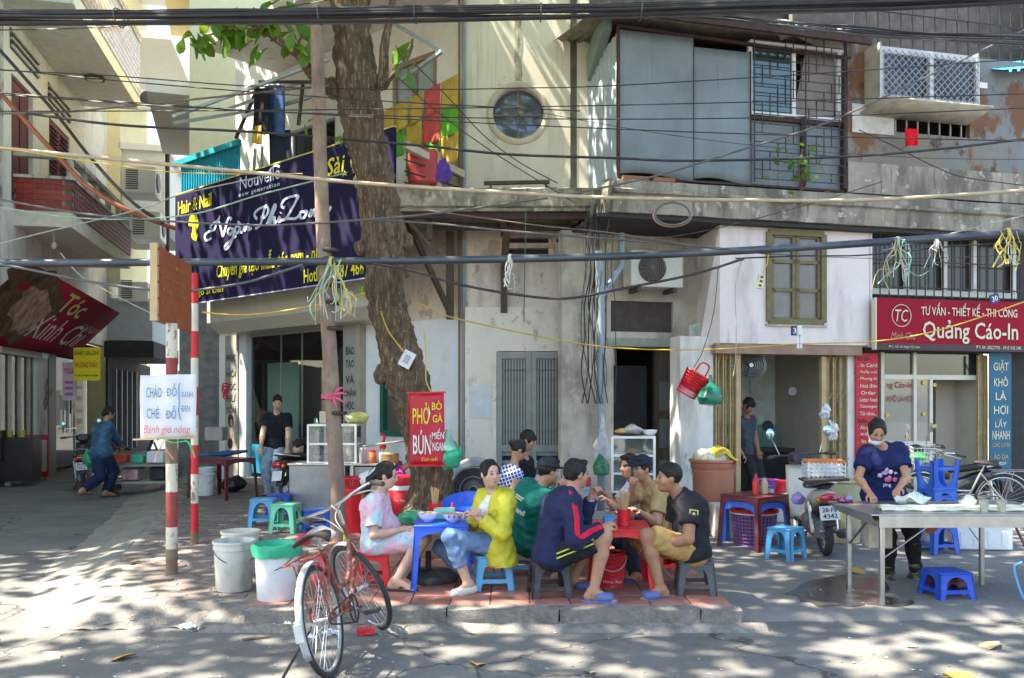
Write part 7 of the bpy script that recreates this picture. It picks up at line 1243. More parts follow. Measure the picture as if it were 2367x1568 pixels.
def el(c, r, M_=None, tag=0, k=.02, op=1, clip=()): return dict(a=npv(c), r=npv(r), R=max(r), M=np.eye(3, dtype=np.float32) if M_ is None else np.array(M_, np.float32), tag=tag, k=k, op=op, clip=[(npv(p), npv(n)) for p, n in clip])
def ik(a, c, l1, l2, hint):
    d = c-a; L = d.length; m = (l1+l2)*.995
    if L > m: c = a+d*(m/L); d = c-a; L = m
    if L < abs(l1-l2)+.02: L = abs(l1-l2)+.02
    u = d.normalized(); x = (l1*l1-l2*l2+L*L)/(2*L); y = math.sqrt(max(0, l1*l1-x*x)); h = V(hint); h = h-u*h.dot(u); h = h.normalized() if h.length > 1e-4 else u.orthogonal().normalized(); return a+u*x+h*y, c
def skinm(nm, c): return M(nm, c, .5, var=.14, scale=14, spec=.35, layers=[((c[0]*1.05, c[1]*.78, c[2]*.74), 11, (1, 1, 1), .48, .7, .5), (tuple(v*.6 for v in c), 45, (1, 1, 1), .64, .72, .35)])
sk1 = skinm('skin_light', (.56, .34, .24)); sk2 = skinm('skin_tan', (.42, .22, .135)); sk3 = skinm('skin_brown', (.33, .165, .095))
hairm = M('black_hair', (.014, .011, .010), .5, var=.5, scale=50, stretch=(1, 1, .15), bump=.8, bscale=90, spec=.3); lipm = M('lip', (.40, .13, .11), .45, var=0); eyem = M('dark_eye', (.02, .015, .012), .3, var=0)
def cloth(nm, c, **k): return M(nm, c, .9, **{**dict(var=.2, scale=9, bump=.55, bscale=26, spec=.2), **k})
def person(lab, pel, neck, yp, hands, feet, sk=sk1, s=.95, yc=None, fem=False, head=(None, 0, 0), shirt=None, pants=None, hair='short', shoes=None, bend=.03, elb=None, knee=None, toes=None, curl=.5, cap=None, belly=0, vox=.0068, hd=None, hide_feet=False, collar=0, jacket=None, seed=0, palm=None):
    base = V((pel.x, pel.y, min(f.z for f in feet)-.07)); t = thing('person', lab, 'person', base); O = base
    yc = yp if yc is None else yc; u = (neck-pel).normalized()
    def axes(y): l = V((-sin(R(y)), cos(R(y)), 0)); l = (l-u*l.dot(u)).normalized(); return l, l.cross(u).normalized()
    lp, fp = axes(yp); lc, fc_ = axes(yc); sw = (.150 if fem else .172)*s; hw = .085*s; L = (neck-pel).length
    waist = pel+(neck-pel)*.40-fp*bend*.6; chest = pel+(neck-pel)*.72-fc_*bend; hipL, hipR = pel+lp*hw-u*.01, pel-lp*hw-u*.01; g = .9 if fem else 1.0
    shp = {1: neck-u*.055*s+lc*sw-fc_*bend*.4, -1: neck-u*.055*s-lc*sw-fc_*bend*.4}
    def torso(inf, tag, k=.05, clip=()):
        o = [rc(hipL, hipR, .105*s*(1.05 if fem else 1)+inf, .105*s*(1.05 if fem else 1)+inf, tag, k, clip=clip)]
        for sg_ in (1, -1):
            wp_ = waist+lp*sg_*.058*s; cp = chest+lc*sg_*.075*s*g; o += [rc(pel+lp*sg_*hw*.7, wp_, .10*s+inf, .092*s*g+inf, tag, k, clip=clip), rc(wp_, cp, .092*s*g+inf, .105*s*g+inf, tag, k, clip=clip), rc(cp, shp[sg_]-lc*sg_*.02, .09*s*g+inf, .055*s+inf, tag, k, clip=clip)]
        o += [rc(shp[1]-lc*.02, shp[-1]+lc*.02, .052*s+inf, .052*s+inf, tag, k, clip=clip), rc(neck-u*.06*s, neck, .07*s+inf, .056*s+inf*.6, tag, k, clip=clip)]
        if fem: o += [el(chest+fc_*(.075+inf*.6)*s+lc*q*.07*s-u*.01, (.062*s+inf*.4,)*3, None, tag, .04, clip=clip) for q in (1, -1)]
        if belly: o.append(el(waist+fp*.07-u*.03, (.13+inf, .13+inf, .13+inf), None, tag, .06, clip=clip))
        return o
    body = torso(-.014, 0); arms = {}; legs = {}
    for i, sg_ in enumerate((1, -1)):
        sh = shp[sg_]; e, w_ = ik(sh, hands[i], .285*s, .245*s, (elb[i] if elb else (-.3*fc_.x+.4*sg_*lc.x, -.3*fc_.y+.4*sg_*lc.y, -1))); arms[sg_] = (sh, e, w_)
        ga = .88 if fem else 1.05; body += [rc(sh, e, .054*s*ga, .040*s*ga, 0, .03), rc(e, e.lerp(w_, .3), .040*s*ga, .042*s*ga, 0, .02), rc(e.lerp(w_, .3), w_, .041*s*ga, .027*s, 0, .02)]
        d = (w_-e).normalized(); pn = V(palm[i]) if palm else (fc_*.3-V((0, 0, 1))*.7); pn = (pn-d*pn.dot(d)); pn = pn.normalized() if pn.length > .05 else d.orthogonal().normalized(); sd = d.cross(pn)*sg_; q = s*1.0
        for f in (-.024, -.008, .008, .024): body.append(rc(w_+d*.015+sd*f*.6*q, w_+d*.085*q+sd*f*q, .016*q, .014*q, 0, .012))
        cu = curl[i] if isinstance(curl, (list, tuple)) else curl
        for f, ln_ in ((-.028, .8), (-.0095, 1), (.0095, 1.06), (.028, .92)):
            p0 = w_+d*.085*q+sd*f*q; a1 = cu*1.1; d1 = d*cos(a1)+pn*sin(a1); p1 = p0+d1*.036*ln_*q; d2 = d*cos(a1*2.1)+pn*sin(a1*2.1); p2 = p1+d2*.036*ln_*q; body += [rc(p0, p1, .0092*q, .0085*q, 0, .005), rc(p1, p2, .0085*q, .0072*q, 0, .005)]
        p0 = w_+d*.03*q+sd*.024*q; p1 = p0+(d*.6+sd*.6+pn*.4).normalized()*.04*q; body += [rc(p0, p1, .013*q, .0105*q, 0, .008), rc(p1, p1+(d*.8+pn*(.2+cu*.6)).normalized()*.032*q, .0105*q, .008*q, 0, .006)]
        hp = hipL if sg_ > 0 else hipR; kn, an = ik(hp, feet[i], .425*s, .415*s, (knee[i] if knee else (fp.x, fp.y, .6))); legs[sg_] = (hp, kn, an)
        body += [rc(hp, kn, .088*s, .056*s, 0, .03), rc(kn, kn.lerp(an, .32), .054*s, .056*s, 0, .03), rc(kn.lerp(an, .32), an, .055*s, .034*s, 0, .02)]
        td = V((cos(R(toes[i])), sin(R(toes[i])), 0)) if toes else fp; legs[sg_] += (td,); z = V((0, 0, -1)); ft = an+z*.035*s
        body += [rc(an-td*.02, ft-td*.045*s, .034*s, .030*s, 0, .02), rc(an, ft+td*.12*s+z*.012, .036*s, .024*s, 0, .02), rc(ft-td*.03*s+z*.005, ft+td*.13*s+z*.015, .028*s, .020*s, 0, .02)]
        sdv = V((-td.y, td.x, 0))
        for j in range(5): f = (j-2)*.016*s; ln_ = (.165, .172, .17, .16, .15)[j if sg_ < 0 else 4-j]*s; body.append(rc(ft+td*.11*s+sdv*f*.9+z*.018, ft+td*ln_+sdv*f*1.1+z*.022, .010*s, .0085*s, 0, .006))
    # head
    hy = yc if head[0] is None else head[0]; hpit, hrol = R(head[1]), R(head[2]); F_ = V((cos(R(hy))*cos(hpit), sin(R(hy))*cos(hpit), sin(hpit))); Lh = V((-sin(R(hy)), cos(R(hy)), 0)); U_ = F_.cross(Lh); Lh, U_ = Lh*cos(hrol)+U_*sin(hrol), U_*cos(hrol)-Lh*sin(hrol)
    hc = hd if hd is not None else neck+u*.10*s+V((0, 0, .045))*s+F_*.02; Mh = np.array([list(Lh), list(F_), list(U_)], np.float32).T; q = s*.965
    def hp_(x, y, z): return hc+(Lh*x+F_*y+U_*z)*q
    def he(x, y, z, rx, ry, rz_, **k): return el(hp_(x, y, z), (rx*q, ry*q, rz_*q), Mh, **k)
    body += [rc(neck-u*.03, hp_(0, -.02, -.06), (.047 if fem else .054)*s, .05*s*g, 0, .03), he(0, -.012, .03, .072, .090, .092, k=.03), he(0, .028, -.03, .062, .062, .075, k=.03), he(0, .05, -.075, .034, .034, .03, k=.03), he(.036, .05, -.02, .03, .03, .03, k=.02), he(-.036, .05, -.02, .03, .03, .03, k=.02),
             rc(hp_(0, .084, .022), hp_(0, .103, -.016), .008*q, .0125*q, 0, .012), he(.012, .094, -.02, .009, .01, .008, k=.008), he(-.012, .094, -.02, .009, .01, .008, k=.008)]
    for x in (1, -1): body += [he(x*.031, .094, .016, .017, .012, .010, op=-1, k=.012), he(x*.073, -.008, -.002, .010, .020, .032, k=.008)]
    body += [he(0, .083, -.049, .021, .010, .0058, tag=1, k=.005), he(0, .081, -.057, .017, .010, .006, tag=1, k=.005)]
    for p in body: p['a'] = p['a']-npv(O); p['clip'] = []
    for p in body:
        if 'b' in p: p['b'] = p['b']-npv(O)
    sdfmesh(body, vox, 'body', [sk, lipm, eyem], t)
    eo = MB(); Me = Matrix(Mh.tolist()).to_4x4()
    for x in (1, -1):
        eo.cm = 0; eo.ell(hp_(x*.031, .0815, .0135)-O, (.014*q, .007*q, .0052*q), 10, 6, rot=Me); eo.cm = 1; eo.ell(hp_(x*.032, .0835, .0335)-O, (.0165*q, .005*q, .0028*q), 10, 6, rot=Me)
    eo.build('eyes', [eyem, M('brow', (.07, .045, .035), .7)], t)
    def put(prims, nm, m_, vx=.008, fold=0, sd=0):
        for p in prims:
            p['a'] = p['a']-npv(O); p['clip'] = [(a-npv(O), n) for a, n in p['clip']]
            if 'b' in p: p['b'] = p['b']-npv(O)
        return sdfmesh(prims, vx, nm, m_ if isinstance(m_, list) else [m_], t, fold, sd)
    # hair
    if hair:
        gy = lambda zz, yy: (hp_(0, yy, zz), (-U_*.9-F_*.45).normalized())
        if hair in ('short', 'fade'): hp = [he(0, -.016, .035, .082, .100, .102, k=.01, clip=[(hp_(0, -.02, -.04), (-U_*.8+F_*.6).normalized())]), he(0, .085, -.03, .09, .062, .098, op=-1, k=.015)]; hp += [he(x*.022, .045+.008*(x % 2), .102, .024, .03, .020, k=.02) for x in (-2, -1, 0, 1, 2)] if hair == 'short' else []
        else:
            hp = [he(0, -.016, .034, .082, .101, .102, k=.01, clip=[(hp_(0, -.05, -.075), (-U_*.7+F_*.7).normalized())]), he(0, .088, -.03, .074, .066, .112, op=-1, k=.03)]+[he(x*.064, .032, .012, .014, .03, .05, k=.02) for x in (1, -1)]
            if hair == 'pony': hp += [rc(hp_(0, -.09, -.01), hp_(0, -.135, -.06), .035*q, .03*q, 0, .02), rc(hp_(0, -.135, -.06), hp_(0, -.15, -.19), .034*q, .036*q, 0, .02), rc(hp_(0, -.15, -.19), hp_(0, -.13, -.36), .036*q, .012*q, 1, .03)]
            if hair == 'bun': hp += [he(0, -.115, .045, .045, .04, .042, k=.02)]
            if hair == 'low': hp += [he(0, -.105, -.03, .042, .035, .045, k=.02)]
            if hair == 'bangs': hp += [he(x*.03, .072, .055, .03, .02, .035, k=.02) for x in (-1, 0, 1)]
        put(hp, 'hair', [hairm, M('brown_hair_ends', (.16, .07, .03), .5, var=.3, scale=60)], .0065, .0035, seed)
    if cap:
        put([he(0, -.012, .05, .090, .110, .090, k=.005, clip=[(hp_(0, 0, .042), -U_)]), el(hp_(0, .12, .046), (.072*q, .085*q, .010*q), Mh, 0, .012, clip=[(hp_(0, .045, 0), -F_)]), he(0, -.01, .138, .010, .010, .006, k=.004)], 'cap', cap, .006)
    # clothes
    if shirt:
        m_, slv, hem, inf = shirt; clips = [(pel+u*hem, -u), (neck+u*(-.005+collar)+fc_*.03, (u*.75+fc_*.65).normalized())] if hem is not None else [(neck+u*(-.005+collar)+fc_*.03, (u*.75+fc_*.65).normalized())]
        sp = torso(inf, 0, .05, clips)
        for sg_ in (1, -1):
            sh, e, w_ = arms[sg_]
            if slv > 0:
                if slv <= 1: c = sh.lerp(e, slv); sp.append(rc(sh-(e-sh)*.02, sh.lerp(e, min(1, slv+.2)), .056*s+inf+.006, .05*s+inf+.008, 0, .03, clip=[(c, (e-sh).normalized())]))
                else: c = e.lerp(w_, .93); sp += [rc(sh, e, .056*s+inf+.004, .047*s+inf+.004, 0, .03), rc(e, w_, .047*s+inf+.004, .034*s+inf, 0, .03, clip=[(c, (w_-e).normalized())])]
        put(sp, 'shirt', m_, .008, .0035, seed)
    if jacket:
        m_, hem, inf = jacket; op_ = npv(neck+fc_*.2); sp = torso(inf, 0, .05, [(pel+u*hem, -u)])
        for sg_ in (1, -1):
            sh, e, w_ = arms[sg_]; c = e.lerp(w_, .8); sp += [rc(sh, e, .060*s+inf, .052*s+inf, 0, .03), rc(e, w_, .052*s+inf, .044*s+inf, 0, .03, clip=[(c, (w_-e).normalized())]), rc(pel+lp*sg_*.11+u*(-.02), pel+lp*sg_*.13-fp*.02+V((0, 0, -.13)), .10+inf, .11+inf, 0, .04, clip=[(pel+V((0, 0, -.15)), V((0, 0, -1)))])]
        sp += [el(neck-fc_*.085-u*.01, (.10, .10, .055), None, 0, .03), rc(neck+lc*.075-fc_*.02, neck+lc*.05+fc_*.06-u*.05, .026, .024, 0, .02), rc(neck-lc*.075-fc_*.02, neck-lc*.05+fc_*.06-u*.05, .026, .024, 0, .02)]
        sp += [rc(neck+fc_*.115+u*.0, pel+fp*.15+u*.06, .05, .062, 0, .015, op=-1), rc(neck+fc_*.05+u*.06, neck+fc_*.14-u*.03, .05, .05, 0, .02, op=-1), rc(pel+fp*.30+u*.1, pel+fp*.2-V((0, 0, .2)), .11, .15, 0, .03, op=-1)]
        put(sp, 'jacket', m_, .0075, .0036, seed)
    if pants:
        m_, ln_, inf = pants[:3]; pp_ = [rc(hipL, hipR, .104*s+inf*.4, .104*s+inf*.4, 0, .04, clip=[(pel+u*.13, u)]), rc(pel, pel+u*.10, .105*s+inf*.3, .095*s, 0, .04, clip=[(pel+u*.10, u)])]
        for sg_ in (1, -1):
            h_, kn, an, td = legs[sg_]
            if ln_ <= 1: c = h_.lerp(kn, ln_); pp_.append(rc(h_, h_.lerp(kn, min(1, ln_+.15)), .09*s+inf, .082*s+inf, 0, .03, clip=[(c, (kn-h_).normalized())]))
            else: c = kn.lerp(an, ln_-1); pp_ += [rc(h_, kn, .09*s+inf, .06*s+inf, 0, .03), rc(kn, kn.lerp(an, .35), .06*s+inf, .06*s+inf, 0, .03), rc(kn.lerp(an, .35), an, .06*s+inf, .046*s+inf, 0, .03, clip=[(c, (an-kn).normalized())])]
        if len(pants) > 3: h1 = legs[1]; h2 = legs[-1]; m1, m2 = h1[0].lerp(h1[1], ln_*.9), h2[0].lerp(h2[1], ln_*.9); pp_ += [rc(h1[0], m2, .08, .07, 0, .06), rc(m1, m2, .065, .065, 0, .05), rc(h2[0], m1, .08, .07, 0, .06)]
        put(pp_, 'trousers' if ln_ > 1 else ('skirt' if len(pants) > 3 else 'shorts'), m_, .0085, .0035, seed+3)
    if shoes:
        kind, m_ = shoes
        for sg_ in (1, -1):
            h_, kn, an, td = legs[sg_]; z = V((0, 0, -1)); ft = an+z*.035*s; sdv = V((-td.y, td.x, 0)); Ms = np.array([list(td), list(sdv), [0, 0, 1]], np.float32).T
            if kind == 'slip': pr = [rc(ft-td*.05*s+z*.034, ft+td*.14*s+z*.036, .042*s, .050*s, 0, .02, clip=[(ft+z*.026, V((0, 0, 1))), (ft+z*.048, V((0, 0, -1)))]), rc(ft+td*.05*s+sdv*.03, ft+td*.12*s+sdv*.03, .03, .028, 0, .01), rc(ft+td*.05*s-sdv*.03, ft+td*.12*s-sdv*.03, .03, .028, 0, .01), rc(ft+td*.06, ft+td*.12*s-z*.0, .034, .03, 0, .02)]
            elif kind == 'flip': pr = [rc(ft-td*.05*s+z*.034, ft+td*.15*s+z*.036, .042*s, .048*s, 0, .02, clip=[(ft+z*.030, V((0, 0, 1))), (ft+z*.048, V((0, 0, -1)))]), rc(ft+td*.135*s+z*.002, ft+td*.04+sdv*.035+z*.01, .006, .008, 0, .005), rc(ft+td*.135*s+z*.002, ft+td*.04-sdv*.035+z*.01, .006, .008, 0, .005)]
            elif kind == 'shoe': pr = [rc(ft-td*.04*s, ft+td*.13*s+z*.012, .042*s, .038*s, 0, .02, clip=[(ft+z*.045, V((0, 0, -1))), (ft-z*.012, V((0, 0, 1)))]), rc(ft-td*.03, ft+td*.15*s+z*.02, .04, .03, 0, .02, clip=[(ft+z*.045, V((0, 0, -1)))])]
            else: pr = [rc(kn.lerp(an, .12), an, .066*s, .055*s, 0, .03, clip=[(kn.lerp(an, .18), (kn-an).normalized())]), rc(ft-td*.04*s, ft+td*.15*s+z*.01, .05*s, .042*s, 0, .03, clip=[(ft+z*.045, V((0, 0, -1)))])]
            put(pr, 'boot' if kind == 'boot' else ('shoe' if kind == 'shoe' else 'sandal'), m_, .006)
            if kind == 'boot': put([rc(ft-td*.05*s+z*.045, ft+td*.16*s+z*.045, .05*s, .052*s, 0, .02, clip=[(ft+z*.03, V((0, 0, 1))), (ft+z*.06, V((0, 0, -1)))])], 'boot_sole', M('yellow_sole', (.62, .45, .02), .5), .006)
    return t, dict(arms=arms, legs=legs, neck=neck, pel=pel, u=u, f=fc_, l=lc, hp=hp_, waist=waist, chest=chest, O=O)
navy_ = cloth('navy_cotton', (.015, .022, .085)); blk_ = cloth('black_cotton', (.014, .015, .02)); jean = cloth('blue_jeans', (.13, .21, .36), layers=[((.3, .38, .5), 6, (1, 1, 1), .5, .7, .6)]); jl = cloth('pale_jeans', (.26, .33, .42), layers=[((.42, .48, .55), 5, (1, 1, 1), .5, .7, .7)]); khaki = cloth('khaki_cotton', (.42, .27, .10)); tan = cloth('tan_cotton', (.40, .29, .13))
sandal = M('blue_rubber', (.10, .14, .32), .6); A = at
# woman in the pale dress
dress = cloth('pale_print_dress', (.50, .62, .66), layers=[((.74, .44, .52), 3.2, (1, 1, 1), .45, .48, .95), ((.76, .74, .76), 2.4, (1, 1, 1), .55, .58, .9), ((.30, .36, .42), 16, (1, 1, 1), .62, .66, .7)])
person('pregnant woman in a pale blue and pink dress seated on the red stool', A(870, 1252, 7.08), A(880, 1143, 7.08), 0, [A(935, 1222, 7.05), A(930, 1225, 6.92)], [A(925, 1340, 6.98), A(915, 1344, 6.80)], sk1, .93, fem=True, head=(2, -14, 0), hair='pony', shirt=(dress, .75, -.08, .012), pants=(dress, .98, .016, 1), shoes=('flip', M('dark_rubber', (.03, .03, .03), .7)), bend=.05, belly=1, toes=[-8, -12], knee=[(1, 0, .35), (1, -.1, .3)], hd=A(893, 1100, 7.05), seed=1)
# woman in yellow
yj = M('yellow_nylon', (.56, .50, .03), .5, var=.14, scale=8, bump=.7, bscale=22)
person('woman in a bright yellow jacket and jeans looking over her shoulder', A(1142, 1258, 6.95), A(1143, 1140, 6.93), 205, [A(1102, 1196, 6.72), A(1100, 1190, 6.78)], [A(1083, 1352, 6.72), A(1100, 1345, 7.05)], sk1, .95, fem=True, yc=222, head=(-60, -2, 0), hair='low', shirt=(cloth('white_tee', (.70, .68, .70)), .5, .0, .008), jacket=(yj, -.08, .016), pants=(jean, 1.62, .010), shoes=('shoe', M('white_leather', (.70, .66, .58), .5)), toes=[222, 215], knee=[(-1, -.3, .5), (-1, .1, .4)], hd=A(1133, 1097, 6.9), elb=[(.2, -.6, -1), (-.3, .3, -1)], seed=2, curl=.9)
# man in green overalls
grn_ = cloth('green_workwear', (.012, .14, .11)); g_, gi = person('man in green work overalls and dark cap seen from behind', A(1212, 1248, 7.5), A(1252, 1128, 7.45), 35, [A(1292, 1125, 7.35), A(1290, 1135, 7.55)], [A(1260, 1330, 7.6), A(1285, 1335, 7.3)], sk2, .98, head=(30, -8, 0), hair='short', cap=cloth('charcoal_cap', (.03, .032, .04)), shirt=(grn_, 2, -.10, .022), pants=(grn_, 1.9, .02), shoes=('shoe', blkp), bend=.07, collar=.03, hd=A(1268, 1090, 7.42), elb=[(0, 1, -1), (.6, -.5, -1)], curl=.8, seed=3)
# man in the navy tracksuit
trk, ti = person('man in a navy tracksuit top with red stripes and black shorts', A(1272, 1278, 6.6), A(1322, 1142, 6.62), 8, [A(1366, 1150, 6.78), A(1392, 1220, 6.45)], [A(1322, 1343, 6.9), A(1372, 1368, 6.42)], sk2, 1.0, head=(28, -4, 0), hair='short', shirt=(cloth('navy_tracksuit', (.022, .026, .07)), 2, -.09, .020), pants=(cloth('black_shorts', (.022, .022, .026)), .80, .022), shoes=('slip', sandal), bend=.06, collar=.03, hd=A(1332, 1098, 6.66), toes=[-5, -12], knee=[(1, .3, .9), (1, -.1, .9)], elb=[(.7, .3, -1), (-.3, -.5, -1)], curl=[.9, .9], palm=[(.6, -.6, 0), (.2, .3, -1)], seed=4)
# man in the black badge shirt
bt_, bi = person('man in a black badge t-shirt and khaki shorts seated facing left', A(1598, 1272, 6.78), A(1573, 1145, 6.8), 185, [A(1520, 1258, 6.62), A(1512, 1255, 6.85)], [A(1527, 1363, 6.55), A(1545, 1340, 7.0)], sk3, 1.0, head=(183, -2, 0), hair='fade', shirt=(cloth('faded_black_tee', (.022, .022, .026)), .62, -.06, .022), pants=(khaki, .92, .015), shoes=('slip', sandal), bend=.05, hd=A(1546, 1106, 6.78), toes=[198, 190], knee=[(-1, -.2, .8), (-1, .2, .6)], elb=[(.5, -.6, -.6), (.3, .5, -.6)], curl=.4, seed=5)
# man on the phone
ph_, pi_ = person('man in a tan shirt and dark cap holding a phone to his ear', A(1522, 1232, 7.75), A(1500, 1122, 7.7), 200, [A(1478, 1185, 7.3), A(1463, 1122, 7.5)], [A(1470, 1335, 7.2), A(1500, 1330, 7.6)], sk2, .98, head=(212, -2, 0), hair='short', cap=cloth('navy_cap', (.018, .022, .035)), shirt=(tan, .7, -.09, .016), pants=(cloth('dark_jeans', (.03, .035, .05)), 1.92, .012), shoes=('slip', M('purple_rubber', (.07, .05, .16), .6)), bend=.05, hd=A(1482, 1085, 7.65), toes=[200, 190], elb=[(-.2, -.4, -1), (-.4, .2, -1)], curl=[.4, 1.0], seed=6)
# diner behind him
person('diner in a pale checked shirt reaching for chopsticks behind the cap man', A(1500, 1220, 8.25), A(1470, 1122, 8.2), 190, [A(1408, 1160, 8.0), A(1395, 1142, 8.15)], [A(1440, 1290, 7.9), A(1470, 1295, 8.2)], sk2, .95, head=(205, -10, 0), hair='short', shirt=(cloth('checked_shirt', (.55, .5, .6), scale=60, var=.4), .7, -.05, .016), pants=(navy_, 1.9, .012), shoes=('shoe', blkp), vox=.009, hd=A(1455, 1078, 8.15), seed=7, curl=.8)
# plaid woman and companion
pld = M('blue_plaid', (.05, .08, .30), .85, var=0); n_ = pld.node_tree; tcn = n_.nodes.new('ShaderNodeTexCoord'); ck = n_.nodes.new('ShaderNodeTexBrick'); ck.inputs['Scale'].default_value = 14; ck.inputs['Color1'].default_value = (.04, .07, .28, 1); ck.inputs['Color2'].default_value = (.02, .03, .12, 1); ck.inputs['Mortar'].default_value = (.6, .62, .7, 1); ck.inputs['Mortar Size'].default_value = .06; ck.offset = 0; ck.inputs['Brick Width'].default_value = .5; ck.inputs['Row Height'].default_value = .5
mpn = n_.nodes.new('ShaderNodeMapping'); mpn.inputs['Rotation'].default_value = (R(90), 0, R(20)); n_.links.new(tcn.outputs['Object'], mpn.inputs[0]); n_.links.new(mpn.outputs[0], ck.inputs[0]); n_.links.new(ck.outputs[0], n_.nodes['Principled BSDF'].inputs['Base Color'])
person('woman in a blue plaid sleeveless top with her hair in a bun', A(1178, 1190, 9.3), A(1188, 1083, 9.25), 25, [A(1235, 1170, 9.2), A(1222, 1165, 8.95)], [A(1230, 1230, 9.3), A(1225, 1232, 9.1)], sk2, .93, fem=True, head=(15, -22, 0), hair='bun', shirt=(pld, 0, -.06, .014), pants=(blk_, 1.9, .012), shoes=('shoe', blkp), bend=.04, hd=A(1200, 1040, 9.25), elb=[(.3, .5, -1), (.1, -.5, -1)], seed=8)
person('woman with black hair sitting behind the plaid top', A(1215, 1178, 9.9), A(1212, 1062, 9.85), -20, [A(1240, 1160, 9.7), A(1200, 1165, 9.7)], [A(1250, 1220, 9.7), A(1230, 1220, 9.7)], sk2, .95, fem=True, head=(-10, -25, 0), hair='bangs', shirt=(blk_, .5, -.06, .014), pants=(blk_, 1.9, .012), shoes=('shoe', blkp), vox=.01, hd=A(1220, 1018, 9.8), seed=9)
# noodle woman
nw, ni = person('woman in a navy flower t-shirt with a face mask making noodles', A(2042, 1140, 7.82), A(2040, 1034, 7.72), -92, [A(2078, 1128, 7.42), A(2010, 1140, 7.42)], [A(2118, 1330, 7.66), A(2052, 1332, 7.72)], sk2, .94, fem=True, head=(-97, -34, -4), hair='low', shirt=(navy_, .62, -.10, .018), pants=(cloth('black_trousers', (.018, .018, .022)), 1.9, .008), shoes=('boot', M('camo_rubber', (.05, .055, .03), .5, var=.5, scale=18, layers=[((.20, .20, .11), 12, (1, 1, 3), .52, .56, 1), ((.015, .015, .012), 14, (1, 1, 2), .58, .62, 1)])), bend=.02, hd=A(2026, 998, 7.6), toes=[-50, -95], elb=[(.8, .2, -.6), (-.8, .2, -.6)], curl=.7, seed=10)
# man at the salon door
person('man in a black t-shirt and pale jeans standing at the salon door', A(636, 1029, 14.0), A(640, 957, 14.0), -88, [A(664, 1036, 13.8), A(602, 1038, 13.75)], [A(642, 1137, 13.95), A(620, 1139, 13.85)], sk1, 1.0, head=(-75, -22, 0), hair='short', shirt=(blk_, .6, -.08, .016), pants=(jl, 1.95, .010), shoes=('shoe', blkp), hd=A(641, 931, 13.9), toes=[-70, -110], knee=[(0, -1, 0), (-.1, -1, 0)], vox=.008, seed=11, curl=.4)
person('dark haired man crouching behind the salon scooter', A(705, 1118, 12.75), A(692, 1058, 12.7), -25, [A(730, 1090, 12.5), A(720, 1095, 12.5)], [A(722, 1155, 12.6), A(705, 1155, 12.6)], sk1, .95, head=(-25, -35, 0), hair='short', shirt=(blk_, .6, -.06, .016), pants=(jl, 1.9, .012), shoes=('shoe', blkp), vox=.01, hd=A(690, 1033, 12.6), seed=12)
person('man in a grey tank top bending his head inside the kitchen shop', A(1733, 1044, 12.55), A(1724, 965, 12.55), -50, [A(1752, 1042, 12.4), A(1716, 1050, 12.35)], [A(1742, 1165, 12.6), A(1722, 1167, 12.5)], sk3, .97, head=(-45, -35, 0), hair='bangs', shirt=(cloth('grey_tank', (.06, .07, .09)), 0, -.10, .010), pants=(cloth('dark_shorts', (.03, .03, .035)), 1.9, .014), shoes=('shoe', blkp), vox=.0085, hd=A(1730, 938, 12.45), knee=[(.6, -.8, 0)]*2, seed=13)
# woman with the cart
person('woman in a blue jacket pushing a goods cart down the alley', A(233, 1045, 14.6), A(241, 983, 14.75), 62, [A(262, 1030, 15.15), A(280, 1032, 15.1)], [A(190, 1133, 14.3), A(245, 1138, 14.75)], sk2, .95, fem=True, head=(50, -5, 0), hair='low', shirt=(M('blue_nylon', (.03, .085, .17), .4, var=.15, scale=8, bump=.3, bscale=40), 2, -.16, .03), pants=(cloth('navy_trousers', (.018, .03, .07)), 1.9, .03), shoes=('flip', M('brown_rubber', (.15, .05, .03), .7)), collar=.04, hd=A(252, 955, 14.85), toes=[60, 50], knee=[(.5, .85, .2)]*2, vox=.008, seed=14)
person('stooping person in a magenta jacket half hidden behind the tree', A(905, 1150, 11.7), A(925, 1085, 11.5), 20, [A(935, 1130, 11.3), A(915, 1140, 11.2)], [A(915, 1188, 11.7), A(900, 1190, 11.5)], sk2, .9, fem=True, head=(20, -30, 0), hair='low', shirt=(cloth('magenta_jacket', (.45, .05, .30)), 2, -.10, .03), pants=(blk_, 1.9, .014), shoes=('shoe', blkp), bend=.06, vox=.01, hd=A(958, 1062, 11.5), seed=15)
# ---------------------------------------------------------------- clothing details
def onto(info, nm, m_, pts, r, par, n=7): return MB().tube([p-info['O'] for p in cr(pts, 5)], r, n).build(nm, m_, par)
rs_ = cloth('red_stripe', (.55, .02, .05)); sh, e_, w_ = ti['arms'][-1]; out = V((.25, -.85, .45)).normalized()
for k in (-1, 0, 1): o2 = V((.5, 0, -.4)).normalized()*.017*k; onto(ti, 'sleeve_stripe', rs_, [sh+V((.0, -.03, .078))+o2, sh.lerp(e_, .45)+out*.082+o2, e_+out*.08+o2*.8, e_.lerp(w_, .5)+out*.074+o2*.8, w_-(w_-e_)*.12+out*.058+o2*.7], .008, trk)
lime = cloth('lime_stripe', (.55, .62, .08)); hp0, kn0, _, _ = ti['legs'][-1]
for k in (0, 1): onto(ti, 'shorts_stripe', lime, [hp0.lerp(kn0, t)+V((.01, -.122+.008*t, .03-.035*k+.01*t)) for t in (.05, .3, .55, .74)], .006, trk)
sh, e_, w_ = gi['arms'][-1]; u_ = gi['u']; f_ = gi['f']; l_ = gi['l']; bk = gi['neck']-u_*.11-f_*.19
for k in (0, 1): onto(gi, 'reflective_band', M('pale_yellow_band', (.62, .62, .32), .5), [bk+l_*.16+f_*.05-u_*.02*k, bk+l_*.06-u_*.02*k, bk-l_*.06-u_*.02*k, bk-l_*.16+f_*.05-u_*.02*k], .008, g_)
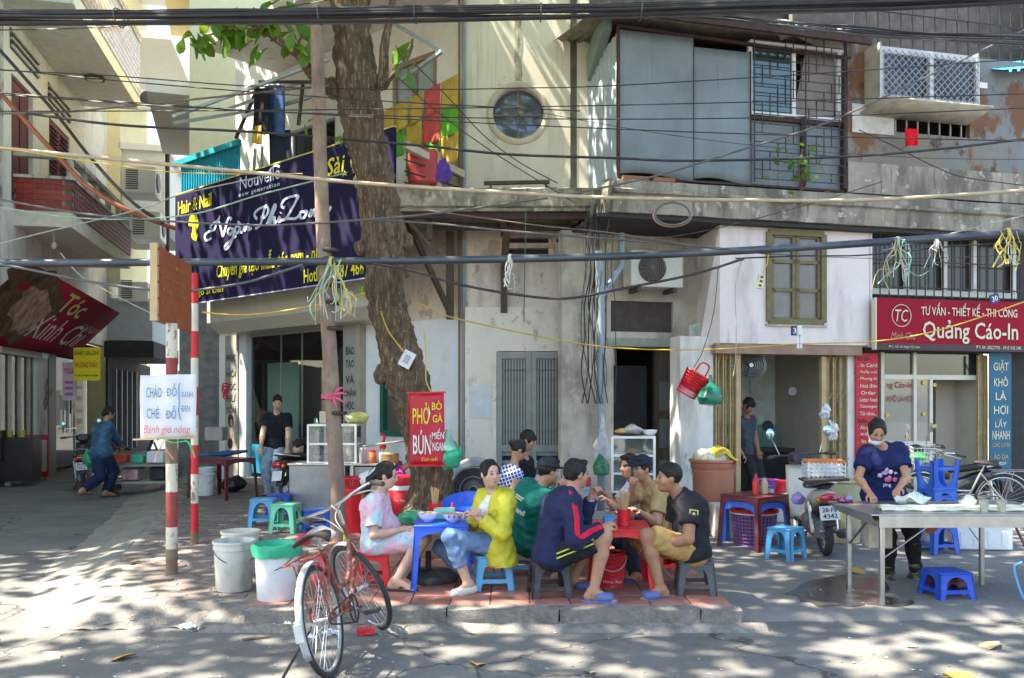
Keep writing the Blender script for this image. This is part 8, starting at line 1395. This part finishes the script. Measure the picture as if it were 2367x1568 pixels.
lt_ = txt(g_, 'vicons®', 0, 0, .17, .05, wv, y=0, off=.02, shear=.15); lt_.matrix_local = Matrix.Translation(gi['pel'].lerp(gi['neck'], .56)-f_*.205-l_*.075-gi['O']) @ Matrix((-l_, f_, u_)).transposed().to_4x4()
sh, e_, w_ = bi['arms'][1]; bd = MB(); bd.prism([(-.035, .04), (.035, .04), (.035, 0), (.02, -.03), (0, -.045), (-.02, -.03), (-.035, 0)], .006); bo_ = bd.build('badge', M('badge_gold', (.35, .33, .12), .6), bt_); bo_.location = sh.lerp(e_, .3)+V((.012, -.078, .0))-bi['O']; bo_.rotation_euler = (R(-12), R(10), R(8)); bd = MB(); bd.prism([(-.024, .03), (.024, .03), (.024, 0), (0, -.034), (-.024, 0)], .008); b3 = bd.build('badge_field', blk_, bo_); MB().ell((0, -.006, .0), (.013, .004, .018)).build('badge_figure', M('badge_gold', (.35, .33, .12), .6), bo_)
pc_ = ni['chest']+ni['f']*.135-ni['u']*.10-ni['O']; pr_ = random.Random(2)
for i in range(11): MB().ell(pc_+V((pr_.uniform(-.075, .075), .02*abs(pr_.uniform(-1, 1)), pr_.uniform(-.05, .08))), (.022, .012, .02), 10, 6).noise(.008, 60, i).build('flower_print', M(('pink_flower', 'lilac_flower', 'white_flower')[i % 3], ((.6, .16, .3), (.45, .32, .5), (.65, .6, .68))[i % 3], .8), nw)
tj = txt(nw, 'jing', 0, 0, .07, .035, wv, y=0, off=.02); tj.location = pc_+V((-.02, -.03, -.09))
hq = ni['hp']; mk = MB(); mk.grid(8, 5, lambda s, t: hq((s-.5)*.125, .098-.055*((s-.5)*2)**2-.012*abs(t-.5), -.098+.05*t)-ni['O']); mk.build('face_mask', M('mask_blue', (.60, .68, .72), .8), nw, solid=.004)
for x in (1, -1): onto(ni, 'mask_loop', wpl, [hq(x*.06, .05, -.06), hq(x*.078, .02, -.03), hq(x*.08, -.01, .01)], .002, nw)
wr = pi_['arms'][-1][2]; tag(MB().box((0, 0, 0), (.02, .07, .14)).build('phone', M('phone_black', (.02, .02, .022), .2), loc=wr+V((-.005, .01, .08)), bev=.006).__class__ and bpy.data.objects['phone'], 'black phone held at the ear of the man in tan', 'phone')
wr = ti['arms'][1]; onto(ti, 'bracelet', M('bead', (.5, .45, .38), .5), [wr[2].lerp(wr[1], .12)+V((cos(a)*.034, sin(a)*.034, .0)) for a in [2*pi*i/12 for i in range(13)]], .006, trk)
# ---------------------------------------------------------------- shop signs on the right
qs = thing('print_shop_sign', 'wide red shop sign with cream lettering above the print shop', 'sign', Rf.W(0, .06, 0), Rf.rz)
def rt(root, body, x0, x1, y0, y1, m_, wd=.06, **k): a, e, z0, z1 = Rf.rect(x0, x1, y0, y1, wd); return txt(root, body, (a+e)/2, (z0+z1)/2, e-a, z1-z0, m_, **k)
a, e, z0, z1 = Rf.rect(2026, 2440, 695, 812, .06); crm = M('cream_vinyl', (.66, .60, .44), .5, var=0); bx('board', M('crimson_vinyl', (.30, .016, .032), .8, spec=.1, var=.12, scale=1), qs, a, e, 0, .08, z0, z1); bx('lower_band', M('dark_band', (.05, .03, .04), .5), qs, a, e, -.006, 0, z0, z0+.09); bx('edge', crm, qs, a-.02, a, -.005, .08, z0, z1)
rt(qs, 'TƯ VẤN - THIẾT KẾ - THI CÔNG', 2128, 2350, 702, 732, crm, off=.02); rt(qs, 'Quảng Cáo-In', 2132, 2352, 742, 796, crm, off=.045); rt(qs, 'Minh Chu', 2058, 2115, 768, 785, M('dim_cream', (.42, .22, .18), .5), shear=.3); rt(qs, 'TC', 2068, 2098, 716, 744, crm, shear=.2); rt(qs, 'ĐC: Số 30 Ngô Sỹ Liên', 2053, 2125, 798, 806, crm); rt(qs, 'ĐT: 04. 38227733 - 0915 342 248', 2255, 2358, 800, 808, crm)
uc, zc_ = Rf.px(2083, 730, .06); MB().tube([V((uc+.155*cos(q), -.008, zc_+.155*sin(q))) for q in [2*pi*i/36 for i in range(36)]], .006, 5, closed=True).build('ring_mark', crm, qs)
vb = thing('vertical_banner', 'narrow red banner listing print services beside the shop door', 'banner', Rf.W(0, -.18, 0), Rf.rz); a, e, z0, z1 = Rf.rect(1978, 2030, 817, 1100, -.18); bx('board', M('banner_red', (.48, .012, .03), .5), vb, a, e, 0, .02, z0, z1)
for i, tx in enumerate(('In ấn', '. In Card', '. Thiếp mời', '. Phong bì', '. Hoá đơn', '. Order', '. Letter head', '. Catalogue', '. Túi nilon...', 'Biển', '. Alumium', '. Đồng', '. In PP', '. Đèn led', '. Pano', '. Hộp đèn')): h_ = .075 if tx[0] != '.' else .055; w_ = min((e-a)*.85, .042*len(tx)); txt(vb, tx, a+.03+w_/2, z1-.07-i*.099, w_, h_, M('banner_dark', (.12, .01, .02), .5) if h_ > .07 else crm, y=-.006, off=.02)
bb2 = thing('vertical_banner', 'narrow teal banner with cream lettering at the right shop edge', 'banner', Rf.W(0, -.12, 0), Rf.rz); a, e, z0, z1 = Rf.rect(2288, 2338, 815, 1120, -.12); bx('board', M('teal_banner', (.015, .12, .20), .5), bb2, a, e, 0, .02, z0, z1)
for tx, y0, y1, w_ in (('GIẶT', 832, 862, .7), ('KHÔ', 870, 894, .65), ('LÀ', 903, 925, .5), ('HƠI', 936, 958, .65), ('LẤY', 968, 988, .55), ('NHANH', 996, 1016, .8), ('CÁC LOẠI', 1022, 1036, .8), ('ÁO DA', 1048, 1062, .7)): zz = [Rf.z(2312, y, -.12) for y in (y1, y0)]; txt(bb2, tx, (a+e)/2, sum(zz)/2, (e-a)*w_, zz[1]-zz[0], crm if y0 < 1018 else M('gold_vinyl', (.5, .35, .08), .5), y=-.006, off=.03)
# ---------------------------------------------------------------- alley: awning sign, small signs, cart
def quadsign(root, c, m_, nm='board'): q = MB(); q.grid(6, 6, lambda s, t: V(c[0]).lerp(V(c[1]), s).lerp(V(c[3]).lerp(V(c[2]), s), t)); return q.build(nm, m_, root, solid=.02)
def qtxt(root, c, body, s0, s1, t0, t1, m_, **k):
    o = txt(root, body, .5, .5, 1, 1, m_, y=0, ext=.001, **k); nn = (V(c[1])-V(c[0])).cross(V(c[3])-V(c[0])).normalized()*.02
    if nn.dot(V((9, -17, -1))) < 0: nn = -nn
    for v in o.data.vertices: s_, t_ = s0+(s1-s0)*v.co.x, t0+(t1-t0)*v.co.z; v.co = V(c[0]).lerp(V(c[1]), s_).lerp(V(c[3]).lerp(V(c[2]), s_), t_)+nn
    return o
def lw_p(x, y, wd): u_, z_ = Lf.px(x, y, wd); return Lf.W(u_, wd, z_)
qc = [lw_p(-30, 795, .25), lw_p(165, 826, .25), lw_p(277, 724, 1.1), lw_p(60, 600, 1.1)]; o_ = V(qc[0]); ts = thing('barber_awning_sign', 'tilted maroon hair salon awning sign with a photo of a face', 'sign', o_); qc = [p-o_ for p in qc]; quadsign(ts, qc, M('maroon_awning', (.30, .012, .035), .85, var=.12, spec=.1))
qtxt(ts, qc, 'Tóc', .42, .66, .62, .92, M('awning_yellow', (.5, .42, .02), .5, var=0), off=.04, shear=.35); qtxt(ts, qc, 'Xinh Chi', .26, .9, .18, .56, M('awning_pink', (.55, .38, .38), .5, var=0), off=.0, shear=.5); qtxt(ts, qc, 'COLOR FLAME', .76, .98, .5, .6, M('awning_dim', (.35, .12, .14), .5))
def ell2(s, t, rs__, rt__, m_, nm='photo_print', lift=.012):
    q = MB(); nn = (V(qc[1])-V(qc[0])).cross(V(qc[3])-V(qc[0])).normalized()*lift; nn = -nn if nn.dot(V((9, -17, -1))) < 0 else nn; P_ = lambda a, b: V(qc[0]).lerp(V(qc[1]), a).lerp(V(qc[3]).lerp(V(qc[2]), a), b)+nn; k = 18; q.add([P_(s, t)]+[P_(s+rs__*cos(2*pi*i/k)*(1+.2*sin(i*2.1)), t+rt__*sin(2*pi*i/k)*(1+.15*sin(i*3.3))) for i in range(k)], [(0, 1+i, 1+(i+1) % k) for i in range(k)]); return q.build(nm, m_, ts, smooth=False)
ell2(.16, .55, .28, .48, M('photo_brown', (.13, .075, .05), .9, var=.5, scale=4, spec=.05)); ell2(.2, .5, .15, .3, M('photo_skin', (.36, .22, .16), .9, var=.5, scale=5, spec=.05), lift=.02)
ys_ = thing('yellow_shop_sign', 'yellow hanging sign with red and green lettering in the alley', 'sign', at(170, 880, 17.5)); w_, h_ = 60/FP*17.5, 76/FP*17.5; bx('board', M('bright_yellow', (.70, .56, .01), .45, var=.03), ys_, 0, w_, 0, .06, 0, h_)
for tx, c_, hh_, m_ in (('BABY SALON', .84, .14, M('dark_green_print', (.02, .12, .04), .5)), ('PHƯƠNG THẢO', .5, .22, M('sign_red', (.5, .03, .01), .5)), ('NHẬN TRANG ĐIỂM', .16, .11, MATS['dark_green_print'])): txt(ys_, tx, w_/2, h_*c_, w_*.88, h_*hh_, m_, y=-.006, off=.03)
ps = thing('pink_shop_sign', 'pale pink vertical sign behind the yellow one', 'sign', at(144, 926, 17.7)); bx('board', M('pale_pink_board', (.55, .42, .52), .5), ps, 0, .27, 0, .05, 0, .78); txt(ps, 'YOGA', .14, .6, .2, .13, MATS['sign_red'], y=-.006, off=.03); [bx('text_bar', M('magenta_bar', (.35, .12, .3), .5), ps, .05, .22, -.004, 0, .1+.12*i, .16+.12*i) for i in range(3)]
rk = thing('price_rack', 'red framed price list stand outside the barber shop', 'stand', gp(76, 1113, .0), R(8)); bx('frame', M('rack_red', (.45, .02, .04), .5), rk, -.3, .3, 0, .05, .08, .95)
for s in (-1, 1):
    bx('panel', M('rack_cream', (.50, .46, .36), .6), rk, s*.145-.125, s*.145+.125, -.012, 0, .2, .85); [bx('text_bar', M('grey_print', (.22, .2, .17), .6), rk, s*.145-.03, s*.145+.03, -.016, -.012, .28+.085*i, .33+.085*i) for i in range(6)]; MB().lathe([(.03, 0), (.03, .04)], 10, (s*.22, .03, .03)).build('castor', blkp, rk)
cbn = thing('black_cabinet', 'black cabinet with potted plants at the left edge', 'cabinet', gp(35, 1126, 0), R(10)); bx('body', M('gloss_black', (.012, .012, .014), .25), cbn, -.9, .3, 0, .5, .1, .95); [MB().lathe([(.05, 0), (.06, .13), (0, .13)], 12, (-.15+.22*i, .15, .951)).build('jar', M('jar_yellow', (.4, .38, .05), .3), cbn) for i in range(2)]
tw = thing('dried_branches', 'bundle of dark dried branches in a vase by the barber', 'plant', gp(80, 1105, 0)+V((0, .2, .95))); rr = random.Random(3); MB().lathe([(.06, 0), (.08, .15), (.05, .3)], 12).build('vase', mdark, tw)
for i in range(14): x_ = rr.uniform(-.35, .35); MB().tube(cr([(0, 0, .2), (x_*.4, rr.uniform(-.1, .1), .6), (x_, rr.uniform(-.15, .15), 1.1+rr.uniform(-.2, .25))], 4), [.012-.001*k for k in range(9)], 5).build('twig', mwood, tw)
gc_ = thing('goods_cart', 'low trolley loaded with goods pushed by the woman in blue', 'cart', V((-6.62, 15.35, 0)), R(12)); tb = M('cart_steel', (.25, .24, .23), .5, metal=.4); bx('deck', tb, gc_, -.55, .6, -.3, .35, .2, .24); bx('shelf', tb, gc_, -.55, .6, -.3, .35, .5, .53)
for x in (-.53, .58):
    for y in (-.28, .33): MB().bar((x, y, .2), (x, y, .56), .03).build('post', tb, gc_); MB().lathe([(.09, -.025), (.09, .025)], 16, (x*.85, y, .09), Matrix.Rotation(pi/2, 4, 'X')).build('castor', rub, gc_)
MB().tube(cr([V((-.5, -.3, .56)), V((-.62, -.3, .85)), V((-.62, .3, .85)), V((-.5, .3, .56))], 3), .016, 7).build('handle', tb, gc_)
for i, (x, y, z, s_, m_, lab) in enumerate(((-.3, 0, .55, (.26, .2, .16), MATS['orange_sauce'], 'red food tub on the goods cart'), (.0, .0, .55, (.2, .18, .14), MATS['green_lid'], 'green packet on the goods cart'), (.32, .0, .55, (.3, .3, .2), stf, 'stack of white trays on the goods cart'), (-.1, -.05, .25, (.3, .24, .2), film('pink_film', (.6, .35, .35), .9), 'pink bag on the lower deck of the goods cart'), (.35, 0, .25, (.26, .3, .22), mdark, 'dark pot on the lower deck of the goods cart'))): o = MB().box((0, 0, s_[2]/2), s_).build('goods_box', m_, bev=.02); o.location = V(gc_.location)+Matrix.Rotation(R(12), 3, 'Z') @ V((x, y, z)); tag(o, lab, 'box')
tag(bagmb((0, 0, 0), (.11, .1, .16), 3).build('plastic_bag', film('emerald_film', (.02, .32, .16), .9), loc=at(206, 1060, 15.0)), 'green bag hanging beside the woman in blue', 'bag'); tag(bagmb((0, 0, .15), (.2, .18, .17), 5).build('garbage_bag', M('black_film', (.012, .012, .014), .3), loc=gp(540, 1138, .12)), 'black garbage bag beneath the umbrella table', 'bag')
um = thing('umbrella', 'folded blue umbrella lying on the maroon table', 'umbrella', so_+V((-.25, .0, .665)), R(8)); MB().tube([V((0, 0, 0)), V((.25, 0, .02)), V((.62, 0, .06))], [.015, .05, .02], 10).build('folded_canopy', M('blue_umbrella', (.01, .05, .14), .6), um); MB().tube([V((0, 0, 0)), V((-.12, 0, -.0))], .016, 8).build('handle', dbl, um)
tag(MB().box((0, 0, .12), (.32, .3, .24)).build('box', M('pinkish_card', (.38, .32, .3), .6), loc=at(500, 1018, 15.6), bev=.01), 'grey pink box on the stall at the alley corner', 'box'); kn = thing('knot_ornament', 'red knotted paper ornament on the white pillar', 'ornament', Wf.W(Wf.u(525, .12), .14, Wf.z(525, 905, .12))); [MB().tube([V((.06*cos(q)+.02*sin(i*2), -.01*i, .07*sin(q)-.09+.06*i)) for q in [2*pi*k/14 for k in range(14)]], .014, 5, closed=True).build('loop', redp, kn) for i in range(4)]
# ---------------------------------------------------------------- laundry, cloths, kitchen and small things
def sheetcloth(nm, lab, x0, x1, ya, yb, h, Y0, Y1, m_, cat='towel', grp=None, seed=0):
    p0, p1 = at(x0, ya, Y0), at(x1, yb, Y1); q = MB(); q.grid(8, 9, lambda s, t: p0.lerp(p1, s)-p0+V((.012*sin(s*9+seed)*t, .03*sin(s*8+seed)*t-.01*t, -h*t*(1+.06*sin(s*3+seed))))); o = q.build(nm, m_, solid=.006); o.location = p0; return tag(o, lab, cat, grp)
tw_ = {'y': cloth('mustard_towel', (.52, .36, .07)), 'r': cloth('coral_towel', (.58, .10, .09)), 'g': cloth('leaf_towel', (.12, .38, .04))}
for r_, row in enumerate((('y', 'y', 'y', 'r', 'y'), ('g', 'y', 'r', 'g'), ('g', 'g', 'y'))):
    xs = ((886, 912, 945, 980, 1020, 1060), (914, 938, 977, 1019, 1060), (938, 975, 1019, 1062))[r_]; y0 = (268, 330, 372)[r_]; sl_ = (-.53, -.52, -.5)[r_]
    for i, k in enumerate(row):
        x0, x1 = xs[i]+1, xs[i+1]-2; f = lambda x: (258 if r_ == 0 else 322 if r_ == 1 else 365)+(x-886)*(-.50 if r_ < 2 else -.35); yy = lambda x: 13.05+(1070-x)*.0088-.9
        sheetcloth('towel', '%s towel, %s from the left in the %s row of balcony laundry' % ({'y': 'mustard', 'r': 'coral red', 'g': 'green'}[k], ('first', 'second', 'third', 'fourth', 'fifth')[i], ('top', 'middle', 'bottom')[r_]), x0, x1, f(x0), f(x1), .42, yy(x0), yy(x1), tw_[k], 'towel', 'towels drying on the balcony', i+r_*3)
for nm, lab, x0, x1, y, h, m_ in (('shirt', 'black shirt with red cuffs hanging on the awning frame', 588, 622, 205, .72, blk_), ('jeans', 'pair of blue jeans hanging on the awning frame', 612, 658, 198, .80, cloth('denim', (.05, .10, .24))), ('trousers', 'dark trousers hanging below the jeans', 622, 672, 302, .8, cloth('dark_denim', (.02, .03, .05))), ('cloth', 'yellow cloth hanging beside the black shirt', 585, 604, 292, .3, tw_['y'])): sheetcloth(nm, lab, x0, x1, y, y-2, h, 14.2, 14.0, m_, 'clothing', None, len(nm))
tag(bagmb((0, 0, 0), (.11, .08, .18), 4, .35, 9).build('cloth', cloth('violet_cloth', (.12, .06, .35)), loc=at(1027, 395, 12.0)), 'violet cloth bundle hanging on the balcony rail', 'cloth'); tag(MB().box((0, 0, .25), (.42, .25, .5)).build('suitcase', P('coral_suitcase', (.5, .06, .07)), loc=at(978, 428, 12.5), bev=.04), 'red suitcase standing on the balcony', 'suitcase'); sheetcloth('cloth', 'scarlet cloth hanging below the barred opening', 2092, 2122, 297, 299, .24, 12.0, 12.05, cloth('scarlet_cloth', (.65, .01, .015)), 'cloth', None, 2)
sp_ = thing('sapling', 'small green sapling growing from the ledge before the grille', 'plant', at(1855, 440, 11.45)); so2 = V(sp_.location); MB().tube(cr([V((0, 0, 0)), V((-.05, 0, .25)), V((.0, 0, .55))], 4), .012, 6).build('stem', bark, sp_); rr = random.Random(9)
lg = M('sapling_green', (.07, .20, .04), .5, rand=.25)
for i in range(60): o = lf0.copy(); COL.objects.link(o); o.parent = sp_; o.location = (rr.gauss(-.05, .17), rr.gauss(0, .08), .35+rr.gauss(0, .16)); o.rotation_euler = (rr.uniform(-1.2, .3), rr.uniform(-.8, .8), rr.uniform(0, 6.28)); s_ = rr.uniform(.25, .45); o.scale = (s_, s_, s_)
kf = thing('wall_fan', 'round black fan hanging inside the kitchen shop', 'fan', at(1735, 845, 12.2), R(-10)); MB().lathe([(.2, 0), (.19, .03), (.02, .03)], 30, mat=Matrix.Rotation(pi/2, 4, 'X')).build('back_plate', M('fan_black', (.02, .02, .02), .4), kf); [MB().tube([V((r_*cos(q), -.07-.1*(.2-r_), r_*sin(q))) for q in [2*pi*k/26 for k in range(26)]], .005, 5, closed=True).build('guard_ring', stl, kf) for r_ in (.06, .09, .12, .15, .18, .2)]; [MB().bar((0, -.08, 0), (.18*cos(q), -.06, .18*sin(q)), .07, .004).build('blade', M('blade_grey', (.12, .12, .12), .4), kf) for q in (.3, 2.4, 4.5)]; MB().lathe([(.03, .1), (.03, .12), (0, .12)], 12, mat=Matrix.Rotation(pi/2, 4, 'X')).build('hub', wpl, kf); MB().tube([V((.0, .05, -.15)), V((0, .05, -.4))], .012, 6).build('stand', blkp, kf)
for i, (x, y, r_, h_, m_, lab) in enumerate(((1768, 1150, .14, .28, chrome, 'steel stock pot inside the kitchen shop'), (1770, 1108, .16, .11, P('violet_basin', (.2, .04, .25)), 'violet basin on the steel pot'), (1772, 1200, .14, .3, wpl, 'white bucket behind the maroon table'), (1812, 1195, .15, .34, wpl, 'white bucket beside the scooter'), (1800, 1120, .1, .16, redp, 'small red tub in the kitchen shop'))): lath('pot', lab, 'pot', [(r_*.85, 0), (r_, h_), (r_*1.06, h_), (r_*1.06, h_*1.04), (r_*.9, h_*1.0), (r_*.8, .02), (0, .02)], m_, V(((x-CX)/FP*11.4, 11.4, max(.055, at(x, y+20, 11.4).z))), 22)
for i, (x, y, r_) in enumerate(((1830, 905, .06), (1772, 985, .08))): tag(MB().lathe([(0, 0), (r_, .01), (r_*1.1, .05), (r_, .05)], 16, mat=Matrix.Rotation(pi/2, 4, 'X')).build('pan', mdark if i % 2 else stl, loc=at(x, y, 13.45)), ('small steel', 'dark')[i]+' pan hanging on the kitchen wall', 'pan', 'pans on the kitchen wall')
for x, y, r_, lab in ((1908, 950, .06, 'upper white bag tied to the right folding gate'), (1925, 995, .075, 'lower white bag tied to the right folding gate')): tag(bagmb((0, 0, 0), (r_, .04, r_*1.7), 3, .9, 9).build('plastic_bag', film('white_film', (.62, .62, .64), .8), loc=at(x, y, 11.3)), lab, 'bag')
# ---------------------------------------------------------------- litter
LFL = ['yellow leaf on the road below the blue table', 'curled yellow leaf on the road at far right', 'large yellow leaf cut by the bottom edge at right', 'tiny dark leaf on the road below the red table', 'pale tan leaf on the road below the rusty post', 'pale leaf on the road at far left', 'yellow leaf in the gutter left of the bicycle', 'yellow leaf in the gutter below the grimy bucket', 'large yellow leaf beside the puddle', 'small yellow leaf beside the boots', 'small leaf on the pavers behind the rusty post', 'brown leaf in the gutter behind the bicycle wheel']
TSL = ['tissue in the gutter left of the buckets', 'small tissue scrap in the gutter below the buckets', 'tissue in the gutter beneath the liner bucket', 'largest tissue beside the rear bicycle wheel', 'tiny tissue left of the bicycle', 'tissue seen between the bicycle wheels', 'white scrap at the kerb below the red table', 'white scrap on the road at right', 'large paper scrap at the far left pavement edge', 'small paper scrap behind the left pavement edge', 'tissue under the bicycle chain']
ylf = M('dry_leaf', (.50, .30, .05), .7, var=.3, scale=15); yl2 = M('tan_leaf', (.55, .40, .2), .7, var=.2)
for i, (x, y, s_) in enumerate(((1100, 1543, 1.0), (2310, 1487, 1.2), (2180, 1562, 1.3), (1365, 1560, .7), (315, 1515, 1.0), (100, 1512, .9), (560, 1446, 1.1), (500, 1448, 1.0), (1950, 1318, 1.2), (2070, 1325, .8), (325, 1298, .6), (760, 1450, .9))):
    o = lf0.copy(); COL.objects.link(o); o.parent = None; o.data = o.data.copy() if i < 2 else o.data
    if i < 2: o.data.materials[0] = (ylf, yl2)[i]; LD = (bpy.data.objects[o.name].data if i == 0 else LD, o.data)[i == 1] if i else o.data; DL = [o.data] if i == 0 else DL+[o.data]
    else: o.data = DL[i % 2]
    o.name = 'fallen_leaf'; o.location = gp(x, y, .07 if 1900 < x < 2100 and y < 1400 else (.135 if x == 325 else .012)); o.rotation_euler = (.12, .2, i*2.1); o.scale = (s_*.75, s_*.6, s_); tag(o, LFL[i], 'leaf', 'fallen leaves on the ground')
tis = M('tissue_paper', (.72, .72, .72), .8, var=.05)
for i, (x, y, r_) in enumerate(((435, 1452, .06), (470, 1456, .04), (640, 1448, .07), (675, 1450, .08), (600, 1455, .04), (765, 1466, .06), (1545, 1446, .035), (2105, 1495, .04), (180, 1325, .07), (205, 1283, .04), (720, 1475, .04))): o = tag(bagmb((0, 0, .2*r_), (r_, r_*.6, r_*.35), i, .5, 30).build('crumpled_tissue', tis, loc=gp(x, y, .005)), 'crumpled white '+TSL[i], 'tissue', 'tissues on the ground')
tag(MB().box((0, 0, .02), (.12, .07, .04)).noise(.012, 30).build('snack_packet', M('red_packet', (.6, .03, .05), .35, var=.3, scale=40), loc=gp(845, 1465, .01), rz=.2), 'crumpled red snack packet beside the bicycle wheel', 'packet'); tag(MB().bar((0, 0, .01), (.16, .08, .012), .02, .008).build('stick', rst, loc=gp(560, 1482, 0)), 'reddish stick lying on the road', 'stick')
q = MB(); rr = random.Random(8)
for i in range(420):
    p = gp(rr.uniform(-50, 2420), 1437+131*rr.random()**.8, .004) if i < 300 else gp(rr.uniform(1750, 2400), rr.uniform(1260, 1400), .056); a = rr.uniform(0, 6.28); s_ = rr.uniform(.004, .016); q.cm = i % 3; q.add([p+V((cos(a+k*1.57)*s_*rr.uniform(.5, 1.4), sin(a+k*1.57)*s_*rr.uniform(.4, 1), .003*(k % 2))) for k in range(4)], [(0, 1, 2, 3)])
q.build('debris', [M('chip_pale', (.55, .53, .5), .9), M('chip_brown', (.2, .14, .08), .9), M('chip_grey', (.3, .3, .3), .9)], smooth=False, kind='stuff')
